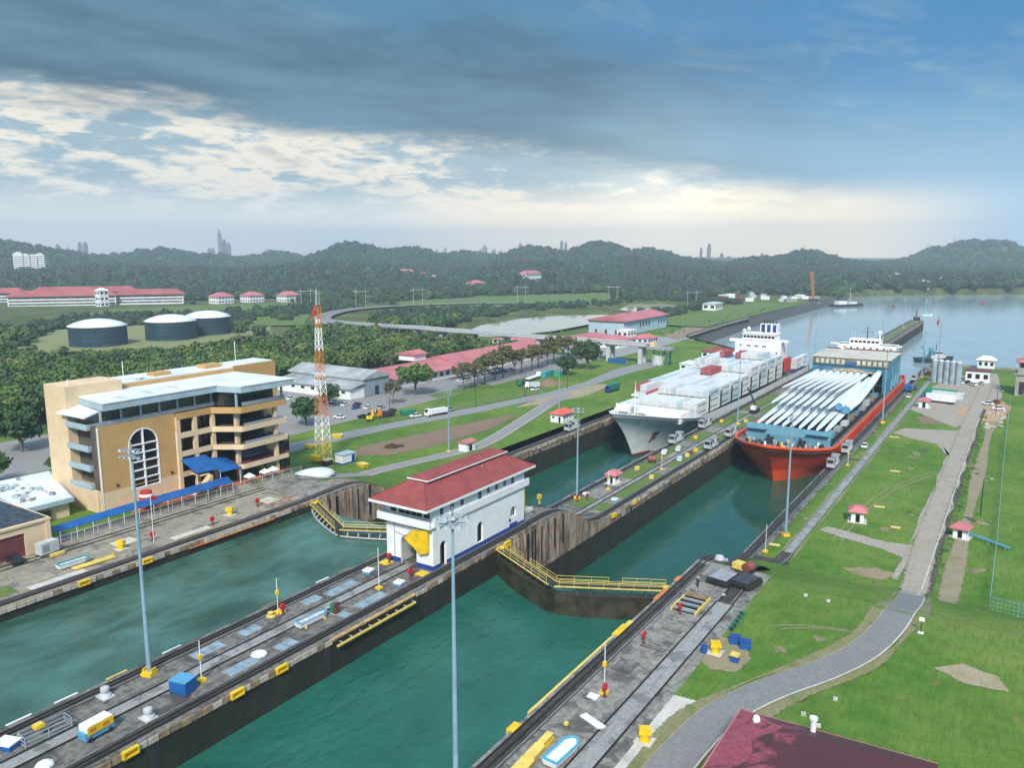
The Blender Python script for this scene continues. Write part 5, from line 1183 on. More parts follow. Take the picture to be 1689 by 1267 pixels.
    for i, y in enumerate((292, 318, 342)):
        r_ = MB(); zt_ = (0.2, 1.4, 1.6)[i]
        for k in range(11): x = cx - 12.5 + 2.5 * k; r_.bar((x, y, -6.5), (x, y, zt_), 0.22)
        for z in np.arange(-4.6, zt_ + 0.1, 2.2): r_.bar((cx - 12.6, y, z), (cx + 12.6, y, z), 0.2)
        r_.build('blade_rack', STEELB2, t)
heavy_ship()
# wind turbine blades: each one a thing
def blade_mesh():
    mb = MB(); L = 58.0; secs = []
    for k in range(15):
        s = k / 14; y = L * s
        chord = float(np.interp(s, [0, 0.06, 0.2, 0.45, 0.8, 0.97, 1.0], [2.4, 2.6, 3.5, 3.0, 2.2, 1.5, 0.5])); th = float(np.interp(s, [0, 0.06, 0.2, 0.5, 1.0], [2.3, 2.2, 1.3, 0.65, 0.08]))
        off = 0.35 * (chord - 2.3) * 0.5; bend = 0.3 * (s ** 2)
        secs.append([(off + chord / 2 * math.cos(a), y, bend + th / 2 * math.sin(a) * (1 if math.cos(a) < 0 or s < 0.05 else 0.75)) for a in np.linspace(0, 2 * math.pi, 13)[:-1]])
    n = 12; mb.v = [p for q in secs for p in q]
    mb.f = [(i * n + j, i * n + (j + 1) % n, (i + 1) * n + (j + 1) % n, (i + 1) * n + j) for i in range(14) for j in range(n)] + [tuple(range(n))[::-1]]
    me = mb.mesh('turbine_blade', True); me.materials.append(mat('blade_white', (0.74, 0.79, 0.81), 0.35, 0.06, 0.2, 0.08)); return me
BL = blade_mesh()
ROOT = MB(); ROOT.add([(1.25 * math.cos(a), -0.1, 1.25 * math.sin(a)) for a in np.linspace(0, 2 * math.pi, 17)[:-1]] + [(1.25 * math.cos(a), 0.5, 1.25 * math.sin(a)) for a in np.linspace(0, 2 * math.pi, 17)[:-1]], [(i, (i + 1) % 16, 16 + (i + 1) % 16, 16 + i) for i in range(16)] + [tuple(range(16))])
ROOTM = ROOT.mesh('root_ring'); ROOTM.materials.append(SKYB)
def blade(x, yroot, zroot, ytip, ztip, label, group, roll=0.0):
    d = Vector((0, ytip - yroot, ztip - zroot)); L = d.length
    o = bpy.data.objects.new('turbine_blade', BL); COL.objects.link(o); o.location = (x, yroot, zroot)
    o.scale = (1.0, L / 58.0, 1.0); o.rotation_mode = 'XYZ'
    sgn = 1 if ytip > yroot else -1
    ang = math.atan2(ztip - zroot, abs(ytip - yroot)); o.rotation_euler = (ang, roll, 0 if sgn > 0 else math.pi)
    tag(o, label, 'turbine blade', group); piece(ROOTM, 'root_ring', (0, 0, 0), o); return o
bq = random.Random(4); cx = 24.7; OD = 'first second third fourth fifth sixth seventh eighth ninth'.split()
for i in range(9):
    x = cx - 11.6 + 2.75 * i
    blade(x, 322, -0.6, 263.5, -3.3, 'white turbine blade, %s from the left in the lowest row' % OD[i], 'lowest row of turbine blades', 0.12)
for i in range(8):
    x = cx - 12.4 + 2.75 * i
    blade(x, 343, 1.9, 284, 0.3, 'white turbine blade, %s from the left in the middle row' % OD[i], 'middle row of turbine blades', 0.12)
for i in range(8):
    x = cx - 12.9 + 2.75 * i
    blade(x, 361, 2.5, 301, 3.5, 'white turbine blade, %s from the left in the rearmost row by the deckhouse' % OD[i], 'top row of turbine blades', 0.12)
for i, lab in enumerate(('turbine blade with its round blue root facing the bow', 'right turbine blade lying with its root towards the bow')):
    blade(cx + 9.4 + 2.9 * i, 291 - 2 * i, 0.6 - 0.6 * i, 352, 2.6, lab, None, 0.1)
blade(cx + 12.4, 355, 4.6, 292, -1.5, 'outermost right turbine blade overhanging the red side deck', None, 0.0)
# ------------------------------------------------------------------ tall light masts
def mast_proto(h, heads, detailed=True):
    t = thing('light_mast', 'x', 'light mast')
    MB().cyl(0, 0, 0.45, h, 0.30, 0.13, 10).build('pole', MASTM, t)
    MB().cbox(0, 0, 0, 1.5, 1.5, 0.45).build('base_block', YELLOW, t)
    if detailed:
        for s in (-1, 1): MB().cbox(0.62 * s, 0.0, 0.45, 0.16, 0.9, 0.45).build('base_lug', YELLOW, t)
    hd = MB().cyl(0, 0, h - 0.15, h + 0.1, 0.55, 0.55, 10).build('lamp_ring', METAL, t)
    a = MB()
    for s in (-1, 1): a.bar((-1.3, 0.3 * s, h - 0.1), (1.3, 0.3 * s, h - 0.1), 0.05).bar((-1.3, 0.3 * s, h + 0.75), (1.3, 0.3 * s, h + 0.75), 0.05)
    a.bar((0, 0, h - 0.2), (0, 0, h + 1.6), 0.09).build('cross_arm', METAL, hd)
    for i in range(heads):
        x = -1.3 + 2.6 * (i % (heads // 2)) / (heads // 2 - 1); z = h - 0.35 if i < heads // 2 else h + 0.5
        MB().cbox(x, -0.4, z, 0.42, 0.42, 0.24, 0.3 * (i % 3 - 1), 0.6).build('floodlight', METAL, hd)
    return t
M1 = mast_proto(29.4, 10); M1.location = (-4.6, 54.4, 0.0); M1['group'] = 'light masts'; M1.rotation_euler.z = R(20)
M1['label'] = 'tall blue light mast on the near pier beside the left lane'
copy_tree(M1, (43.9, 56.2, 0.0), R(40), 'tall blue light mast in the foreground rising before the control house')
M2 = mast_proto(26.2, 8); M2.location = (46.4, 173.0, ZL); M2['group'] = 'light masts'; M2.rotation_euler.z = R(40); M2['label'] = 'light mast on the right lawn in front of the orange bow'
copy_tree(M2, (45.6, 311, ZL), R(30), 'light mast standing beside the orange hull amidships')
M3 = mast_proto(22.6, 6, False); M3.location = (-4.9, 171.4, ZL); M3['group'] = 'light masts'; M3.rotation_euler.z = R(30); M3['label'] = 'light mast on the pier just beyond the control house'
for x, y, lab in ((1.9, 280.5, 'light mast on the pier between the two ships'), (-4.8, 430, 'light mast on the pier behind the white ship bridge'), (-0.4, 625, 'light mast halfway along the far guide wall'), (2.0, 713.8, 'light mast near the tip of the far guide wall'), (44.9, 437, 'light mast on the right wall behind the orange ship stern'), (47.1, 493, 'light mast in front of the dark tugboat')):
    copy_tree(M3, (x, y, ZL), R(30), lab)
for x, y, lab in ((-61.3, 191.6, 'light mast on the left lawn beyond the control house roof'), (-55, 250, 'light mast beside the small white hut on the left lawn')):
    copy_tree(M3, (x, y, ZL), R(10), lab, scale=0.83)
def street_lamp():
    t = thing('street_lamp', 'x', 'lamp post', group='lamp posts along the service road')
    MB().cyl(0, 0, 0, 9, 0.13, 0.08, 6).build('pole', DARK, t); MB().bar((0, 0, 9), (1.5, 0, 9.3), 0.06).build('arm', DARK, t); MB().cbox(1.6, 0, 9.2, 0.7, 0.3, 0.18).build('lamp_head', LGREY, t); return t
SL = street_lamp(); SL.location = (-110.5, 219.4, ZL); SL['label'] = 'dark lamp post beside the parked trucks left of the service road'
for x, y, lab in ((-95.7, 254, 'dark lamp post between the road and the long lawn'), (-86, 312, 'lamp post near the teal containers'), (-79, 412, 'lamp post near the end of the road bridge'), (-92, 285, 'lamp post by the soil heap'), (81.6, 212, 'thin dark pole on the bare track at the right'), (79.6, 352, 'thin pole by the laterite yard at the right')):
    copy_tree(SL, (x, y, ZL), 0, lab)
# ------------------------------------------------------------------ clutter on pier and aprons
def marker(loc, label, h=5.6, flag=True):
    t = thing('marker_pole', label, 'pole', loc, group='marker poles on the lock walls')
    MB().bar((0, 0, 0.35), (0, 0, h), 0.06, 6).build('pole', WHITE, t); MB().cbox(0, 0, 0, 0.95, 0.95, 0.35).build('base_block', YELLOW, t)
    if flag: MB().cbox(0, 0, h * 0.55, 0.42, 0.42, 0.6).build('signal_box', YELLOW, t)
marker((2.6, 57, 0.03), 'white pole with yellow box beside the blue crate')
marker((-4.5, 75.5, 0.03), 'white pole with yellow box near the left edge of the pier')
marker((2.3, 90.5, 0.03), 'plain white pole on yellow base near the control house', 7.0, False)
marker((47.0, 82.6, 0.03), 'white pole beside the red hydrant on the right apron', 6.6)
marker((45.4, 160.8, ZL + 0.03), 'white pole at the foot of the ramp on the right wall', 6.0, False)
marker((46.5, 242.3, ZL), 'yellow pole on the lawn beside the towing locomotives', 6.0)
marker((-1.6, 182.5, ZL + 0.03), 'pole with yellow box beside the small pier hut', 5.0)
marker((2.6, 208.4, ZL + 0.03), 'pole with yellow box in the middle of the far pier', 5.5)
def hydrant(loc, label):
    t = thing('hose_post', label, 'hydrant', loc, group='red hose posts')
    MB().cyl(0, 0, 0, 0.25, 0.3, 0.25, 8).cyl(0, 0, 0.25, 1.2, 0.14, 0.14, 8).build('stand', BROWN, t)
    MB().add([(0.16 * s_, 0.5 * math.cos(a), 1.35 + 0.5 * math.sin(a)) for s_ in (-1, 1) for a in np.linspace(0, 2 * math.pi, 13)[:-1]], [tuple(range(12)), tuple(range(23, 11, -1))] + [((i + 1) % 12, i, 12 + i, 12 + (i + 1) % 12) for i in range(12)]).build('hose_reel', REDP, t)
for loc, lab in (((-3.4, 75.5, 0.03), 'red hose post beside the yellow valve on the pier'), ((-3.6, 99.6, 0.03), 'red hose post at the left foot of the control house'), ((3.9, 96.4, 0.03), 'red hose post before the near corner of the control house'), ((45.9, 97.1, 0.03), 'red hose post alone on the right apron'), ((47.4, 81.9, 0.03), 'red hose post beside the white pole on the right apron'), ((-48.5, 83.2, 0.03), 'red hose post on the left apron below the striped kiosk'), ((-46.5, 95.0, 0.03), 'red hose post on the left apron by the edge track'), ((-48.5, 107.8, 0.03), 'red hose post on the left apron near the gate'), ((-3.4, 168.9, ZL + 0.05), 'red hose post at the foot of the pier light mast'), ((-2.0, 171.5, ZL + 0.05), 'red hose post on the turf beyond the pier mast'), ((46.8, 108.6, 0.03), 'red hose post at the edge of the open pit')): hydrant(loc, lab)
def bollard(loc, label, s=1.0):
    t = thing('mooring_bollard', label, 'bollard', loc, group='yellow mooring bollards'); t.scale = (s,) * 3
    MB().cbox(0, 0, 0, 2.0, 2.0, 0.08).build('base_plate', PALE, t)
    MB().lathe(0, 0, [(0.62, 0.08), (0.55, 0.5), (0.55, 0.9), (0.62, 1.0)], 14).build('post', YELLOW, t)
    MB().cbox(0, 0, 1.0, 1.5, 1.15, 0.62, 0.5, 0.85).build('head', YELLOW, t)
for loc, lab in (((55.2, 76.3, 0.05), 'yellow mooring bollard on the pale slab in the foreground'), ((55.2, 100.0, 0.05), 'yellow mooring bollard beside the blue drum'), ((-48.9, 101, 0.03), 'yellow mooring bollard on the left apron opposite the grandstand'), ((-49.6, 77.6, 0.03), 'yellow mooring bollard on the left apron beside the light mast')): bollard(loc, lab, 1.0)
def simple(name, cat, label, parts, loc=(0, 0, 0), rz=0.0, group=None):
    """thing made of (part name, MB, material)"""
    t = thing(name, label, cat, loc, rz, group)
    for n_, mb, m in parts: mb.build(n_, m, t)
    return t
simple('equipment_crate', 'crate', 'bright blue covered crate in the middle of the near pier', [('box', MB().box(-1.25, 1.25, -1.0, 1.0, 0.12, 1.7), BLUE), ('lid', MB().box(-1.32, 1.32, -1.07, 1.07, 1.7, 1.86), SKYB), ('skid', MB().box(-1.2, -0.9, -1, 1, 0, 0.12), DARK), ('skid', MB().box(0.9, 1.2, -1, 1, 0, 0.12), DARK)], (2.7, 54.3, 0.03), R(14))
for loc, lab in (((-4.3, 48.3, 0.03), 'white mushroom vent on the left side of the pier'), ((4.4, 48.5, 0.03), 'white mushroom vent on the right side of the pier')):
    t = thing('deck_vent', lab, 'vent', loc, group='mushroom vents'); MB().cbox(0, 0, 0, 1.9, 1.5, 0.14).build('base_plate', LGREY, t); MB().lathe(0, 0, [(0.75, 0.14), (0.7, 0.35), (0.42, 0.5), (0.42, 0.75), (0.55, 0.85), (0.52, 1.25), (0.3, 1.35)], 16).build('cowl', LGREY, t)
# steel cage
t = thing('steel_cage', 'open galvanised pipe cage on the left of the near pier', 'cage', (-2.4, 40.2, 0.03), R(90 - 62))
t.rotation_euler.z = R(-3)
for z in (0.15, 0.6, 1.15):
    MB().bar((-0.9, -2.5, z), (0.9, -2.5, z), 0.06).bar((0.9, -2.5, z), (0.9, 2.5, z), 0.06).bar((0.9, 2.5, z), (-0.9, 2.5, z), 0.06).bar((-0.9, 2.5, z), (-0.9, -2.5, z), 0.06).build('rail_ring', METAL, t)
for x in (-0.9, 0.9):
    for y in (-2.5, 0, 2.5): MB().bar((x, y, 0), (x, y, 1.15), 0.07).build('upright', METAL, t)
simple('valve_box', 'box', 'small yellow box on top of the pipe cage', [('box', MB().cbox(0, 0, 0, 0.9, 1.0, 0.4), YELLOW), ('lid', MB().cbox(0, 0, 0.4, 0.7, 0.8, 0.08), YPALE)], (-2.6, 39.6, 1.2))
# small blue and yellow vehicle
t = thing('utility_cart', 'small blue service cart with yellow side panel on the near pier', 'cart', (2.6, 43.3, 0.05), R(4))
MB().box(-0.75, 0.75, -1.75, 1.75, 0.35, 1.25).build('body', SKYB, t); MB().box(-0.8, 0.72, -1.5, 1.6, 1.25, 1.95).build('cargo_box', WHITE, t)
s = MB().box(0.73, 0.82, -1.5, 1.6, 0.95, 1.9).build('side_panel', YELLOW, t); MB().box(0.825, 0.84, -1.2, -0.5, 1.2, 1.6).build('hatch', ORANGE, s); MB().box(0.825, 0.84, 0.3, 1.1, 1.2, 1.6).build('hatch', ORANGE, s)
for x in (-0.7, 0.7):
    for y in (-1.2, 1.2): MB().bar((x - 0.1, y, 0.32), (x + 0.1, y, 0.32), 0.32, 10).build('wheel', DARK, t)
simple('tool_locker', 'locker', 'blue locker with white lid at the left edge of the picture', [('box', MB().box(-1.1, 1.1, -0.8, 0.8, 0, 0.6), BLUE), ('lid', MB().box(-1.15, 1.15, -0.85, 0.85, 0.6, 0.78), WHITE)], (-3.6, 36.7, 0.03), R(20))
simple('tarpaulin', 'cover', 'white tarpaulin heap at the bottom edge of the pier', [('cover', MB().lathe(0, 0, [(1.0, 0), (0.85, 0.35), (0.4, 0.6), (0.1, 0.66)], 9), WHITE), ('rope', MB().lathe(0, 0, [(1.03, 0.08), (1.03, 0.16)], 9), GREY)], (3.3, 37.2, 0.03))
simple('tarpaulin', 'cover', 'white tarpaulin heap beside the blue hatch plates', [('cover', MB().lathe(0, 0, [(1.15, 0), (1.0, 0.3), (0.5, 0.5), (0.1, 0.55)], 9), WHITE), ('rope', MB().lathe(0, 0, [(1.18, 0.08), (1.18, 0.15)], 9), GREY)], (3.3, 65.5, 0.03))
HATCH = mat('blue_grey_plate', (0.25, 0.34, 0.40), 0.5, 0.35, 0.8, 0.45)
def hatch(x, y, n, label, w=1.9, l=1.45, m=HATCH):
    t = thing('deck_hatch', label, 'hatch', (x, y, 0.03), group='hatch covers in the pier deck')
    MB().cbox(0, 0, 0, w + 0.2, n * (l + 0.12) + 0.15, 0.05).build('frame', DECK_W, t)
    for i in range(n): MB().cbox(0, (i - (n - 1) / 2) * (l + 0.12), 0.05, w, l, 0.06).build('plate', m, t)
for a in ((-3.6, 62.4, 3, 'three blue hatch plates on the left of the pier past the pole'), (3.9, 62.2, 3, 'three blue hatch plates on the right of the pier past the crate'), (-3.4, 69.5, 2, 'dark rimmed hatch pair on the left of the pier'), (4.2, 69.4, 2, 'pale hatch with yellow rim near the right edge of the pier'), (-2.9, 87.2, 4, 'row of four hatch plates left of the pale track near the house'), (4.2, 86.6, 4, 'row of four hatch plates right of the pale track near the house'), (-3.6, 81.5, 2, 'worn grey hatch plates left of the track'), (4.4, 80.6, 1, 'single blue hatch plate beside the boat cradle')): hatch(*a)
def ventbox(loc, lab): simple('vent_box', 'box', lab, [('box', MB().cbox(0, 0, 0, 1.3, 1.3, 0.45), SKYB), ('lid', MB().cbox(0, 0, 0.45, 1.5, 1.5, 0.3, 0, 0.95), WHITE), ('stud', MB().cyl(0, 0, 0.75, 0.95, 0.08), GREY)], loc, R(8), 'white topped vent boxes')
ventbox((-3.6, 94.3, 0.03), 'white topped blue box left of the track before the house'); ventbox((4.1, 93.4, 0.03), 'white topped blue box right of the track before the house')
ventbox((-4.0, 174.6, ZL + 0.05), 'white topped box on the turf left of the far pier'); ventbox((4.2, 174.4, ZL + 0.05), 'white topped box on the turf right of the far pier')
for x, y, lab in ((-4.2, 99.3, 'yellow plate at the left foot of the control house'), (4.3, 98.9, 'yellow plate at the near corner of the control house')): simple('floor_plate', 'plate', lab, [('plate', MB().cbox(0, 0, 0, 1.9, 1.7, 0.12), YELLOW), ('edge', MB().cbox(0, 0.95, 0, 1.9, 0.1, 0.2), YPALE)], (x, y, 0.03), 0, 'yellow floor plates')
# boat cradle
t = thing('work_boat', 'narrow white boat with blue rim in a cradle on the near pier', 'boat', (2.2, 76.2, 0.05), R(-2))
def small_boat(t, L, W, rim, inner):
    out = [(-W / 2, -L / 2), (W / 2, -L / 2), (W / 2, L * 0.30), (W * 0.25, L * 0.46), (0, L / 2), (-W * 0.25, L * 0.46), (-W / 2, L * 0.30)]
    inn = [(x * 0.78, y * 0.90) for x, y in out]; n = len(out)
    MB().add([(x * 0.8, y * 0.95, 0.25) for x, y in out] + [(x, y, 0.95) for x, y in out], [tuple(range(n - 1, -1, -1))] + [(i, (i + 1) % n, n + (i + 1) % n, n + i) for i in range(n)]).build('hull', WHITE, t)
    MB().add([(x, y, 0.96) for x, y in out] + [(x, y, 0.96) for x, y in inn] + [(x, y, 1.06) for x, y in out] + [(x, y, 1.06) for x, y in inn], [(2 * n + i, 2 * n + (i + 1) % n, 3 * n + (i + 1) % n, 3 * n + i) for i in range(n)] + [(i, (i + 1) % n, 2 * n + (i + 1) % n, 2 * n + i) for i in range(n)] + [(n + (i + 1) % n, n + i, 3 * n + i, 3 * n + (i + 1) % n) for i in range(n)]).build('gunwale', rim, t)
    MB().add([(x * 0.98, y * 0.98, 0.6) for x, y in inn], [tuple(range(n))]).build('floor', inner, t)
    for y in (-L * 0.18, L * 0.16): MB().box(-W * 0.38, W * 0.38, y - 0.14, y + 0.14, 0.75, 0.82).build('thwart', WHITE, t)
small_boat(t, 5.6, 1.5, SKYB, LGREY)
for y in (-1.8, 1.8): MB().box(-0.9, 0.9, y - 0.1, y + 0.1, 0, 0.3).build('cradle_beam', YPALE, t)
simple('control_cabinet', 'cabinet', 'green cabinet with a dark red door beside the boat cradle', [('cabinet', MB().box(-0.45, 0.2, -0.4, 0.4, 0.1, 1.6), GREENP), ('door', MB().box(0.25, 0.75, -0.45, 0.45, 0.1, 1.8), BROWN), ('plinth', MB().box(-0.5, 0.8, -0.45, 0.45, 0, 0.1), PALE)], (2.6, 80.2, 0.03))
t = thing('valve_station', 'yellow valve wheels on the left side of the pier', 'valve', (-4.6, 74.2, 0.03))
for x, y in ((0, 0), (0.3, 1.8)): MB().lathe(x, y, [(0.7, 0), (0.7, 0.12), (0.25, 0.2), (0.2, 0.5), (0.45, 0.55), (0.45, 0.65)], 12).build('wheel', YPALE, t)
# right apron
t = thing('work_boat', 'white and blue boat on the right apron at the bottom edge', 'boat', (48.9, 68.8, 0.05), R(-4)); small_boat(t, 5.4, 2.0, mat('cyan_rim', (0.05, 0.38, 0.58), 0.4, 0.1, 0.5, 0.1), WHITE)
t = thing('gangway', 'pale yellow stepped gangway lying beside the foreground boat', 'gangway', (46.2, 67.4, 0.05), R(2))
for i, (y0, y1, w) in enumerate(((-4, -1.4, 1.5), (-1.4, 1.2, 1.25), (1.2, 3.6, 0.85))): MB().box(-w / 2, w / 2, y0, y1, 0.3 + 0.12 * i, 0.55 + 0.12 * i).build('deck_section', YPALE, t)
for x in (-0.4, 0.4): MB().box(x - 0.08, x + 0.08, -4, 3.6, 0, 0.3).build('beam', YELLOW, t)
simple('standing_sign', 'sign', 'small yellow box on a tripod stand behind the gangway', [('box', MB().cbox(0, 0, 1.2, 0.45, 0.45, 0.3), YPALE), ('leg', MB().bar((-0.3, -0.2, 0), (0, 0, 1.2), 0.04), WOOD), ('leg', MB().bar((0.3, -0.2, 0), (0, 0, 1.2), 0.04), WOOD), ('leg', MB().bar((0, 0.35, 0), (0, 0, 1.2), 0.04), WOOD)], (47.2, 72.6, 0.03))
for x, y, l_, w_, rz, lab in ((46.2, 81.2, 1.1, 1.3, 0, 'small white slab beside the red hose post'), (48.6, 76.4, 3.4, 1.0, 70, 'long white slab on the right apron')): simple('concrete_slab', 'slab', lab, [('slab', MB().cbox(0, 0, 0, w_, l_, 0.14, R(rz)), WHITE), ('shim', MB().cbox(0, 0, -0.01, w_ * 0.8, l_ * 0.8, 0.02, R(rz)), DARK)], (x, y, 0.035))
for x, y, w_, l_, lab in ((47.7, 103.0, 3.0, 1.0, 'dark outlined slot cover on the right apron'), (47.5, 96.6, 3.6, 0.9, 'dark recessed slot across the right apron'), (46.4, 90.0, 2.6, 3.4, 'square dark hatch in the right apron')):
    t = thing('slot_cover', lab, 'hatch', (x, y, 0.03), group='slots in the right apron'); MB().cbox(0, 0, 0, w_, l_, 0.04).build('frame', mat('worn_dark_concrete', (0.10, 0.095, 0.09), 0.8, 0.4, 0.8, 0.3), t); MB().cbox(0, 0, 0.04, w_ - 0.4, l_ - 0.4, 0.03).build('cover', DECK, t)
t = thing('equipment_pit', 'open pit with timber frame and machinery in the right apron', 'pit', (47.0, 112.6, 0.0))
MB().cbox(0, 0, 0.03, 3.6, 6.4, 0.04).build('pit_floor', DARK, t)
for x in (-1.9, 1.9): MB().box(x - 0.12, x + 0.12, -3.3, 3.3, 0, 0.45).build('side_beam', YPALE, t)
for i in range(5): MB().box(-1.7, 1.7, -2.8 + 0.9 * i, -2.4 + 0.9 * i, 0.1, 0.5).build('machinery', (METAL, DARK, METAL, DARK, GREY)[i], t)
for i in range(3): MB().box(-1.8, 1.8, 2.0 + 0.45 * i, 2.3 + 0.45 * i, 0.4, 0.75).build('timber', WOOD, t)
def black_box(loc, rz, label, sx, sy, top):
    t = thing('rubber_fender_raft', label, 'fender', loc, rz, 'black tyre rimmed rafts')
    MB().cbox(0, 0, 0.35, sx, sy, 0.75).build('deck_box', DARK, t); MB().cbox(0, 0, 1.1, sx - 0.3, sy - 0.3, 0.06).build('deck', top, t)
    for i in range(8):
        for s in (-1, 1): MB().bar((-sx / 2 + sx * (i + 0.5) / 8, s * (sy / 2 + 0.05), 0.45), (-sx / 2 + sx * (i + 0.5) / 8, s * (sy / 2 + 0.28), 0.45), 0.4, 8).build('tyre', DARK, t)
        if i < 6:
            for s in (-1, 1): MB().bar((s * (sx / 2 + 0.05), -sy / 2 + sy * (i + 0.5) / 6, 0.45), (s * (sx / 2 + 0.28), -sy / 2 + sy * (i + 0.5) / 6, 0.45), 0.4, 8).build('tyre', DARK, t)
black_box((48.3, 124.0, 0.05), R(-8), 'black raft with bare grey deck at the top of the ramp', 3.4, 4.6, GREY)
black_box((51.9, 124.6, 0.05), R(-12), 'black raft studded with tyres beside the grass slope', 3.2, 4.4, mat('worn_black', (0.055, 0.06, 0.07), 0.5, 0.6, 1.5, 0.2))
t = thing('cable_winch', 'tan winch with rust red drum behind the black rafts', 'winch', (50.0, 130.4, 0.05), R(-15))
MB().box(-2.0, 0.4, -0.9, 0.9, 0.2, 1.2).build('housing', YPALE, t); MB().bar((0.7, -0.9, 0.9), (0.7, 0.9, 0.9), 0.85, 14).build('drum', mat('rust_red_drum', (0.25, 0.08, 0.06), 0.6, 0.3, 1.0, 0.2), t); MB().box(-2.1, 1.6, -1, 1, 0, 0.2).build('skid', DARK, t)
t = thing('roller_guide', 'pale curved roller guide at the head of the ramp', 'machine', (44.6, 133.2, -0.3)); MB().lathe(0, 0, [(0.8, 0), (0.9, 0.4), (0.7, 0.9), (0.2, 1.1)], 14).build('roller', LGREY, t); MB().cbox(0.6, 0.4, 0, 1.6, 1.0, 0.3, 0.4).build('bed', GREY, t)
for x, y, lab in ((45.6, 119.4, 'person in dark clothes standing by the black raft'),):
    t = thing('person', lab, 'person', (x, y, 0.03))
    b = MB(); b.add([(r_ * sx_ * math.cos(a), r_ * 0.62 * math.sin(a), z) for z, r_, sx_ in ((0.0, 0.10, 1.4), (0.45, 0.12, 1.5), (0.85, 0.17, 1.1), (1.1, 0.16, 1.1), (1.38, 0.21, 1.15), (1.47, 0.09, 1.0), (1.53, 0.09, 1.0), (1.62, 0.12, 0.9), (1.74, 0.11, 0.9), (1.8, 0.03, 1)) for a in np.linspace(0, 2 * math.pi, 11)[:-1]], [(k * 10 + i, k * 10 + (i + 1) % 10, (k + 1) * 10 + (i + 1) % 10, (k + 1) * 10 + i) for k in range(9) for i in range(10)]); b.bar((-0.24, 0, 1.36), (-0.3, 0.05, 0.85), 0.05, 6).bar((0.24, 0, 1.36), (0.3, 0.05, 0.85), 0.05, 6).build('body', DARK, t, smooth=True)
    MB().lathe(0, 0, [(0.125, 1.7), (0.13, 1.76), (0.10, 1.84), (0.02, 1.87)], 10).build('helmet', WHITE, t)
for loc, lab, m_ in (((56.6, 104.2, 0.05), 'blue bin at the corner of the bare pad', BLUE), ((58.2, 103.6, 0.05), 'blue bin leaning beside the other bin on the grass', BLUE)): simple('storage_bin', 'bin', lab, [('bin', MB().cbox(0, 0, 0, 1.5, 1.1, 0.95), m_), ('lid', MB().cbox(0, 0, 0.95, 1.6, 1.2, 0.15), NAVY)], loc, R(20))
simple('drum', 'drum', 'blue drum on the left of the yellow bollard', [('barrel', MB().lathe(0, 0, [(0.42, 0), (0.45, 0.3), (0.42, 0.6), (0.45, 0.9), (0.42, 1.05)], 14), BLUE), ('cap', MB().cyl(0, 0, 1.05, 1.1, 0.38), NAVY)], (53.9, 99.2, 0.05))
simple('service_box', 'box', 'blue box with yellow lid at the edge of the grass', [('box', MB().cbox(0, 0, 0, 0.95, 0.95, 0.9), BLUE), ('lid', MB().cbox(0, 0, 0.9, 1.15, 1.15, 0.2), YPALE)], (58.2, 99.2, 0.05))
t = thing('pipe_spool', 'dark ribbed pipe lying on the grass beside the return track', 'pipe', (54.9, 110.5, 0.0)); MB().bar((0.2, -3.2, 0.35), (-0.2, 3.2, 0.35), 0.26, 10).build('pipe', DARK, t)
for k in range(5): y = -2.8 + 1.4 * k; MB().bar((0.0, y - 0.08, 0.35), (0.0, y + 0.08, 0.35), 0.42, 10).build('flange', GREENP, t)
# fenders and yellow brackets on the lock wall faces: pieces of the walls
FB = MB().box(0, 0.22, -0.64, 0.64, -0.85, -0.06).mesh('fender_panel'); FB.materials.append(WOOD)
FB2 = MB().box(0, 0.26, -0.64, 0.64, -0.8, -0.10).mesh('fender_panel'); FB2.materials.append(mat('pale_fender', (0.46, 0.42, 0.34), 0.8, 0.3, 0.8, 0.4))
FY = MB().box(0, 0.5, -0.95, -0.75, -0.8, 0.1).box(0, 0.5, 0.75, 0.95, -0.8, 0.1).box(0.0, 0.5, -0.75, 0.75, -0.08, 0.1).box(0.0, 0.5, -0.75, 0.75, -0.8, -0.6).box(0, 0.12, -0.75, 0.75, -0.6, -0.08).mesh('fender_bracket'); FY.materials.append(YELLOW)
LAD = MB().box(0, 0.04, -0.6, 0.6, -8, -0.2).mesh('wall_slot'); LAD.materials.append(DARK)
fq = random.Random(21); ybr = {44.2, 58.1, 65.2}
y = 24.0
while y < 101:
    if any(abs(y - b) < 0.8 for b in ybr): piece(FY, 'fender_bracket', (PW, y, 0), pier, 0)
    elif not (74 < y < 93): piece(FB if fq.random() < 0.6 else FB2, 'fender_panel', (PW - fq.uniform(0, 0.12), y, fq.uniform(-0.12, 0.04)), pier, 0)
    y += 1.42
for y in (46.8, 62.6, 73.4, 95.6, 97.6): piece(LAD, 'wall_slot', (PW + 0.003, y, 0), pier)
strip('fender_beam', PW + 0.02, PW + 0.32, 74.5, 92.5, flat0, -0.12, mat('tan_beam', (0.62, 0.40, 0.16), 0.7, 0.25, 0.8, 0.3), pier, 0.3)
strip('fender_beam', PW + 0.6, PW + 0.9, 74.8, 92.0, flat0, -1.15, YPALE, pier, 0.25)
for k in range(9): MB().bar((PW, 76 + 2 * k, -1.2), (PW + 0.75, 76 + 2 * k, -1.2), 0.12).build('beam_strut', GREY, pier)
y = 169.0; 
while y < 300:
    if fq.random() < 0.82: piece(FB2 if fq.random() < 0.5 else FB, 'fender_panel', (PW, y, float(prof_pier(y)) + fq.uniform(-0.05, 0.05)), pier)
    elif fq.random() < 0.3: piece(FY, 'fender_bracket', (PW, y, float(prof_pier(y))), pier)
    y += 1.45
for y in (119.6, 166.0): piece(FY, 'fender_bracket', (PW, y, float(prof_pier(y))), pier)
for k in range(5): piece(LAD, 'wall_slot', (PW + 0.003, 176 + 26 * k, ZL - 1), pier)
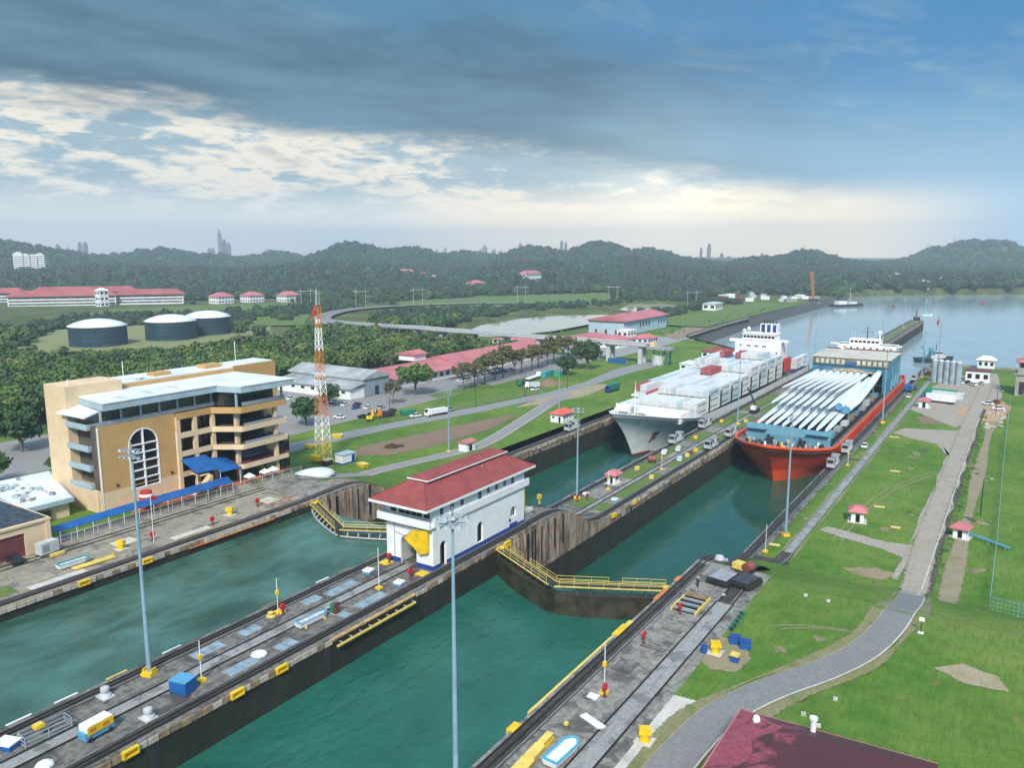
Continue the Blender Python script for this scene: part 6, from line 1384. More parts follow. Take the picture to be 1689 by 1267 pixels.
y = 22.0
while y < 112:
    if any(abs(y - b) < 0.8 for b in (66, 78)): piece(FY, 'fender_bracket', (-CW, y, 0), lwall)
    elif fq.random() < 0.85: piece(FB2 if fq.random() < 0.75 else FB, 'fender_panel', (-CW, y, 0), lwall)
    y += 1.42
strip('fender_beam', -CW + 0.02, -CW + 0.35, 86, 106, flat0, -0.75, ORANGE, lwall, 0.22)
y = 162.0
while y < 300:
    if fq.random() < 0.8: piece(FB2 if fq.random() < 0.4 else FB, 'fender_panel', (-CW, y, ZL), lwall)
    y += 1.45
for k in range(5): piece(LAD, 'wall_slot', (-CW + 0.003, 170 + 22 * k, ZL - 1), lwall)
strip('fender_beam', CW - 0.35, CW - 0.02, 74, 97, flat0, -0.02, YPALE, rwall, 0.3)
strip('fender_beam', CW - 0.8, CW - 0.55, 75, 97, flat0, -0.5, YELLOW, rwall, 0.2)
for y in (70.5, 98.0, 100.0): MB().box(CW - 0.5, CW + 0.5, y - 0.9, y + 0.9, -0.6, 0.12).build('fender_bracket', YELLOW, rwall)
for y in (101.5, 112.5, 115.0, 121): MB().box(CW - 0.25, CW + 0.5, y - 1.0, y + 1.0, -0.5, 0.08).build('fender_bracket', ORANGE if y > 105 else YPALE, rwall)
for y, m_ in ((40.0, WHITE), (45.5, WHITE), (52.0, YPALE), (60, WHITE), (77, ORANGE), (88, WHITE), (93, ORANGE)): MB().box(-PW - 0.28, -PW - 0.02, y - 1.4, y + 1.4, -0.3, 0.06).build('coping_block', m_ if m_ is not ORANGE else WOOD, pier)
# ------------------------------------------------------------------ left apron
t = thing('work_boat', 'white and blue boat on the left apron beside a yellow gangway', 'boat', (-49.0, 68.6, 0.05), R(-3)); small_boat(t, 5.6, 1.7, TEAL, LGREY)
t = thing('gangway', 'yellow gangway plank on the left apron beside the boat', 'gangway', (-46.9, 71.0, 0.05), R(-3)); MB().box(-0.7, 0.7, -3.6, 3.6, 0.15, 0.35).build('deck_section', YPALE, t); MB().cyl(0, 3.4, 0.35, 1.2, 0.1).build('handle', YELLOW, t)
simple('generator', 'generator', 'light grey generator box beside the brown roller door', [('box', MB().box(-0.9, 0.9, -1.7, 1.7, 0.3, 2.4), LGREY), ('grille', MB().box(0.905, 0.93, -1.4, -0.2, 0.8, 2.0), GREY), ('skid', MB().box(-0.8, 0.8, -1.7, 1.7, 0, 0.3), DARK)], (-58.6, 69.0, 0.03), R(8))
simple('hose_rack', 'rack', 'yellow hose rack before the generator box', [('rack', MB().box(-0.3, 0.3, -1.2, 1.2, 0.1, 0.6), YPALE), ('leg', MB().box(-0.25, 0.25, -1.1, -0.9, 0, 0.1), DARK), ('leg', MB().box(-0.25, 0.25, 0.9, 1.1, 0, 0.1), DARK)], (-56.2, 69.5, 0.03))
t = thing('flagpole', 'thin flagpole with red and white pennant on the left apron', 'flagpole', (-47.8, 83.0, 0.03)); MB().bar((0, 0, 0), (0, 0, 9), 0.06, 6).build('pole', WHITE, t); MB().box(-0.02, 0.02, 0.05, 1.3, 8.1, 8.8).build('pennant', REDP, t)
for x, y, sx, sy, lab in ((-45.3, 64, 1.8, 9, 'long pale hatch cover on the left apron'), (-46.3, 90, 1.6, 8, 'pale concrete cover beside the left edge track'), (-52.5, 80, 3, 4, 'square pale cover near the garage'), (-50, 112, 3.4, 3, 'pale cover plate near the left gate')): simple('cover_slab', 'slab', lab, [('frame', MB().cbox(0, 0, 0, sx + 0.3, sy + 0.3, 0.03), YPALE), ('slab', MB().cbox(0, 0, 0.03, sx, sy, 0.05), PALE)], (x, y, 0.03), 0, 'cover slabs on the left apron')
t = thing('salt_dome', 'low white rounded membrane roof at the end of the left apron', 'shelter', (-63, 136, -2.6)); MB().lathe(0, 0, [(6.0, 0), (5.6, 0.9), (4.4, 1.7), (2.6, 2.3), (0.3, 2.6)], 24).build('membrane', WHITE2, t); MB().lathe(0, 0, [(6.1, 0.0), (6.1, 0.25)], 24).build('ring_beam', PALE, t)
t.scale = (0.7, 1.25, 0.75)
# ------------------------------------------------------------------ huts
def hut(loc, label, w, l, h, rz=0.0, roof=PINK, plinth=True):
    t = thing('small_hut', label, 'hut', loc, rz, 'red roofed huts')
    mb = MB(); panel(mb, 'x', w / 2 - 0.15, w / 2, -l / 2, l / 2, 0, h, [(-l * 0.3, l * 0.3, h * 0.45, h * 0.8, False)]); panel(mb, 'y', -l / 2, -l / 2 + 0.15, -w / 2, w / 2 - 0.15, 0, h, [(-w * 0.15, w * 0.2, 0.05, h * 0.8, False)]); mb.box(-w / 2, -w / 2 + 0.15, -l / 2 + 0.15, l / 2, 0, h).box(-w / 2 + 0.15, w / 2 - 0.15, l / 2 - 0.15, l / 2, 0, h).build('wall', WHITE, t)
    MB().box(w / 2 - 0.12, w / 2 - 0.08, -l * 0.32, l * 0.32, h * 0.43, h * 0.82).build('window', DGLASS, t); MB().box(-w * 0.18, w * 0.22, -l / 2 + 0.06, -l / 2 + 0.1, 0, h * 0.82).build('door', DGLASS, t)
    MB().hip(-w / 2 - 0.7, w / 2 + 0.7, -l / 2 - 0.7, l / 2 + 0.7, h + 0.15, 0.9, w * 0.42, l * 0.36, 0.2).build('roof', roof, t)
    if plinth: MB().cbox(0, 0, -0.06, w + 1.4, l + 1.4, 0.12).build('plinth', PALE, t)
hut((-3.1, 188.8, ZL + 0.06), 'small white hut with red roof on the far pier', 2.2, 3.0, 2.5)
hut((57.8, 192.0, ZL + 0.06), 'small hut with faded red roof alone on the right lawn', 2.7, 2.9, 2.5, R(10))
hut((78.8, 193.0, ZL + 0.06), 'small hut with pink roof and blue base beside the ditch', 2.6, 2.6, 2.2, R(-8))
hut((54.9, 352.2, ZL + 0.06), 'small hut with pink roof near the parked trucks on the right', 3.4, 4.0, 2.8)
def white_hut():
    t = thing('white_hut', 'white hut with red hipped roof and small windows on the left lawn', 'hut', (-54.2, 251, ZL))
    MB().box(-2.6, 2.6, -4.2, 4.2, 0, 3.2).build('wall', WHITE, t); MB().hip(-3.2, 3.2, -4.8, 4.8, 3.3, 1.5, 2.9, 3.4, 0.25).build('roof', mat('coral_roof', (0.62, 0.13, 0.10), 0.7, 0.2, 0.4, 0.2), t)
    for y in (-3, -1, 1, 3): MB().box(2.61, 2.65, y - 0.35, y + 0.35, 1.6, 2.4).build('window', DGLASS, t)
    for x in (-1.4, 1.2): MB().box(x - 0.4, x + 0.4, -4.25, -4.21, 0.1 if x > 0 else 1.5, 2.3).build('door' if x > 0 else 'window', DGLASS, t)
white_hut()
t = thing('white_shed', 'small white shed with open side peeking over the control house roof', 'shed', (-57.5, 196, ZL)); MB().box(-1.6, 1.6, -2.2, 2.2, 0, 2.8).build('wall', WHITE, t); MB().gable_y(-2, 2, -2.6, 2.6, 2.9, 0.7).build('roof', PINK, t); MB().box(1.61, 1.65, -1, 0.6, 0.2, 2.2).build('door', DGLASS, t)
# ------------------------------------------------------------------ towing locomotives
def mule():
    t = thing('towing_locomotive', 'x', 'locomotive', group='towing locomotives on the lock walls')
    MB().box(-1.15, 1.15, -4.6, 4.6, 0.5, 1.3).build('frame', LGREY, t)
    for e in (-1, 1):
        c = MB().prism([(-1.15, e * 4.6), (1.15, e * 4.6), (1.15, e * 2.2), (-1.15, e * 2.2)], 1.3, 3.3).build('cab', mat('mule_grey', (0.40, 0.43, 0.44), 0.5, 0.2, 0.8, 0.35), t)
        MB().box(-1.22, 1.22, min(e * 2.1, e * 4.7), max(e * 2.1, e * 4.7), 3.3, 3.45).build('roof', GREY, c)
        MB().box(-0.95, 0.95, e * 4.6 - 0.03, e * 4.6 + 0.03, 2.1, 3.05).build('windscreen', DGLASS, c)
        for s in (-1, 1): MB().box(s * 1.15 - 0.03, s * 1.15 + 0.03, min(e * 2.6, e * 4.2), max(e * 2.6, e * 4.2), 2.1, 3.0).build('window', DGLASS, c)
        MB().box(-1.1, 1.1, e * 4.75 - 0.15, e * 4.75 + 0.15, 0.35, 0.8).build('buffer', DARK, t)
    MB().box(-0.9, 0.9, -2.1, 2.1, 1.3, 2.3).build('engine_housing', LGREY, t); MB().bar((-0.8, 0, 2.5), (0.8, 0, 2.5), 0.75, 12).build('windlass', DARK, t)
    for y in (-3.2, -1.8, 1.8, 3.2):
        for s in (-1, 1): MB().bar((s * 0.75, y, 0.45), (s * 1.0, y, 0.45), 0.42, 10).build('wheel', DARK, t)
    t.scale = (0.88, 0.88, 0.88)
    return t
ML = mule(); ML.location = (-6.0, 241.2, ZL + 0.15); ML['label'] = 'towing locomotive on the pier below the white ship bow'
for x, y, lab in ((-6.0, 268.5, 'towing locomotive on the pier beside the white ship containers'), (6.1, 240.4, 'towing locomotive on the pier leading the orange ship'), (6.1, 260.5, 'towing locomotive on the pier touching the orange bow'), (43.2, 238.2, 'leading towing locomotive on the right wall'), (43.2, 258.9, 'second towing locomotive on the right wall beside the orange hull'), (-43.3, 238.7, 'towing locomotive on the left wall below the white hut'), (43.2, 424, 'towing locomotive on the right wall behind the orange stern'), (-6.0, 470, 'towing locomotive on the pier behind the white ship')):
    copy_tree(ML, (x, y, ZL + 0.15), 0, lab)
CABLE = mat('steel_cable', (0.10, 0.10, 0.10), 0.5, 0.2, 1.0, 0.0, 0.4)
for a_, b_, lab in (((-6, 241, ZL + 2.4), (-17, 243, -1.2), 'tow cable from the pier locomotive to the white ship bow'), ((-43.3, 238.7, ZL + 2.4), (-31, 243, -1.0), 'tow cable from the left wall locomotive to the white ship bow'), ((6.1, 240.4, ZL + 2.4), (16.5, 243.5, -4.2), 'tow cable from the leading pier locomotive to the orange bow'), ((43.2, 238.2, ZL + 2.4), (33, 243, -4.2), 'tow cable from the leading right locomotive to the orange bow'), ((43.2, 258.9, ZL + 2.4), (39.8, 262, -5.4), 'short tow cable from the second right locomotive to the hull')):
    t = thing('tow_cable', lab, 'cable', a_, world=True, group='tow cables'); a = Vector(a_); b = Vector(b_); MB().tube([tuple(a.lerp(b, k / 8) - Vector((0, 0, 0.8 * math.sin(math.pi * k / 8)))) for k in range(9)], 0.045, 4).build('strand', CABLE, t); MB().cyl(b.x, b.y, b.z - 0.15, b.z + 0.15, 0.18, n=6).build('eye', DARK, t)
# ------------------------------------------------------------------ fence on the right
def right_fence():
    t = thing('wire_fence', 'tall pale blue wire fence running down the right edge', 'fence', (86, 152, ZL), world=True)
    pts = [(85.8, 152), (85.6, 192), (84.9, 240), (84.2, 300), (83.6, 389)]
    seg = []
    for a, b in zip(pts[:-1], pts[1:]): seg += [Vector(a).lerp(Vector(b), k / 6) for k in range(6)]
    seg.append(Vector(pts[-1])); FC = mat('blue_fence_wire', (0.22, 0.42, 0.47), 0.5, 0.2, 0.6, 0.1)
    row2 = [Vector((85.8, 152)), Vector((90, 150.6)), Vector((95, 149.2)), Vector((100, 148))]
    for line in (seg, row2):
        for a, b in zip(line[:-1], line[1:]):
            m_ = MB(); za, zb = gz(a.x, a.y), gz(b.x, b.y)
            m_.bar((a.x, a.y, za), (a.x, a.y, za + 2.6), 0.07)
            for h in (0.2, 0.9, 1.6, 2.3, 2.6): m_.bar((a.x, a.y, za + h), (b.x, b.y, zb + h), 0.022, 3)
            n_ = int((b - a).length / 0.6)
            for i in range(n_): c = a.lerp(b, i / n_); z = za + (zb - za) * i / n_; m_.bar((c.x, c.y, z + 0.1), (c.x, c.y, z + 2.55), 0.016, 3)
            m_.build('fence_panel', FC, t)
right_fence()
t = thing('pipe_bridge', 'pale blue pipe crossing from the pink roofed hut to the fence', 'pipe', (83, 194, ZL), world=True); MB().bar((80.3, 194, ZL + 0.9), (88, 189, ZL + 0.7), 0.25, 8).build('pipe', SKYB, t)
for k in (0.1, 0.5, 0.9): x, y = 80.3 + 7.7 * k, 194 - 5 * k; MB().bar((x, y, ZL), (x, y, ZL + 0.8), 0.1).build('support', LGREY, t)
for x, y, lab in ((61.2, 125.6, 'small pale box left of its pair on the near lawn'), (64.7, 125.4, 'small pale box right of its pair on the near lawn'), (71.4, 96.8, 'small white box with dark lid beside the road bend'), (68.9, 91.3, 'small white box between the road and the red roof'), (70.9, 89.8, 'small grey box close to the red roof edge'), (50.2, 118.5, 'small yellow box at the grass edge by the track')):
    simple('ground_box', 'box', lab, [('box', MB().cbox(0, 0, 0, 0.55, 0.4, 0.35), PALE), ('lid', MB().cbox(0, 0.3, 0.02, 0.5, 0.18, 0.3), DARK)], (x, y, gz(x, y)), R(15), 'small boxes on the right lawn')
t = thing('road_sign', 'small white sign on a post beside the near road', 'sign', (78.1, 121.8, 0.0)); MB().bar((0, 0, 0), (0, 0, 2.2), 0.05).build('post', DARK, t); MB().box(-0.35, 0.35, -0.03, 0.03, 1.8, 2.4).build('board', WHITE, t); MB().cbox(0, 0, 0, 0.7, 0.7, 0.12).build('base_block', WHITE, t)
for x, y, l_, lab in ((52.6, 289, 3, 'flat pale yellow cover on the right lawn strip'), (59, 243, 2.6, 'flat yellow cover in the middle of the right lawn'), (45.9, 166, 2.2, 'flat pale cover beside the right wall track'), (60.5, 206, 2.4, 'flat pale yellow cover behind the lone hut'), (66, 192, 2, 'rust coloured cover near the gravel crossing')): simple('manhole_cover', 'cover', lab, [('slab', MB().cbox(0, 0, 0, l_, 1.1, 0.12, R(10)), YPALE), ('lid', MB().cbox(0, 0, 0.12, l_ * 0.4, 0.6, 0.04, R(10)), PALE)], (x, y, ZL), 0, 'flat covers in the right lawn')
# ------------------------------------------------------------------ lattice tower
def lattice_tower():
    x0, y0, zb = -85.0, 161.5, gz(-85, 161.5)
    t = thing('lattice_tower', 'tall orange and white lattice radio tower on the left lawn', 'tower', (x0, y0, zb))
    H = 46.5; cols = [YPALE, SHIPW, ORANGE, SHIPW, ORANGE, SHIPW, ORANGE]; nseg = 21
    wz = lambda z: 1.75 - 1.15 * min(1, z / 40)
    P = lambda z, i: Vector(((1, 1, -1, -1)[i] * wz(z), (1, -1, -1, 1)[i] * wz(z), z))
    per = nseg // 7
    for s in range(7):
        mb = MB()
        for k in range(per):
            za = 0.6 + (H - 0.6) * (s * per + k) / nseg; zc = 0.6 + (H - 0.6) * (s * per + k + 1) / nseg
            for i in range(4):
                j = (i + 1) % 4; mb.bar(P(za, i), P(zc, i), 0.11).bar(P(za, i), P(zc, j), 0.065).bar(P(za, j), P(zc, i), 0.065).bar(P(zc, i), P(zc, j), 0.06)
        mb.build('lattice_section', cols[s], t)
    for i in range(4): MB().cbox(*P(0, i)[:2], -0.6, 0.9, 0.9, 1.2).build('footing', PALE, t)
    MB().cbox(0, 0, H, 1.6, 1.6, 0.12).build('top_platform', REDP, t)
    for dx, dy, h in ((-0.5, 0, 4.5), (0.5, 0.3, 4), (0, -0.5, 3), (0.3, -0.4, 5)): MB().bar((dx, dy, H), (dx, dy, H + h), 0.05).build('antenna', WHITE, t)
    MB().lathe(0, 0, [(0.3, 41), (0.7, 41.3), (0.7, 42.3), (0.3, 42.6)], 10).build('dish_drum', WHITE, t)
    MB().cbox(-0.7, -0.7, 43.5, 0.9, 0.5, 1.6, 0.4).build('panel_antenna', REDP, t); MB().cbox(0, 0, 25.5, 3.0, 3.0, 0.12).build('rest_platform', ORANGE, t)
    MB().box(-2.3, 1.0, -3.0, -1.9, 0.9, 2.4).build('cable_trunk', YELLOW, t)
lattice_tower()
z = gz(-78, 163)
simple('equipment_shelter', 'shed', 'white shelter with blue door at the foot of the lattice tower', [('wall', MB().box(-1.6, 1.6, -2.6, 2.6, 0, 2.6), WHITE), ('door', MB().box(1.61, 1.66, 1.0, 2.3, 0, 2.2), NAVY), ('plinth', MB().box(-1.65, 1.65, -2.65, 2.65, -0.8, 0.25), NAVY), ('roof', MB().box(-1.8, 1.8, -2.8, 2.8, 2.6, 2.8), FASCIA)], (-79, 164.5, z + 0.2))
simple('generator', 'generator', 'dark generator in a pale frame beside the tower shelter', [('box', MB().box(-1.0, 1.0, -1.3, 1.3, 0.2, 1.9), DARK), ('frame', MB().box(-1.1, 1.1, -1.4, 1.4, 0, 0.2), CREAM), ('hood', MB().box(-1.1, 1.1, -1.4, 1.4, 1.9, 2.1), CREAM)], (-80.5, 158.6, gz(-80.5, 158.6)))
for x, y, lab, rz in ((-101, 171, 'yellow skip on the grass beside the visitor building', 20), (-71.0, 163.5, 'yellow skip beside the curving track road', -10), (-104, 186, 'orange barrier block under the round tree', 40)): simple('skip', 'skip', lab, [('tub', MB().cbox(0, 0, 0.1, 2.6, 1.8, 1.0, 0, 1.25), YELLOW), ('rim', MB().cbox(0, 0, 1.1, 3.35, 2.35, 0.12), YPALE)], (x, y, gz(x, y)), R(rz), 'yellow skips')
# ------------------------------------------------------------------ buildings left of the locks
def windows_row(t, axis, c, a0, a1, n, z0, z1, m=None, frac=0.6, name='window'):
    for i in range(n):
        a = a0 + (a1 - a0) * (i + 0.5 - frac / 2) / n; b = a0 + (a1 - a0) * (i + 0.5 + frac / 2) / n
        mb = MB().box(c, c + 0.06, a, b, z0, z1) if axis == 'x' else MB().box(a, b, c - 0.06, c, z0, z1)
        mb.build(name, m or DGLASS, t)
GROOF = mat('grey_sheet_roof', (0.30, 0.325, 0.34), 0.6, 0.2, 0.15, 0.3, col2=(0.42, 0.44, 0.45))
t = thing('warehouse', 'white warehouse with stepped grey sheet roof left of the trees', 'building', (-172, 250, ZL), world=True)
MB().box(-194, -149, 238, 246, ZL, ZL + 4.4).build('lean_to_wall', WHITE, t); MB().box(-194, -149, 246, 262, ZL, ZL + 7.6).build('wall', WHITE, t)
MB().extr_x([(237, ZL + 4.4), (246.1, ZL + 6.0), (246.1, ZL + 6.3), (237, ZL + 4.7)], -195, -148).build('lean_to_roof', GROOF, t); MB().gable_x(-195, -148, 244.8, 263.2, ZL + 7.9, 3.0, 0.3).build('roof', GROOF, t)
MB().extr_x([(246.2, ZL + 0.2), (261.8, ZL + 0.2), (261.8, ZL + 7.8), (254, ZL + 10.4), (246.2, ZL + 7.8)], -148.98, -148.7).build('gable_cladding', mat('blue_grey_cladding', (0.25, 0.31, 0.36), 0.6, 0.12, 0.3, 0.2), t)
windows_row(t, 'y', 238, -193, -150, 7, ZL + 2.4, ZL + 3.4, None, 0.35); MB().box(-148.69, -148.6, 252.8, 255.2, ZL, ZL + 4).build('door', DARK, t)
t = thing('long_hall', 'long hall with faded red roof behind the line of trees', 'building', (-164, 330, ZL), world=True)
MB().box(-178, -151, 268, 402, ZL, ZL + 4.6).build('wall', WHITE, t); MB().gable_y(-180, -149, 266, 316, ZL + 4.8, 3.2, 0.25).build('roof', PINK, t); MB().gable_y(-180, -149, 316.3, 404, ZL + 5.3, 3.8, 0.25).build('roof', PINK, t)
for k in range(8): MB().box(-149.9, -149.2, 319 + 10.5 * k, 319.5 + 10.5 * k, ZL + 5.0, ZL + 5.2).build('roof_seam', WHITE, t)
windows_row(t, 'x', -151, 270, 400, 26, ZL + 1.6, ZL + 3.6, None, 0.5); MB().box(-176, -166, 300, 309, ZL + 8, ZL + 11).build('roof_house', WHITE, t); MB().gable_y(-177, -165, 299, 310, ZL + 11.2, 1.6).build('roof_house_roof', PINK, t)
t = thing('boat_hangar', 'big pale blue hangar with red roof beyond the bridge', 'building', (-176, 573, ZL), world=True)
MB().box(-191, -162, 533, 614, ZL, ZL + 10.5).build('wall', mat('pale_blue_cladding', (0.42, 0.53, 0.62), 0.6, 0.1, 0.2, 0.15), t); MB().gable_y(-193, -160, 531.5, 616, ZL + 10.8, 3.6, 0.3).build('roof', PINK, t)
MB().extr_y([(-191, ZL + 10.5), (-162, ZL + 10.5), (-176.5, ZL + 13.9)], 532.7, 533.0).build('gable', LGREY, t)
windows_row(t, 'x', -161.99, 560, 582, 4, ZL + 4.5, ZL + 8, None, 0.4); windows_row(t, 'x', -161.99, 596, 612, 3, ZL + 4.5, ZL + 7, None, 0.4); windows_row(t, 'y', 532.99, -189, -164, 3, ZL + 1, ZL + 4, DARK, 0.2, 'door')
def block(name, label, x0, x1, y0, y1, h, roofh, roof, nx=4, ny=4, storeys=1, base=None, group=None, wall_m=None, along='y'):
    b = (gz((x0 + x1) / 2, (y0 + y1) / 2) if base is None else base) - 0.3
    t = thing(name, label, 'building', ((x0 + x1) / 2, (y0 + y1) / 2, b), world=True, group=group)
    MB().box(x0, x1, y0, y1, b, b + h).build('wall', wall_m or WHITE, t)
    e = 0.8
    if roofh > 0: MB().hip(x0 - e, x1 + e, y0 - e, y1 + e, b + h + 0.2, roofh, min(x1 - x0, y1 - y0) * 0.5 * (0.9 if along else 0.9), min(x1 - x0, y1 - y0) * 0.45, 0.25).build('roof', roof, t)
    else: MB().box(x0 - 0.3, x1 + 0.3, y0 - 0.3, y1 + 0.3, b + h, b + h + 0.5).build('roof', roof, t)
    for s in range(storeys):
        za = b + h * (s + 0.38) / storeys; zc = b + h * (s + 0.78) / storeys
        if ny: windows_row(t, 'x', x1, y0, y1, ny, za, zc, None, 0.55)
        if nx: windows_row(t, 'y', y0, x0, x1, nx, za, zc, None, 0.55)
    return t
block('office_block', 'low white office with red roof before the blue hangar', -176, -152, 452, 500, 4.2, 2.6, PINK, 5, 9, 1)
block('office_block', 'white office with red roof nearest the bridge', -150, -132, 462, 484, 5.0, 2.6, PINK, 5, 5, 1)
block('office_block', 'tall white flat roofed block between the red roofs', -146, -138, 488, 502, 9.0, 0, WHITE, 2, 3, 2)
block('office_block', 'small red roofed annex at the right of the offices', -136, -124, 490, 506, 4.5, 2.2, PINK, 3, 4, 1)
block('office_block', 'long red roofed wing at the left of the offices', -215, -184, 440, 470, 3.6, 2.6, PINK, 7, 5, 1)
block('shore_shed', 'open shed with red roof beside the white ship stern', -72, -56, 448, 462, 4.2, 2.0, REDTILE, 4, 4, 1)
block('pump_house', 'white pump house at the left of the white ship', -66, -58, 398, 412, 3.0, 0, WHITE2, 2, 3, 1)
# oil tanks
for x, y, r_, lab in ((-431, 291, 17.6, 'dark storage tank with white dome, leftmost of three'), (-424, 340, 17.0, 'dark storage tank with white dome, middle of three'), (-433, 377, 16.5, 'dark storage tank with white dome, rear right of three')):
    t = thing('storage_tank', lab, 'tank', (x, y, -8.2), group='domed storage tanks'); n_ = 36
    MB().lathe(0, 0, [(r_, 0), (r_, 13.5)], n_).build('shell', mat('tank_dark_blue', (0.020, 0.060, 0.085), 0.45, 0.25, 0.06, 0.3), t, smooth=False)
    for k in (3.4, 6.8, 10.2): MB().lathe(0, 0, [(r_ + 0.05, k), (r_ + 0.22, k + 0.1), (r_ + 0.05, k + 0.2)], n_).build('hoop', DARK, t)
    MB().lathe(0, 0, [(r_ + 0.5, 13.5), (r_ + 0.5, 13.9), (r_ * 0.8, 15.8), (r_ * 0.5, 17.3), (r_ * 0.2, 18.0), (0.3, 18.15)], n_).build('dome', WHITE2, t, smooth=True)
# far institutional buildings
for i, (cx_, cy_, L_, rz, lab) in enumerate(((-850, 490, 110, 52, 'long three storey building with red roof, left wing at the lawn'), (-800, 566, 74, 52, 'long three storey building with red roof, right wing at the lawn'), (-930, 560, 120, 52, 'red roofed row behind the long building at the left'), (-985, 470, 80, 52, 'red roofed block at the far left edge'))):
    t = thing('long_building', lab, 'building', (cx_, cy_, -8), R(rz), 'long red roofed buildings'); W_ = 20
    MB().box(-L_ / 2, L_ / 2, -W_ / 2, W_ / 2, -2, 11).build('wall', WHITE, t); MB().hip(-L_ / 2 - 2, L_ / 2 + 2, -W_ / 2 - 2, W_ / 2 + 2, 11.3, 6.0, 10, 10.5, 0.3).build('roof', mat('rose_red_roof', (0.36, 0.105, 0.105), 0.7, 0.25, 0.05, 0.2), t)
    for s_ in range(3): MB().box(-L_ / 2 + 1, L_ / 2 - 1, -W_ / 2 - 0.12, -W_ / 2 - 0.02, 1.2 + 3.5 * s_, 3.2 + 3.5 * s_).build('window_band', mat('dark_window_band', (0.13, 0.15, 0.16), 0.4, 0.6, 0.2, 0.0), t)  # one dark grey band per storey for the window rows
block('portico_building', 'white gabled entrance tower of the long red roofed building', -803, -793, 500, 510, 19, 3, WHITE2, 2, 2, 3, -9)
HB = 'red roofed houses along the far lawn'
for x, y, lab in ((-731, 614, 'first red roofed white house right of the long building'), (-719, 650, 'second red roofed white house right of the long building'), (-688, 680, 'low white house with red roof third from the long building')): block('white_house', lab, x - 9, x + 9, y - 11, y + 11, 8.5, 4.5, PINK, 4, 5, 2, -8, HB)
for x, y, w, l_, h, lab in ((-660, 1205, 16, 52, 15, 'white hall with red roof alone before the wooded hill'), (-977, 1241, 40, 20, 9, 'red roofed house at the foot of the hill, leftmost of a group'), (-905, 1215, 34, 18, 9, 'red roofed house in the trees beside the hill group'), (-840, 1158, 24, 18, 10, 'red roofed house near the power poles'), (-582, 862, 18, 34, 6, 'long low white house beyond the field'), (-667, 1051, 22, 24, 10, 'red roofed house behind the long low white one'), (-1010, 930, 26, 18, 7, 'house with dark red roof among the trees'), (-195, 823, 14, 24, 7, 'white block beside the far green field'), (-690, 905, 14, 22, 5, 'small pale house at the edge of the far field')):
    block('far_house', lab, x - w / 2, x + w / 2, y - l_ / 2, y + l_ / 2, h, 4.5 if 'red' in lab else 1.5, PINK if 'red' in lab else LGREY, max(2, w // 6), max(2, l_ // 6), 2 if h > 8 else 1, None)
# apartment slabs on the left horizon
for i, u in enumerate((41, 52, 64, 76)):
    x, y = ray(u, 2050); hh = (46, 42, 40, 42)[i]
    t = thing('apartment_tower', ['white apartment tower, leftmost of four below the hill', 'white apartment tower second of four below the hill', 'white apartment tower third of four below the hill', 'white apartment tower, rightmost of four below the hill'][i], 'building', (x, y, gz(x, y) - 2), R(50), 'apartment towers below the hill')
    MB().box(-9, 9, -8, 8, 0, hh + 6).build('wall', WHITE, t); MB().box(-5, 5, -4, 4, hh + 6, hh + 9).build('roof_house', LGREY, t)
    for s_ in range(9): MB().box(-8, 8, -8.15, -8.02, 8 + 4.4 * s_, 10.2 + 4.4 * s_).build('window_band', GREY, t)
# ------------------------------------------------------------------ road bridge
def road_bridge():
    t = thing('road_bridge', 'long grey concrete road bridge on piers behind the left yard', 'bridge', (-170, 412, ZL), world=True)
    pts = [(-88, 408), (-140, 410), (-200, 413), (-262, 418), (-330, 440), (-392, 468), (-440, 500)]
    zf = lambda x, y: 3.0 if x > -262 else 3.0 - 9.0 * min(1, (-x - 262) / 190)
    d = ribbon('deck', pts, 9.0, 0.0, GREY, t, zf)
    m_ = d.modifiers.new('thickness', 'SOLIDIFY'); m_.thickness = 1.1; m_.offset = -1
    for k in (-1, 1):
        o = ribbon('parapet', [(x, y + 4.5 * k) for x, y in pts], 0.35, 0.7, LGREY, t, zf); m_ = o.modifiers.new('thickness', 'SOLIDIFY'); m_.thickness = 1.3; m_.offset = -1
    ribbon('carriageway', pts, 7.6, 0.03, ASPH, d, zf)
    for x in (-92, -112, -135, -160, -186, -212, -238, -262, -290):
        y = float(np.interp(-x, [88, 200, 262, 330], [408, 413, 418, 440])); each(MB().box(x - 1.1, x + 1.1, y - 3.6, y - 1.4, -9, 1.5).box(x - 1.1, x + 1.1, y + 1.4, y + 3.6, -9, 1.5), 'pier', LGREY, t)
road_bridge()
o = ribbon('highway', [(-392, 468), (-440, 500), (-478, 548), (-500, 600), (-500, 660), (-470, 730), (-400, 800)], 15, 0.0, ASPH, None, lambda x, y: -5.2); o['label'] = 'curving grey highway in the woods'
ribbon('kerb', [(-399, 466), (-447, 498), (-486, 547), (-508, 600), (-508, 662)], 1.4, 0.3, PALE, o, lambda x, y: -5.2)
t = thing('swing_bridge_pivot', 'dark green swing bridge machinery at the end of the road bridge', 'bridge machinery', (-79, 408, ZL), world=True)
for k in range(4): MB().bar((-84 + 2.6 * k, 404, ZL), (-86 + 3.4 * k, 411, ZL + 9), 0.5).bar((-84 + 2.6 * k, 411, ZL), (-80 + 2 * k, 404, ZL + 8), 0.4).build('truss', GREENP if k % 2 else GREY, t)
MB().cyl(-82, 407, ZL, ZL + 5, 3.2, 2.6, 14).build('pivot_drum', LGREY, t); MB().box(-88, -74, 404.5, 411, ZL + 8.5, ZL + 9.8).build('deck_stub', GREY, t); MB().cbox(-85.5, 408, ZL + 9.8, 3, 3, 2.6).build('operator_cabin', CREAM, t)
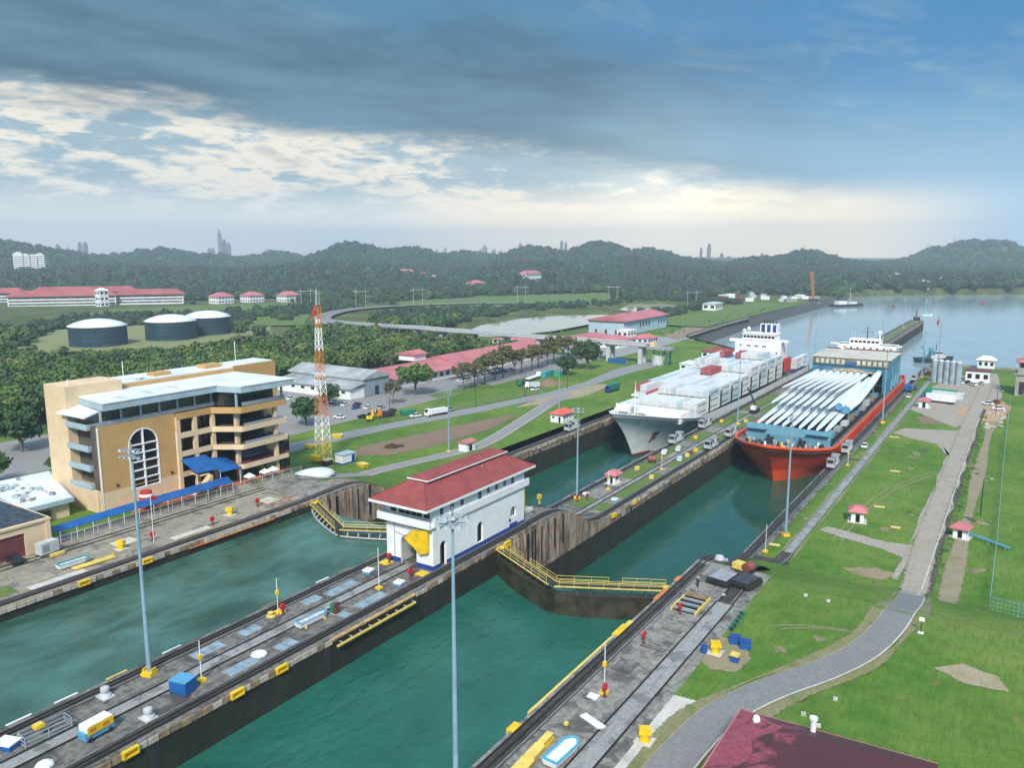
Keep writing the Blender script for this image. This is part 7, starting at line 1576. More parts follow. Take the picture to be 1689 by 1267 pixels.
# ------------------------------------------------------------------ vehicles
def car_proto(m, name='parked_car'):
    t = thing(name, 'x', 'car')
    body = [(-2.1, 0.35), (2.1, 0.35), (2.15, 0.75), (1.9, 0.95), (-1.95, 0.95), (-2.15, 0.75)]
    MB().extr_x(body, -0.88, 0.88).build('body', m, t)
    c = MB(); c.add([(-0.8, -1.5, 0.95), (0.8, -1.5, 0.95), (0.8, 1.05, 0.95), (-0.8, 1.05, 0.95), (-0.66, -1.0, 1.5), (0.66, -1.0, 1.5), (0.66, 0.4, 1.5), (-0.66, 0.4, 1.5)], [(4, 5, 6, 7), (0, 1, 5, 4), (1, 2, 6, 5), (2, 3, 7, 6), (3, 0, 4, 7)]).build('cabin_glass', DGLASS, t)
    MB().box(-0.64, 0.64, -0.95, 0.35, 1.5, 1.53).build('roof', m, t)
    for x in (-0.82, 0.82):
        for y in (-1.3, 1.3): MB().bar((x - 0.1, y, 0.32), (x + 0.1, y, 0.32), 0.32, 10).build('wheel', DARK, t)
    return t
CARP = {}
def car(col, x, y, rz, label, group):
    z = gz(x, y) + 0.05
    if x < -104 and y < 140 and y > 60: z = -7.3
    if col not in CARP:
        CARP[col] = c = car_proto(dict(white=mat('car_white', (0.78, 0.79, 0.80), 0.3, 0.05, 0.5, 0.05), silver=mat('car_silver', (0.42, 0.45, 0.48), 0.3, 0.05, 0.5, 0.05, 0.4), dark=mat('car_dark', (0.02, 0.024, 0.03), 0.25, 0.1, 0.5, 0.05), blue=mat('car_blue', (0.03, 0.09, 0.25), 0.3, 0.1, 0.5, 0.05), red=mat('car_red', (0.35, 0.03, 0.03), 0.3, 0.1, 0.5, 0.05))[col])
        c.location = (x, y, z); c.rotation_euler.z = R(rz); tag(c, label, None, group); return c
    return copy_tree(CARP[col], (x, y, z), R(rz), label, group)
cq = random.Random(31)
car('dark', -59.0, 63.6, 85, 'black car parked before the brown roller door', None)['category'] = 'car'
for i in range(30):
    x = -139 - 3.2 * (i % 2) * 1.9; y = 302 + 3.1 * (i // 2) + cq.uniform(-0.3, 0.3); c_ = cq.choice(['white', 'silver', 'dark', 'blue', 'silver', 'dark'])
    car(c_, x, y, 90, '%s car, place %s of the %s row behind the trees' % (c_, 'one two three four five six seven eight nine ten eleven twelve thirteen fourteen fifteen'.split()[i // 2], ('right', 'left')[i % 2]), 'cars parked behind the trees')
for i in range(14):
    c_ = ['white', 'silver', 'white', 'dark', 'blue'][i % 5]; car(c_, -172 + 4.2 * i, 226 + 2.5 * (i % 3), 10, '%s car, place %s from the left before the warehouse' % (c_, 'one two three four five six seven eight nine ten eleven twelve thirteen fourteen'.split()[i]), 'cars before the warehouse')
for x, y, c_, rz, lab in ((-128, 108, 'white', 60, 'white car alone in the car park behind the visitor building'), (-126.3, 209, 'white', 110, 'white car beside the orange digger'), (-119, 214, 'dark', 100, 'dark car next to the white one beside the digger'), (-103.5, 226, 'white', 160, 'white car at the end of the truck row'), (-100, 242, 'silver', 165, 'silver car on the grass strip by the road'), (-96, 300, 'white', 170, 'white car before the soil heap'), (62.5, 425, 'white', 30, 'white car before the silos, nearest'), (65.5, 428, 'dark', 20, 'dark car before the white flat roofed hut'), (68, 422, 'white', 40, 'white car at the road end near the silos'), (71, 428, 'silver', 10, 'silver car at the road end beside the hut'), (46.8, 268, 'white', 5, 'white car on the right wall beside the second locomotive'), (47, 372, 'white', 0, 'white car on the right wall beside the orange stern'), (46.6, 396, 'blue', 0, 'blue car on the right wall behind the orange ship'), (76, 372, 'white', 70, 'white car on the laterite yard, left'), (80, 362, 'white', 100, 'white car on the laterite yard by the fence'), (79, 378, 'red', 20, 'red car on the laterite yard'), (-1.0, 257, 'white', 3, 'white car on the pier between the ships')):
    car(c_, x, y, rz, lab, None)
def truck(x, y, rz, cabm, boxm, label, L=6.5, H=2.6, z=None, kind='truck'):
    t = thing('truck', label, kind, (x, y, gz(x, y) + 0.05 if z is None else z), R(rz), 'trucks and trailers')
    MB().box(-1.2, 1.2, -L / 2, L / 2, 0.7, 0.95).build('chassis', DARK, t); MB().box(-1.25, 1.25, -L / 2, L / 2 - 0.2, 0.96, 0.96 + H).build('cargo_box', boxm, t)
    c = MB().extr_x([(L / 2, 0.5), (L / 2 + 2.0, 0.5), (L / 2 + 2.0, 1.7), (L / 2 + 1.5, 2.9), (L / 2, 2.9)], -1.15, 1.15).build('cab', cabm, t); MB().add([(-0.95, L / 2 + 2.03, 1.75), (0.95, L / 2 + 2.03, 1.75), (0.9, L / 2 + 1.56, 2.8), (-0.9, L / 2 + 1.56, 2.8)], [(3, 2, 1, 0)]).build('windscreen', DGLASS, c)
    for s in (-1, 1):
        for yy in (-L / 2 + 1, -L / 2 + 2.1, L / 2 + 0.9): MB().bar((s * 0.95, yy, 0.5), (s * 1.2, yy, 0.5), 0.5, 10).build('wheel', DARK, t)
truck(-66.0, 318, 178, NAVY, GREENP, 'truck with dark blue cab and green box by the far lawn', 8)
truck(-106.5, 309, 140, GREENP, DARK, 'green dump truck beside the white one', 4.5, 1.4)
truck(-99.5, 305, 130, WHITE, LGREY, 'white truck beside the green dump truck', 5, 1.8)
truck(-113, 326, 5, WHITE, WHITE, 'white flatbed trailer in the yard beyond the grass strip', 12, 0.5)
truck(59.5, 366, 80, BLUE, WHITE, 'truck with blue cab and long white trailer on the right', 11, 2.6)
truck(44.9, 388, 0, WHITE, BLUE, 'small truck with blue box on the right wall', 4, 2.2)
truck(-113, 221, 150, ORANGE, DARK, 'orange cab truck beside the green dumpster', 5, 1.2)
truck(-99, 234, 165, WHITE, WHITE2, 'white covered trailer on the verge of the service road', 7.5, 1.6)
truck(-62, 404, 20, YELLOW, WHITE, 'truck with yellow cab left of the white ship', 6, 2.4)
simple('dumpster', 'dumpster', 'green dumpster in the row of parked trucks', [('tub', MB().cbox(0, 0, 0.2, 5.5, 2.2, 1.6, 0, 1.06), GREENP), ('skid', MB().cbox(0, 0, 0, 5.0, 1.6, 0.2), DARK)], (-109, 228, ZL + 0.05), R(60))
container('teal', -112, 338, ZL, 'teal container behind the trucks, left of a pair', None, R(10)); container('green', -108.5, 345, ZL, 'teal green container behind the trucks, right of a pair', None, R(10)); container('blue', -103, 400, ZL, 'blue container under the road bridge', None, R(80)); container('green', 58, 387, ZL, 'dark green container behind the white trailer on the right', None, R(80)); container('white', 61, 381, ZL, 'white container beside the dark green one on the right', None, R(80))
t = thing('soil_heap', 'dark heap of soil beside the trucks', 'heap', (-99, 317, ZL)); MB().lathe(0, 0, [(5, 0), (4.2, 0.9), (2.6, 2.1), (1.0, 2.9), (0.2, 3.1)], 13).build('heap', DIRT, t); MB().lathe(3.5, 3, [(3, 0), (2, 1.0), (0.3, 1.5)], 9).build('heap_foot', DIRT, t)
t = thing('soil_heap', 'dark brown mound in the dirt strip by the tower', 'heap', (-80, 186, ZL)); MB().lathe(0, 0, [(2.6, 0), (2.0, 0.6), (0.8, 1.1), (0.1, 1.2)], 11).build('heap', mat('wet_soil', (0.06, 0.03, 0.02), 0.9, 0.3, 1, 0.2), t); MB().lathe(1.6, 2.2, [(1.6, 0), (1.0, 0.5), (0.1, 0.7)], 9).build('heap_foot', MATS['wet_soil'], t)
t = thing('rope_fence', 'low post fence along the upper edge of the dirt strip', 'fence', (-82, 210, ZL), world=True)
for k in range(14): x, y = -86 + 0.75 * k, 183 + 5.2 * k; MB().bar((x, y, ZL), (x, y, ZL + 1.1), 0.12).build('post', WOOD, t)
t = thing('excavator', 'orange digger beside the parked cars', 'excavator', (-113.5, 212, ZL), R(30)); MB().box(-1.1, -0.6, -1.6, 1.6, 0, 0.8).build('crawler', DARK, t); MB().box(0.6, 1.1, -1.6, 1.6, 0, 0.8).build('crawler', DARK, t); MB().box(-1.1, 1.1, -1.5, 1.2, 0.8, 1.9).build('body', YELLOW, t); MB().box(-1.0, 0.1, 0, 1.2, 1.9, 2.9).build('cab', DGLASS, t); MB().tube([(0.5, 1.0, 1.6), (0.5, 3.2, 4.0), (0.5, 5.4, 2.2), (0.5, 5.6, 0.6)], 0.22).build('boom', YELLOW, t)
# pier clutter and the dark crane between the ships
t = thing('mobile_crane', 'dark mobile crane on the pier between the ships', 'crane', (1.2, 304, ZL)); MB().box(-1.2, 1.2, -3, 3, 0.5, 1.6).build('carrier', DARK, t); MB().box(-0.9, 0.9, -2.6, -0.4, 1.6, 3.0).build('cab', WHITE2, t); MB().tube([(0.2, 1.5, 1.6), (-1.6, 1.0, 6.2), (-3.4, 0.8, 9.5)], 0.34).build('boom', DARK, t)
for y in (-2, 2): MB().bar((-1.2, y, 0.5), (1.2, y, 0.5), 0.5, 10).build('axle', DARK, t)
simple('cable_reel', 'reel', 'rust red cable reel on the far pier', [('drum', MB().bar((-1.0, 0, 1.2), (1.0, 0, 1.2), 0.9, 14), mat('rust_red_drum', ()) if 'rust_red_drum' not in MATS else MATS['rust_red_drum']), ('flange', MB().bar((-1.15, 0, 1.2), (-1.0, 0, 1.2), 1.25, 14), MATS['rust_red_drum']), ('flange', MB().bar((1.0, 0, 1.2), (1.15, 0, 1.2), 1.25, 14), MATS['rust_red_drum'])], (-2.8, 214, ZL), R(30))
for x, y, m_, lab in ((-3.6, 225.5, WHITE2, 'white covered skiff on the far pier turf'), (3.2, 221, SKYB, 'blue skiff on the far pier turf'), (-1.6, 232, LGREY, 'grey skiff beside the towing locomotive')):
    t = thing('skiff', lab, 'boat', (x, y, ZL + 0.05), R(15)); small_boat(t, 4.2, 1.6, m_, LGREY)
for x, y, m_, lab in ((3.6, 226, YPALE, 'yellow pallet load on the far pier'), (3.4, 229.5, BROWN, 'brown pallet load on the far pier'), (3.6, 233.5, YELLOW, 'yellow box near the leading pier locomotive'), (4.0, 198, YPALE, 'pale yellow box on the turf of the far pier'), (-3.0, 204, YPALE, 'yellow box left on the far pier turf'), (-2.6, 250, YELLOW, 'yellow box beside the second pier locomotive'), (3.6, 285, YPALE, 'yellow marker box between the ships'), (-3.8, 280, YELLOW, 'yellow box by the pier mast between the ships')): simple('pallet_load', 'pallet', lab, [('load', MB().cbox(0, 0, 0.18, 1.2, 1.4, 0.8), m_), ('pallet', MB().cbox(0, 0, 0, 1.3, 1.5, 0.18), WOOD)], (x, y, ZL + 0.06), R(12), 'pallets on the far pier')
t = thing('gangway', 'blue folding gangways beside the far end of the control house', 'gangway', (-4.4, 137, 0.3))
for k in range(3): MB().box(-1.6 + 1.2 * k, -0.9 + 1.2 * k, -4.0, 4.0, 0.2, 0.9).bar((-1.3 + 1.2 * k, 4.0, 0.6), (-1.3 + 1.2 * k, 4.4, 2.4), 0.1).build('deck_section', BLUE, t)
simple('plywood_stack', 'stack', 'stack of pale boards on the pier behind the control house', [('boards', MB().cbox(0, 0, 0.1, 2.4, 3.4, 0.7), PALE), ('bearer', MB().cbox(0, 0, 0, 2.2, 0.3, 0.1), WOOD)], (2.2, 135, 0.4)); simple('valve_stand', 'valve', 'yellow valve stand on the crest of the pier ramp', [('stand', MB().cyl(0, 0, 0, 2.2, 0.2), YPALE), ('box', MB().cbox(0, 0, 1.2, 0.8, 0.8, 0.9), YELLOW)], (1.4, 142.5, 0.0))
# ------------------------------------------------------------------ far end of the right bank
for i in range(5): t = thing('silo', 'tall grey silo, number %s of five from the left on the right bank' % ('one', 'two', 'three', 'four', 'five')[i], 'silo', (51.5 + 2.6 * i, 424 - 0.9 * i, ZL), group='grey silos on the right bank'); MB().cyl(0, 0, 0, 10.5, 1.35, n=14).build('shell', mat('silo_grey', (0.33, 0.40, 0.45), 0.5, 0.3, 0.4, 0.5), t); MB().cyl(0, 0, 10.5, 11.2, 1.4, 0.5, 14).build('cap', LGREY, t)
block('flat_roofed_hut', 'white hut with dark flat roof beside the silos', 64, 74, 434, 442, 5.5, 0, BROWN, 3, 2, 1); block('quay_house', 'small white house on the quay at the water', 66, 74, 490, 497, 4.5, 2.0, WHITE2, 3, 2, 1, ZL)
def watch_tower():
    t = thing('control_tower', 'grey two storey concrete tower with red roof at the right edge', 'tower', (90, 410, ZL), world=True)
    MB().box(84.6, 96, 404, 416, ZL, ZL + 9).build('base', mat('bare_concrete', (0.36, 0.34, 0.32), 0.8, 0.25, 0.3, 0.35), t); MB().box(84, 96.6, 403.4, 416.6, ZL + 9, ZL + 9.6).build('slab', GREY, t)
    MB().box(85.6, 95, 405, 415, ZL + 9.6, ZL + 12.2).build('gallery_floor', MATS['bare_concrete'], t); MB().box(85.4, 95.2, 404.8, 415.2, ZL + 12.2, ZL + 14.2).build('glazing', DGLASS, t)
    for x in (85.4, 88.6, 91.8, 95): MB().box(x - 0.25, x + 0.25, 404.4, 404.8, ZL + 9.6, ZL + 14.4).build('column', MATS['bare_concrete'], t)
    MB().hip(84, 96.6, 403.4, 416.6, ZL + 14.6, 2.0, 5, 5, 0.3).build('roof', PINK, t); MB().box(86, 88, 403.9, 403.98, ZL + 0.5, ZL + 6).build('door', DARK, t); MB().box(90.5, 92.5, 403.9, 403.98, ZL + 2, ZL + 6).build('window', DGLASS, t)
watch_tower()
t = thing('signal_station', 'dark signal station with gantry at the tip of the guide wall', 'structure', (2, 795, ZL)); MB().box(-2, 3, -3, 3, 0, 3.4).build('cabin', DARK, t); MB().bar((0, 0, 3.4), (0, 0, 11), 0.5, 6, 0.2).build('mast', DARK, t); MB().box(-4.5, 5.5, -0.5, 0.5, 3.4, 4.0).build('gantry', GREY, t)
t = thing('barge', 'dark flat barge moored off the right bank', 'barge', (84, 512, SEA)); MB().prism([(-12, -3), (12, -3), (14, 0), (12, 3), (-12, 3)], -1, 2.2).build('hull', DARK, t); MB().box(-9, 2, -2, 2, 2.2, 3.4).build('cargo', BROWN, t)
bq2 = random.Random(8)
for i in range(9): x, y = 46 + bq2.uniform(0, 10), 440 + bq2.uniform(0, 24); simple('machinery_part', 'machinery', 'rusty machinery part lying near the far end of the right wall', [('frame', MB().cbox(0, 0, 0, 2.2, 1.6, 1.4, bq2.random() * 3), (BROWN, DARK, RUSTM, GREY)[i % 4]), ('top', MB().cbox(0, 0, 1.4, 1.0, 1.0, 0.8, bq2.random() * 3), (GREY, RUSTM)[i % 2])], (x, y, ZL), 0, 'machinery at the far right wall')
for i in range(10): x, y = 76.5 + bq2.uniform(0, 6.0), 322 + bq2.uniform(0, 45); simple('stone_slab', 'slab', 'pale concrete slab dumped by the fence at the laterite yard', [('slab', MB().cbox(0, 0, 0, 2.4, 1.2, 0.35, bq2.random() * 3), PALE), ('rebar', MB().bar((0, 0, 0.3), (1.6, 0.4, 0.5), 0.03), RUSTM)], (x, y, ZL + 0.02), 0, 'slabs dumped by the fence')
# ------------------------------------------------------------------ vessels and marks on the bay
def tugboat():
    t = thing('tugboat', 'dark green tugboat with fire monitor behind the silos', 'tugboat', (38, 572, SEA), R(-62))
    out = [(-4.2, -11), (4.2, -11), (4.6, 2), (3.6, 8), (0, 12), (-3.6, 8), (-4.6, 2)]; n = len(out)
    MB().add([(x * 0.85, y * 0.95, -1) for x, y in out] + [(x, y, 2.2 + max(0, y) * 0.12) for x, y in out], [tuple(range(n, 2 * n))] + [(i, (i + 1) % n, n + (i + 1) % n, n + i) for i in range(n)]).build('hull', mat('tug_hull', (0.012, 0.06, 0.08), 0.5, 0.3, 0.4, 0.3), t)
    r = MB()
    for i in range(n): a, b = out[i], out[(i + 1) % n]; r.bar((a[0], a[1], 2.3 + max(0, a[1]) * 0.12), (b[0], b[1], 2.3 + max(0, b[1]) * 0.12), 0.45, 6)
    r.build('tyre_fender', DARK, t)
    MB().box(-3, 3, -3, 6, 2.2, 4.8).build('deckhouse', LGREY, t); w = MB().box(-2, 2, 0, 4.5, 4.8, 7.4).build('wheelhouse', LGREY, t); MB().box(-2.1, 2.1, 4.5, 4.58, 5.8, 7.0).box(2.0, 2.08, 0.3, 4.2, 5.8, 7.0).box(-2.08, -2.0, 0.3, 4.2, 5.8, 7.0).build('window', DGLASS, w)
    for x in (-1.9, 1.9): MB().cyl(x, -2, 4.8, 9.4, 0.7, 0.6, 10).build('funnel', TEAL, t)
    MB().bar((0, 1, 7.4), (0, 1, 13), 0.25, 6, 0.1).bar((-1.5, 1, 10.5), (1.5, 1, 10.5), 0.1).build('mast', DARK, t); MB().tube([(-0.5, -5, 2.2), (-1, -6, 8), (-0.4, -8, 11), (0.6, -9, 9)], 0.35).build('crane_arm', TEAL, t)
tugboat()
def sailboat(x, y, label, rz):
    t = thing('sailing_boat', label, 'sailboat', (x, y, SEA), R(rz)); out = [(-2.2, -7), (2.2, -7), (2.5, 0), (1.4, 6), (0, 9), (-1.4, 6), (-2.5, 0)]; n = 7
    MB().add([(x_ * 0.7, y_ * 0.95, -0.5) for x_, y_ in out] + [(x_, y_, 1.6) for x_, y_ in out], [tuple(range(n, 2 * n))] + [(i, (i + 1) % n, n + (i + 1) % n, n + i) for i in range(n)]).build('hull', SHIPW, t)
    MB().box(-1.4, 1.4, -4, 3, 1.6, 2.8).build('cabin', TEAL, t)
    for yy, h in ((-2, 17), (3, 20)): MB().bar((0, yy, 1.6), (0, yy, h), 0.16, 6).build('mast', LGREY, t)
    MB().bar((0, 2.8, 3), (0, -5, 3), 0.22).build('boom', WHITE, t)
sailboat(-9, 993, 'two masted sailing boat on the open bay', -40)
for x, y, lab in ((-60, 1120, 'dark buoy in the middle of the bay'), (32, 1240, 'dark buoy towards the right far shore'), (12, 890, 'dark buoy beyond the guide wall tip')):
    t = thing('buoy', lab, 'buoy', (x, y, SEA), group='channel buoys'); MB().cyl(0, 0, -0.5, 1.2, 1.5, 1.5, 12).build('float', DARK, t); MB().cyl(0, 0, 1.2, 6, 1.0, 0.25, 8).build('tower', REDP, t)
t = thing('crane_barge', 'white work barge moored at the far quay', 'barge', (-112, 1096, SEA), R(60)); MB().prism([(-24, -6), (24, -6), (26, 0), (24, 6), (-24, 6)], -1, 3).build('hull', DARK, t); MB().box(-18, -4, -4, 4, 3, 7).build('deckhouse', WHITE, t); MB().box(2, 16, -3, 3, 3, 5.5).build('deckhouse', WHITE2, t); MB().bar((6, 0, 5), (6, 0, 24), 0.3).build('mast', LGREY, t)
t = thing('tower_crane', 'tall orange crane on the far left quay', 'crane', (-141, 1040, -9), world=True)
b = MB(); P4 = [(-142.2, 1040), (-139.8, 1040), (-141, 1042.4)]
for k in range(9):
    za, zc = -9 + 4.2 * k, -9 + 4.2 * (k + 1); sh = 0.45 * k; s2 = 0.45 * (k + 1)
    for i in range(3): j = (i + 1) % 3; b.bar((P4[i][0] - sh, P4[i][1], za), (P4[i][0] - s2, P4[i][1], zc), 0.42).bar((P4[i][0] - sh, P4[i][1], za), (P4[j][0] - s2, P4[j][1], zc), 0.32)
b.build('boom', ORANGE, t); MB().box(-146, -136, 1036, 1046, -9.5, -5).build('machine_house', DARK, t); MB().box(-148, -134, 1034, 1048, -10.5, -9.4).build('crawler', GREY, t)
dq = random.Random(14)
for i in range(22):
    x = -150 - dq.uniform(0, 110); y = 980 + dq.uniform(0, 160); simple('yard_store', 'shed', 'pale shed or container in the far quay yard', [('box', MB().cbox(0, 0, 0, dq.uniform(6, 14), dq.uniform(5, 9), dq.uniform(3, 6), dq.random()), (WHITE, LGREY, GREY, BROWN, WHITE2)[i % 5]), ('lid', MB().cbox(0, 0, 6.0, 2, 2, 0.6), GREY)], (x, y, gz(x, y) - 0.1), 0, 'sheds in the far quay yard')
for i in range(26):
    u = 1400 + 11.5 * i + dq.uniform(-6, 6); D = dq.uniform(1480, 1900) + max(0, (u - 1550)) * 1.2; x, y = ray(u, D); w = dq.uniform(14, 34)
    if float(shore(x)) - y > -10: x, y = x, float(shore(x)) + dq.uniform(14, 200)
    block('shore_building', 'pale building among the trees of the far right shore', x - w / 2, x + w / 2, y - 8, y + 8, dq.uniform(7, 13), 3.0 if i % 3 else 0, (PINK, WHITE2, LGREY, GROOF)[i % 4], 4, 0, 1, None, 'buildings on the far right shore')
# ------------------------------------------------------------------ distant skyline
CITY = [mat('tower_grey_a', (0.09, 0.10, 0.11), 0.5, 0.2, 0.01, 0.0), mat('tower_grey_b', (0.16, 0.16, 0.16), 0.5, 0.2, 0.01, 0.0)]  # two dark greys for the skyline towers
sk = [(106, 404, 6, 5200), (122, 408, 5, 5200), (131, 411, 5, 5200), (142, 401, 6, 5200), (151, 401, 6, 5200), (352, 409, 5, 5200), (358, 409, 6, 5200), (370, 381, 7, 5200), (377, 396, 6, 5200), (384, 401, 6, 5200), (448, 411, 12, 4200), (736, 407, 5, 5200), (722, 411, 4, 5200), (768, 412, 9, 5200), (778, 414, 6, 5200), (800, 404, 8, 5200), (793, 411, 6, 5200), (815, 411, 8, 5200), (826, 414, 8, 5200), (858, 401, 6, 5200), (872, 405, 5, 5200), (882, 407, 5, 5200), (896, 409, 5, 5200), (925, 397, 5, 5200), (932, 399, 4, 5200), (1057, 406, 3, 5200), (1152, 409, 5, 4200), (1165, 402, 6, 4200), (1181, 424, 5, 4200), (1186, 417, 5, 4200), (1197, 422, 9, 4200), (1206, 432, 4, 4200), (1252, 417, 4, 4200)]
for i, (u, yt, w, D) in enumerate(sk):
    x, y = ray(u, D); zt_ = CAMZ + (413.4 - yt) / 1310 * D; W = w / 1310 * D; b0 = gz(x, y) - 25
    if u in (370, 377, 384, 1152, 1165, 1186): lab = {370: 'tallest pointed tower of the left distant skyline', 377: 'tower just right of the tallest pointed one', 384: 'second tower right of the tallest pointed one', 1152: 'left one of two slender towers above the right ridge', 1165: 'taller of two slender towers above the right ridge', 1186: 'stepped tower right of the two slender ones'}[u]
    elif u < 160: lab = 'hazy tower on the far left of the skyline'
    elif u < 460: lab = 'hazy low tower beside the tallest pointed one'
    elif u < 940: lab = 'hazy tower above the middle hills of the skyline'
    else: lab = 'hazy tower on the right part of the skyline'
    t = thing('skyscraper', lab, 'skyscraper', (x, y, b0), R(30 + 17 * i), 'distant skyline towers'); H = zt_ - b0
    MB().cbox(0, 0, 0, W * 0.8, W * 0.8, H * 0.9 if u not in (370, 1165, 1152) else H * 0.86).build('shaft', CITY[i % 2], t); k0 = H * (0.9 if u not in (370, 1165, 1152) else 0.86)
    MB().cbox(0, 0, k0, W * 0.6, W * 0.6, H - k0, 0.2, 0.15 if u == 370 else 0.75).build('crown', CITY[i % 2], t)
for u, hgt_, D, lab in ((1521, 22, 3500, 'left radio mast on the right hill'), (1563, 26, 3500, 'right radio mast on the right hill'), (1318, 14, 2500, 'small mast on the lower right hill')):
    x, y = ray(u, D); t = thing('hill_mast', lab, 'mast', (x, y, gz(x, y)), group='radio masts on the hills'); MB().bar((0, 0, 0), (0, 0, hgt_ + 14), 0.9, 4, 0.5).build('mast', DARK, t); MB().cbox(0, 0, hgt_, 2.4, 2.4, 1.2).build('platform', DARK, t)
def power_pole(x, y, label, h=22):
    t = thing('power_pole', label, 'power pole', (x, y, gz(x, y)), R(40), 'pale power poles in the fields'); MB().bar((-5, 0, 0), (-5, 0, h), 0.2, 6).build('pole', LGREY, t); MB().bar((5, 0, 0), (5, 0, h), 0.2, 6).build('pole', LGREY, t); MB().bar((-9, 0, h - 3), (9, 0, h - 3), 0.25).build('cross_arm', LGREY, t)
for u, D in ((506, 880), (596, 860), (690, 900), (860, 960), (1010, 960), (1140, 930)): x, y = ray(u, D); power_pole(x, y, 'pale twin power pole standing in the far fields')
# ------------------------------------------------------------------ trees
def leaf_mat(name, a, b_, c_):
    m, nt, b = nodes_of(name); g = NT(nt)
    oi = g.new('ShaderNodeObjectInfo'); n1 = g.noise(0.5, 4, 0.6); n2 = g.noise(0.06, 3, 0.5)
    c = g.mix(g.ss(n1, 0.35, 0.65), a, b_); c = g.mix(g.math('MULTIPLY', g.ss(oi.outputs['Random'], 0.55, 1.0), 0.6), c, c_); c = g.mix(g.math('MULTIPLY', g.ss(n2, 0.45, 0.7), 0.55), c, mul(a, 0.7))
    g.L.new(c, b.inputs['Base Color']); b.inputs['Roughness'].default_value = 0.7; b.inputs['Specular IOR Level'].default_value = 0.2
    return m
LEAF = [leaf_mat('leaf_green', (0.050, 0.115, 0.030), (0.120, 0.205, 0.050), (0.200, 0.220, 0.070)), leaf_mat('leaf_dark', (0.022, 0.066, 0.026), (0.058, 0.130, 0.044), (0.09, 0.13, 0.04)), leaf_mat('leaf_olive', (0.070, 0.085, 0.030), (0.155, 0.150, 0.060), (0.19, 0.16, 0.07)), leaf_mat('leaf_far', (0.050, 0.100, 0.044), (0.100, 0.155, 0.064), (0.160, 0.170, 0.080))]
LEAF.append(leaf_mat('leaf_hill', (0.030, 0.066, 0.042), (0.052, 0.092, 0.054), (0.072, 0.104, 0.058)))
BARK = plain('bark', ((0.10, 0.075, 0.055), (0.20, 0.16, 0.12), (0.07, 0.05, 0.04)), 0.9, 1.5)
def crown_mesh(seed, rx, rz, zc, clumps, per, leaf, crad, flat=1.0, m=None, hollow=0.55):
    q = random.Random(seed); V = []; F = []
    for c in range(clumps):
        while True:
            p = Vector((q.uniform(-1, 1), q.uniform(-1, 1), q.uniform(-1, 1))); l = p.length
            if hollow < l < 1.0 and p.z > -0.62: break
        wob = q.uniform(0.75, 1.12); C = Vector((p.x * rx * wob, p.y * rx * wob, zc + p.z * rz * wob * flat)); cr = crad * q.uniform(0.65, 1.3)
        for k in range(per):
            d = Vector((q.gauss(0, 1), q.gauss(0, 1), q.gauss(0.25, 1))).normalized(); o = C + Vector((d.x, d.y, d.z * 0.75)) * cr * q.uniform(0.55, 1.05)
            n = (d + Vector((q.uniform(-.7, .7), q.uniform(-.7, .7), q.uniform(-.4, .9)))).normalized(); u = n.orthogonal().normalized(); w = n.cross(u); a = q.uniform(0, 6.28); u, w = u * math.cos(a) + w * math.sin(a), w * math.cos(a) - u * math.sin(a)
            s = leaf * q.uniform(0.6, 1.35); k0 = len(V); V += [tuple(o - u * s), tuple(o + w * s * 0.6), tuple(o + u * s), tuple(o - w * s * 0.6 - n * s * 0.15)]; F.append((k0, k0 + 1, k0 + 2, k0 + 3))
    me = bpy.data.meshes.new('crown'); me.from_pydata(V, [], F); me.update(); me.materials.append(m); return me
def trunk_mesh(seed, h, r, limbs, spread, top):
    q = random.Random(seed); mb = MB(); mb.bar((0, 0, -0.5), (q.uniform(-.3, .3), q.uniform(-.3, .3), h), r, 7, r * 0.7)
    for i in range(limbs):
        a = 6.28 * (i + q.random() * 0.5) / limbs; e = Vector((spread * math.cos(a), spread * math.sin(a), top * q.uniform(0.8, 1.05))); mid = Vector((e.x * 0.45, e.y * 0.45, h + (e.z - h) * 0.6)); mb.bar((0, 0, h - 0.3), mid, r * 0.55, 6, r * 0.4).bar(mid, e, r * 0.4, 5, r * 0.15)
    me = mb.mesh('trunk'); me.materials.append(BARK); return me
KINDS_T = [
    (crown_mesh(1, 5.2, 3.9, 7.0, 62, 34, 0.62, 1.7, 1, LEAF[0]), trunk_mesh(1, 3.4, 0.40, 5, 2.6, 7)),
    (crown_mesh(2, 4.6, 3.6, 6.6, 58, 36, 0.58, 1.6, 1, LEAF[1]), trunk_mesh(2, 3.0, 0.42, 5, 2.2, 6.6)),
    (crown_mesh(3, 6.0, 3.2, 7.6, 64, 34, 0.66, 1.8, 0.9, LEAF[0], 0.4), trunk_mesh(3, 3.8, 0.45, 6, 3.4, 7.4)),
    (crown_mesh(4, 4.2, 4.6, 7.2, 56, 34, 0.56, 1.5, 1, LEAF[3]), trunk_mesh(4, 3.2, 0.36, 5, 2.0, 7.4)),
    (crown_mesh(5, 4.8, 3.0, 8.6, 36, 26, 0.50, 1.25, 1, LEAF[2], 0.3), trunk_mesh(5, 4.6, 0.30, 7, 3.0, 8.4)),
    (crown_mesh(6, 4.4, 3.4, 5.6, 60, 40, 0.50, 1.5, 1, LEAF[1]), trunk_mesh(6, 2.6, 0.35, 5, 2.2, 5.4))]
def tree(kind, x, y, s, label, group, z=None, rz=0.0, name='broadleaf_tree'):
    o = bpy.data.objects.new(name, None); COL.objects.link(o); o.location = (x, y, gz(x, y) if z is None else z); o.rotation_euler.z = rz; o.scale = (s, s, s); tag(o, label, 'tree', group)
    piece(KINDS_T[kind][0], 'crown', (0, 0, 0), o); piece(KINDS_T[kind][1], 'trunk', (0, 0, 0), o); return o
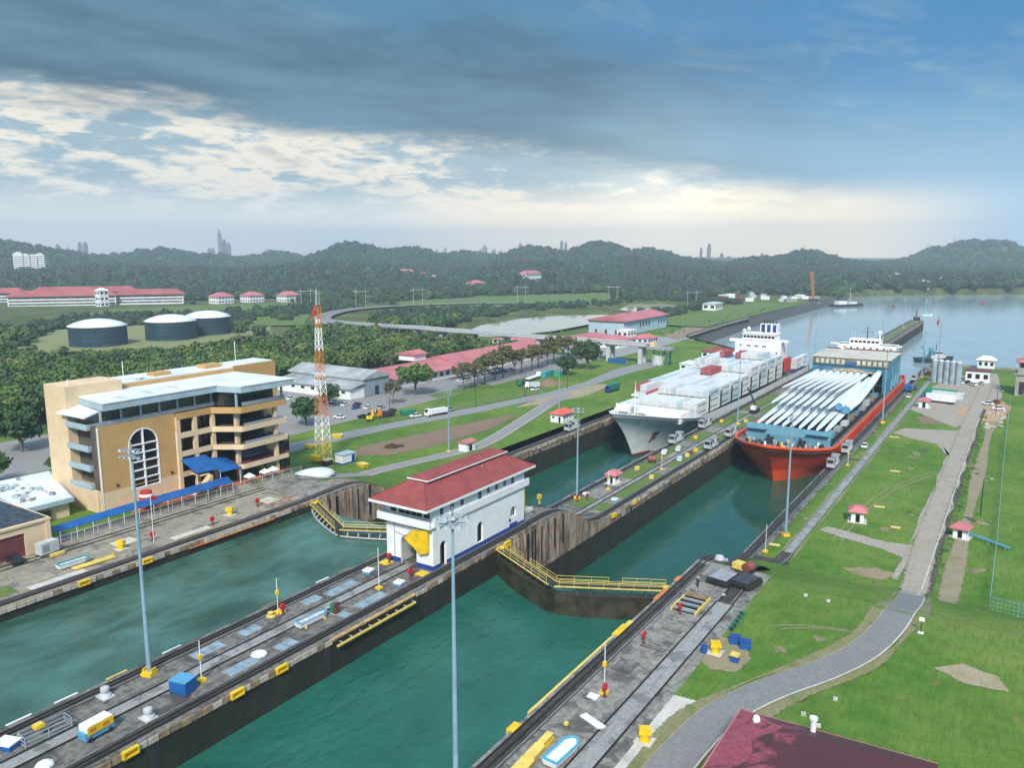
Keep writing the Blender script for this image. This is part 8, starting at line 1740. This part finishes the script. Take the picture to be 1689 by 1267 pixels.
tree(5, -127.5, 193.5, 1.12, 'dense round dark tree right of the visitor building', None, ZL)
tree(5, -147, 224, 1.0, 'tree half hidden behind the lattice tower', None, ZL)
tree(2, -133.5, 262, 1.25, 'tall spreading tree before the red roofed hall', None, ZL)
tree(4, -128, 241, 0.8, 'small sparse tree beside the tall spreading one', None, ZL)
tree(1, -106.5, 370, 1.5, 'large dark tree in front of the road bridge', None, ZL); tree(1, -105, 346, 1.0, 'small dark tree beside the teal containers', None, ZL)
tq = random.Random(77)
for i in range(13): tree(4, -124.5 - 0.75 * i + tq.uniform(-1, 1), 284 + 9.6 * i, 0.9 + 0.5 * tq.random(), 'thin olive tree, %s from the left in the roadside row' % 'first second third fourth fifth sixth seventh eighth ninth tenth eleventh twelfth last'.split()[i], 'olive trees in the roadside row', ZL, tq.uniform(0, 6))
# palm
def palm(x, y, z, h, label):
    t = thing('palm_tree', label, 'tree', (x, y, z)); MB().bar((0, 0, -0.5), (0.5, 0.2, h), 0.28, 7, 0.2).build('trunk', BARK, t); q = random.Random(int(h * 7)); mb = MB()
    for i in range(17):
        a = 6.28 * i / 17 + q.uniform(-.15, .15); el = q.uniform(-0.1, 0.9); L_ = 4.2; pts = []
        for k in range(6): s = k / 5; r_ = L_ * s * math.cos(el * (1 - 0.4 * s)); pts.append(Vector((0.5 + r_ * math.cos(a), 0.2 + r_ * math.sin(a), h + L_ * s * math.sin(el) - 2.6 * s * s)))
        n = Vector((-math.sin(a), math.cos(a), 0)); k0 = len(mb.v)
        for k, p in enumerate(pts): w = 0.75 * math.sin(math.pi * (0.12 + 0.8 * k / 5)); mb.v += [tuple(p + n * w - Vector((0, 0, 0.35 * w))), tuple(p), tuple(p - n * w - Vector((0, 0, 0.35 * w)))]
        for k in range(5): b_ = k0 + 3 * k; mb.f += [(b_, b_ + 3, b_ + 4, b_ + 1), (b_ + 1, b_ + 4, b_ + 5, b_ + 2)]
    mb.build('crown', LEAF[0], t)
palm(-212, 122, -8, 11, 'palm tree at the edge of the woods left of the visitor building'); palm(-225, 140, -8, 9, 'shorter palm tree in the woods at the left edge')
tree(0, -137, 92, 1.1, 'bushy tree at the left edge beside the car park', None, -7.8); tree(1, -172, 118, 1.35, 'spreading tree over the far end of the car park', None, -7.8); tree(0, -140, 112, 0.45, 'small shrub beside the white car in the car park', None, -7.6)
# ------------------------------------------------------------------ woods
CLEAR = [[(-320, 440), (-180, 440), (-205, 640), (-300, 640)], [(-560, 330), (-420, 222), (-330, 236), (-318, 300), (-372, 385), (-440, 395), (-545, 400)], [(-420, 400), (-372, 385), (-365, 420), (-440, 470), (-530, 500)], [(-667, 380), (-560, 578), (-660, 690), (-740, 566), (-760, 440)], [(-590, 300), (-640, 390), (-790, 470), (-1080, 560), (-1080, 420), (-820, 390)],
         [(-439, 640), (-326, 871), (-440, 1080), (-547, 891), (-572, 703)], [(-300, 470), (-236, 540), (-236, 664), (-270, 740), (-300, 800), (-360, 700)], [(-300, 480), (-222, 520), (-225, 700), (-330, 700)],
         [(-225, 760), (-225, 930), (-320, 930), (-320, 760)], [(-200, 600), (-100, 600), (-120, 1010), (-200, 1010)], [(-220, 420), (-90, 400), (-100, 630), (-200, 630)], [(-210, 160), (-60, 100), (-60, 430), (-160, 430), (-200, 280)], [(-206, 60), (-40, 60), (-40, 160), (-206, 150)], [(-820, 570), (-700, 600), (-660, 720), (-770, 700)], [(-960, 420), (-760, 420), (-740, 610), (-900, 640)],
         [(-640, 1160), (-600, 1180), (-620, 1250), (-680, 1240)], [(-160, 960), (-120, 960), (-120, 1160), (-280, 1160), (-280, 960)], [(-225, 425), (-180, 425), (-180, 480), (-225, 480)]]
def inside(x, y, poly):
    c = np.zeros(len(x), bool); n = len(poly)
    for i in range(n):
        x0, y0 = poly[i]; x1, y1 = poly[(i + 1) % n]
        k = ((y0 > y) != (y1 > y)) & (x < (x1 - x0) * (y - y0) / ((y1 - y0) + 1e-9) + x0); c ^= k
    return c
def corridor(x, y, pts, w):
    d = np.full(len(x), 1e9)
    for (ax, ay), (bx, by) in zip(pts[:-1], pts[1:]):
        t = np.clip(((x - ax) * (bx - ax) + (y - ay) * (by - ay)) / ((bx - ax) ** 2 + (by - ay) ** 2), 0, 1); d = np.minimum(d, np.hypot(x - ax - t * (bx - ax), y - ay - t * (by - ay)))
    return d < w
def woods():
    rs = np.random.RandomState(5); out = []
    for D0, D1, sp in ((230, 430, 7.0), (430, 800, 8.5), (800, 1400, 11.5), (1400, 2300, 17), (2300, 4200, 27)):
        a0, a1 = R(33.08 - 36), R(33.08 + 36); n = int((a1 - a0) / 2 * (D1 ** 2 - D0 ** 2) / sp ** 2 * 1.25)
        D = np.sqrt(rs.uniform(D0 ** 2, D1 ** 2, n)); a = rs.uniform(a0, a1, n); x = CAMX - D * np.sin(a); y = CAMY + D * np.cos(a)
        h = ground(x, y); ok = h > -10.5
        ok &= ~((x > -CW - 85) & (y < 620)); ok &= ~((x > -41) & (y < 1300))
        for p in CLEAR: ok &= ~inside(x, y, p)
        ok &= ~corridor(x, y, [(-88, 408), (-262, 418), (-330, 440), (-392, 468), (-440, 500), (-478, 548), (-500, 600), (-500, 660), (-470, 730)], 13); ok &= ~corridor(x, y, [(-370, 440), (-425, 490), (-462, 540), (-480, 600), (-480, 660)], 34)
        nz = np.sin(x * 0.031 + 0.7 * np.sin(y * 0.017)) * np.sin(y * 0.027 + 1.1 * np.sin(x * 0.013)); ok &= (nz > -0.72) | (D > 1400)
        # thin out by a hard core so crowns stay apart
        idx = np.where(ok)[0]; cell = {}; g = sp * 0.72
        for i in idx:
            k = (int(x[i] // g), int(y[i] // g))
            if k in cell: continue
            cell[k] = 1; out.append((x[i], y[i], h[i], D[i], sp))
    return np.array(out)
W = woods()
def view_u(x, y): a = np.arctan2(CAMX - x, y - CAMY); return 844.5 - 1310 * np.tan(a - R(33.08))
vis = (view_u(W[:, 0], W[:, 1]) > -60) & (view_u(W[:, 0], W[:, 1]) < 1750); W = W[vis]
order = np.argsort(W[:, 3]); near_i, far_i = order[:290], order[290:]
wq = random.Random(99)
for n_, i in enumerate(near_i):
    x, y, z, D, sp = W[i]; k = wq.choice([0, 0, 1, 2, 3, 0, 2, 5]); lab = ['bright green tree in the woods behind the visitor building and yards', 'dark green tree in the woods behind the visitor building and yards', 'broad spreading tree in the woods behind the visitor building and yards', 'tall olive green tree in the woods behind the visitor building and yards', '', 'dense dark round tree in the woods behind the visitor building and yards'][k]
    tree(k, x, y, wq.uniform(0.85, 1.35), lab, 'trees of the near woods', z - 0.4, wq.uniform(0, 6.28))
# farther woods: one mass of instanced crowns
FAR = [crown_mesh(11, 5.4, 4.2, 4.6, 34, 18, 1.15, 1.9, 1, LEAF[3], 0.45), crown_mesh(12, 4.6, 5.0, 5.2, 32, 18, 1.1, 1.8, 1, LEAF[0], 0.45), crown_mesh(13, 6.2, 3.6, 4.4, 36, 18, 1.2, 2.0, 1, LEAF[1], 0.45)]
def blob_mesh(seed, rx, rz, zc, m):
    """lumpy closed crown with a few leaf clumps, for woods seen from far off"""
    q = random.Random(seed); off = Vector((seed * 3.1, seed * 1.7, 0)); mb = MB(); n, k = 14, 8; vs = []
    for j in range(k + 1):
        ph = math.pi * j / k
        for i in range(n):
            th = 2 * math.pi * (i + 0.5 * (j % 2)) / n; d = Vector((math.sin(ph) * math.cos(th), math.sin(ph) * math.sin(th), math.cos(ph)))
            r_ = 0.78 + 0.42 * mnoise.noise(d * 2.2 + off) + 0.22 * mnoise.noise(d * 5.0 + off); vs.append((d.x * rx * r_, d.y * rx * r_, zc + d.z * rz * r_))
    mb.add(vs, [(j * n + i, (j + 1) * n + i, (j + 1) * n + (i + 1) % n, j * n + (i + 1) % n) for j in range(k) for i in range(n)])
    c = crown_mesh(seed, rx * 0.95, rz * 0.95, zc, 20, 9, 0.95, 1.5, 1, m, 0.75); k0 = len(mb.v); mb.v += [tuple(v.co) for v in c.vertices]; mb.f += [tuple(k0 + i for i in p.vertices) for p in c.polygons]
    me = mb.mesh('crown'); me.materials.append(m); return me
FARB = [blob_mesh(21, 5.6, 4.4, 4.2, LEAF[4]), blob_mesh(22, 5.0, 5.0, 4.6, LEAF[4]), blob_mesh(23, 6.2, 4.0, 4.0, LEAF[1]), blob_mesh(24, 5.2, 4.4, 4.2, LEAF[4])]
def forest_stuff(name, idx, meshes, label):
    fc = bpy.data.collections.new(name + '_crowns')
    for k, me in enumerate(meshes): fc.objects.link(bpy.data.objects.new('%s_crown' % name, me))
    P = W[idx]; me = bpy.data.meshes.new(name); me.vertices.add(len(P)); co = P[:, :3].copy(); co[:, 2] -= 0.6; me.vertices.foreach_set('co', co.ravel())
    a = me.attributes.new('sc', 'FLOAT', 'POINT'); rs = np.random.RandomState(3); a.data.foreach_set('value', (np.where(P[:, 3] < 640, 0.9, np.where(P[:, 3] < 1050, 0.72, np.clip(P[:, 4] / 9.5, 0.95, 1.9))) * rs.uniform(0.75, 1.35, len(P))).astype(np.float32)); me.update()
    o = bpy.data.objects.new(name, me); COL.objects.link(o); tag(o, label, None, None, 'stuff')
    ng = bpy.data.node_groups.new(name + '_nodes', 'GeometryNodeTree'); ng.interface.new_socket('Geometry', in_out='INPUT', socket_type='NodeSocketGeometry'); ng.interface.new_socket('Geometry', in_out='OUTPUT', socket_type='NodeSocketGeometry')
    N = ng.nodes; L = ng.links; gi = N.new('NodeGroupInput'); go = N.new('NodeGroupOutput'); ip = N.new('GeometryNodeInstanceOnPoints'); ci = N.new('GeometryNodeCollectionInfo'); ci.inputs['Collection'].default_value = fc; ci.inputs['Separate Children'].default_value = True; ci.inputs['Reset Children'].default_value = True
    ip.inputs['Pick Instance'].default_value = True; na = N.new('GeometryNodeInputNamedAttribute'); na.data_type = 'FLOAT'; na.inputs['Name'].default_value = 'sc'
    rv = N.new('FunctionNodeRandomValue'); rv.data_type = 'FLOAT_VECTOR'; rv.inputs[0].default_value = (0, 0, 0); rv.inputs[1].default_value = (0.15, 0.15, 6.28)
    m2p = N.new('GeometryNodeMeshToPoints'); L.new(gi.outputs[0], m2p.inputs[0]); L.new(m2p.outputs[0], ip.inputs['Points']); L.new(ci.outputs[0], ip.inputs['Instance']); L.new(rv.outputs[0], ip.inputs['Rotation']); L.new(na.outputs[0], ip.inputs['Scale']); L.new(ip.outputs[0], go.inputs[0])
    md = o.modifiers.new('crowns', 'NODES'); md.node_group = ng; return o
fd = W[far_i, 3]; forest_stuff('forest', far_i[fd < 700], FAR, 'dense green woods in the middle distance'); forest_stuff('forest', far_i[fd >= 700], FARB, 'wooded hills spreading to the horizon')
print('woods', len(near_i), len(far_i))
# bushes and weeds along the ditch and bank
gq = random.Random(12); bm_ = MB()
for i in range(260):
    if i < 130: x, y = 76.6 + gq.gauss(0, 0.5), gq.uniform(150, 350)
    elif i < 190: x, y = gq.uniform(-150, -138), gq.uniform(560, 900)
    else: y = gq.uniform(470, 740); x = (-238 if i % 2 else -316) + gq.gauss(0, 9)
    z = gz(x, y); r_ = gq.uniform(0.2, 0.6) * (1 if i < 130 else 3)
    for k in range(9):
        d = Vector((gq.gauss(0, 1), gq.gauss(0, 1), abs(gq.gauss(0, 1)))).normalized() * r_; s = r_ * 0.5; k0 = len(bm_.v); u = Vector((gq.uniform(-1, 1), gq.uniform(-1, 1), gq.uniform(-1, 1))).normalized() * s; w = u.orthogonal().normalized() * s
        c = Vector((x, y, z)) + d; bm_.v += [tuple(c - u), tuple(c + w), tuple(c + u), tuple(c - w)]; bm_.f.append((k0, k0 + 1, k0 + 2, k0 + 3))
tag(bm_.build('weeds', LEAF[0]), 'weeds and low scrub along the ditch and the bank', None, None, 'stuff')
# ------------------------------------------------------------------ haze
hz, nt_, b_ = nodes_of('haze_air'); nt_.nodes.remove(b_); pv = nt_.nodes.new('ShaderNodeVolumePrincipled'); pv.inputs['Color'].default_value = (0.74, 0.87, 1.0, 1); pv.inputs['Density'].default_value = 1.75e-4; pv.inputs['Anisotropy'].default_value = 0.0
nt_.links.new(pv.outputs[0], nt_.nodes['Material Output'].inputs['Volume'])
ho = MB().box(-7800, 5500, -450, 7900, -40, 300).build('haze', hz); tag(ho, 'thin pale haze over the whole landscape', None, None, 'stuff')
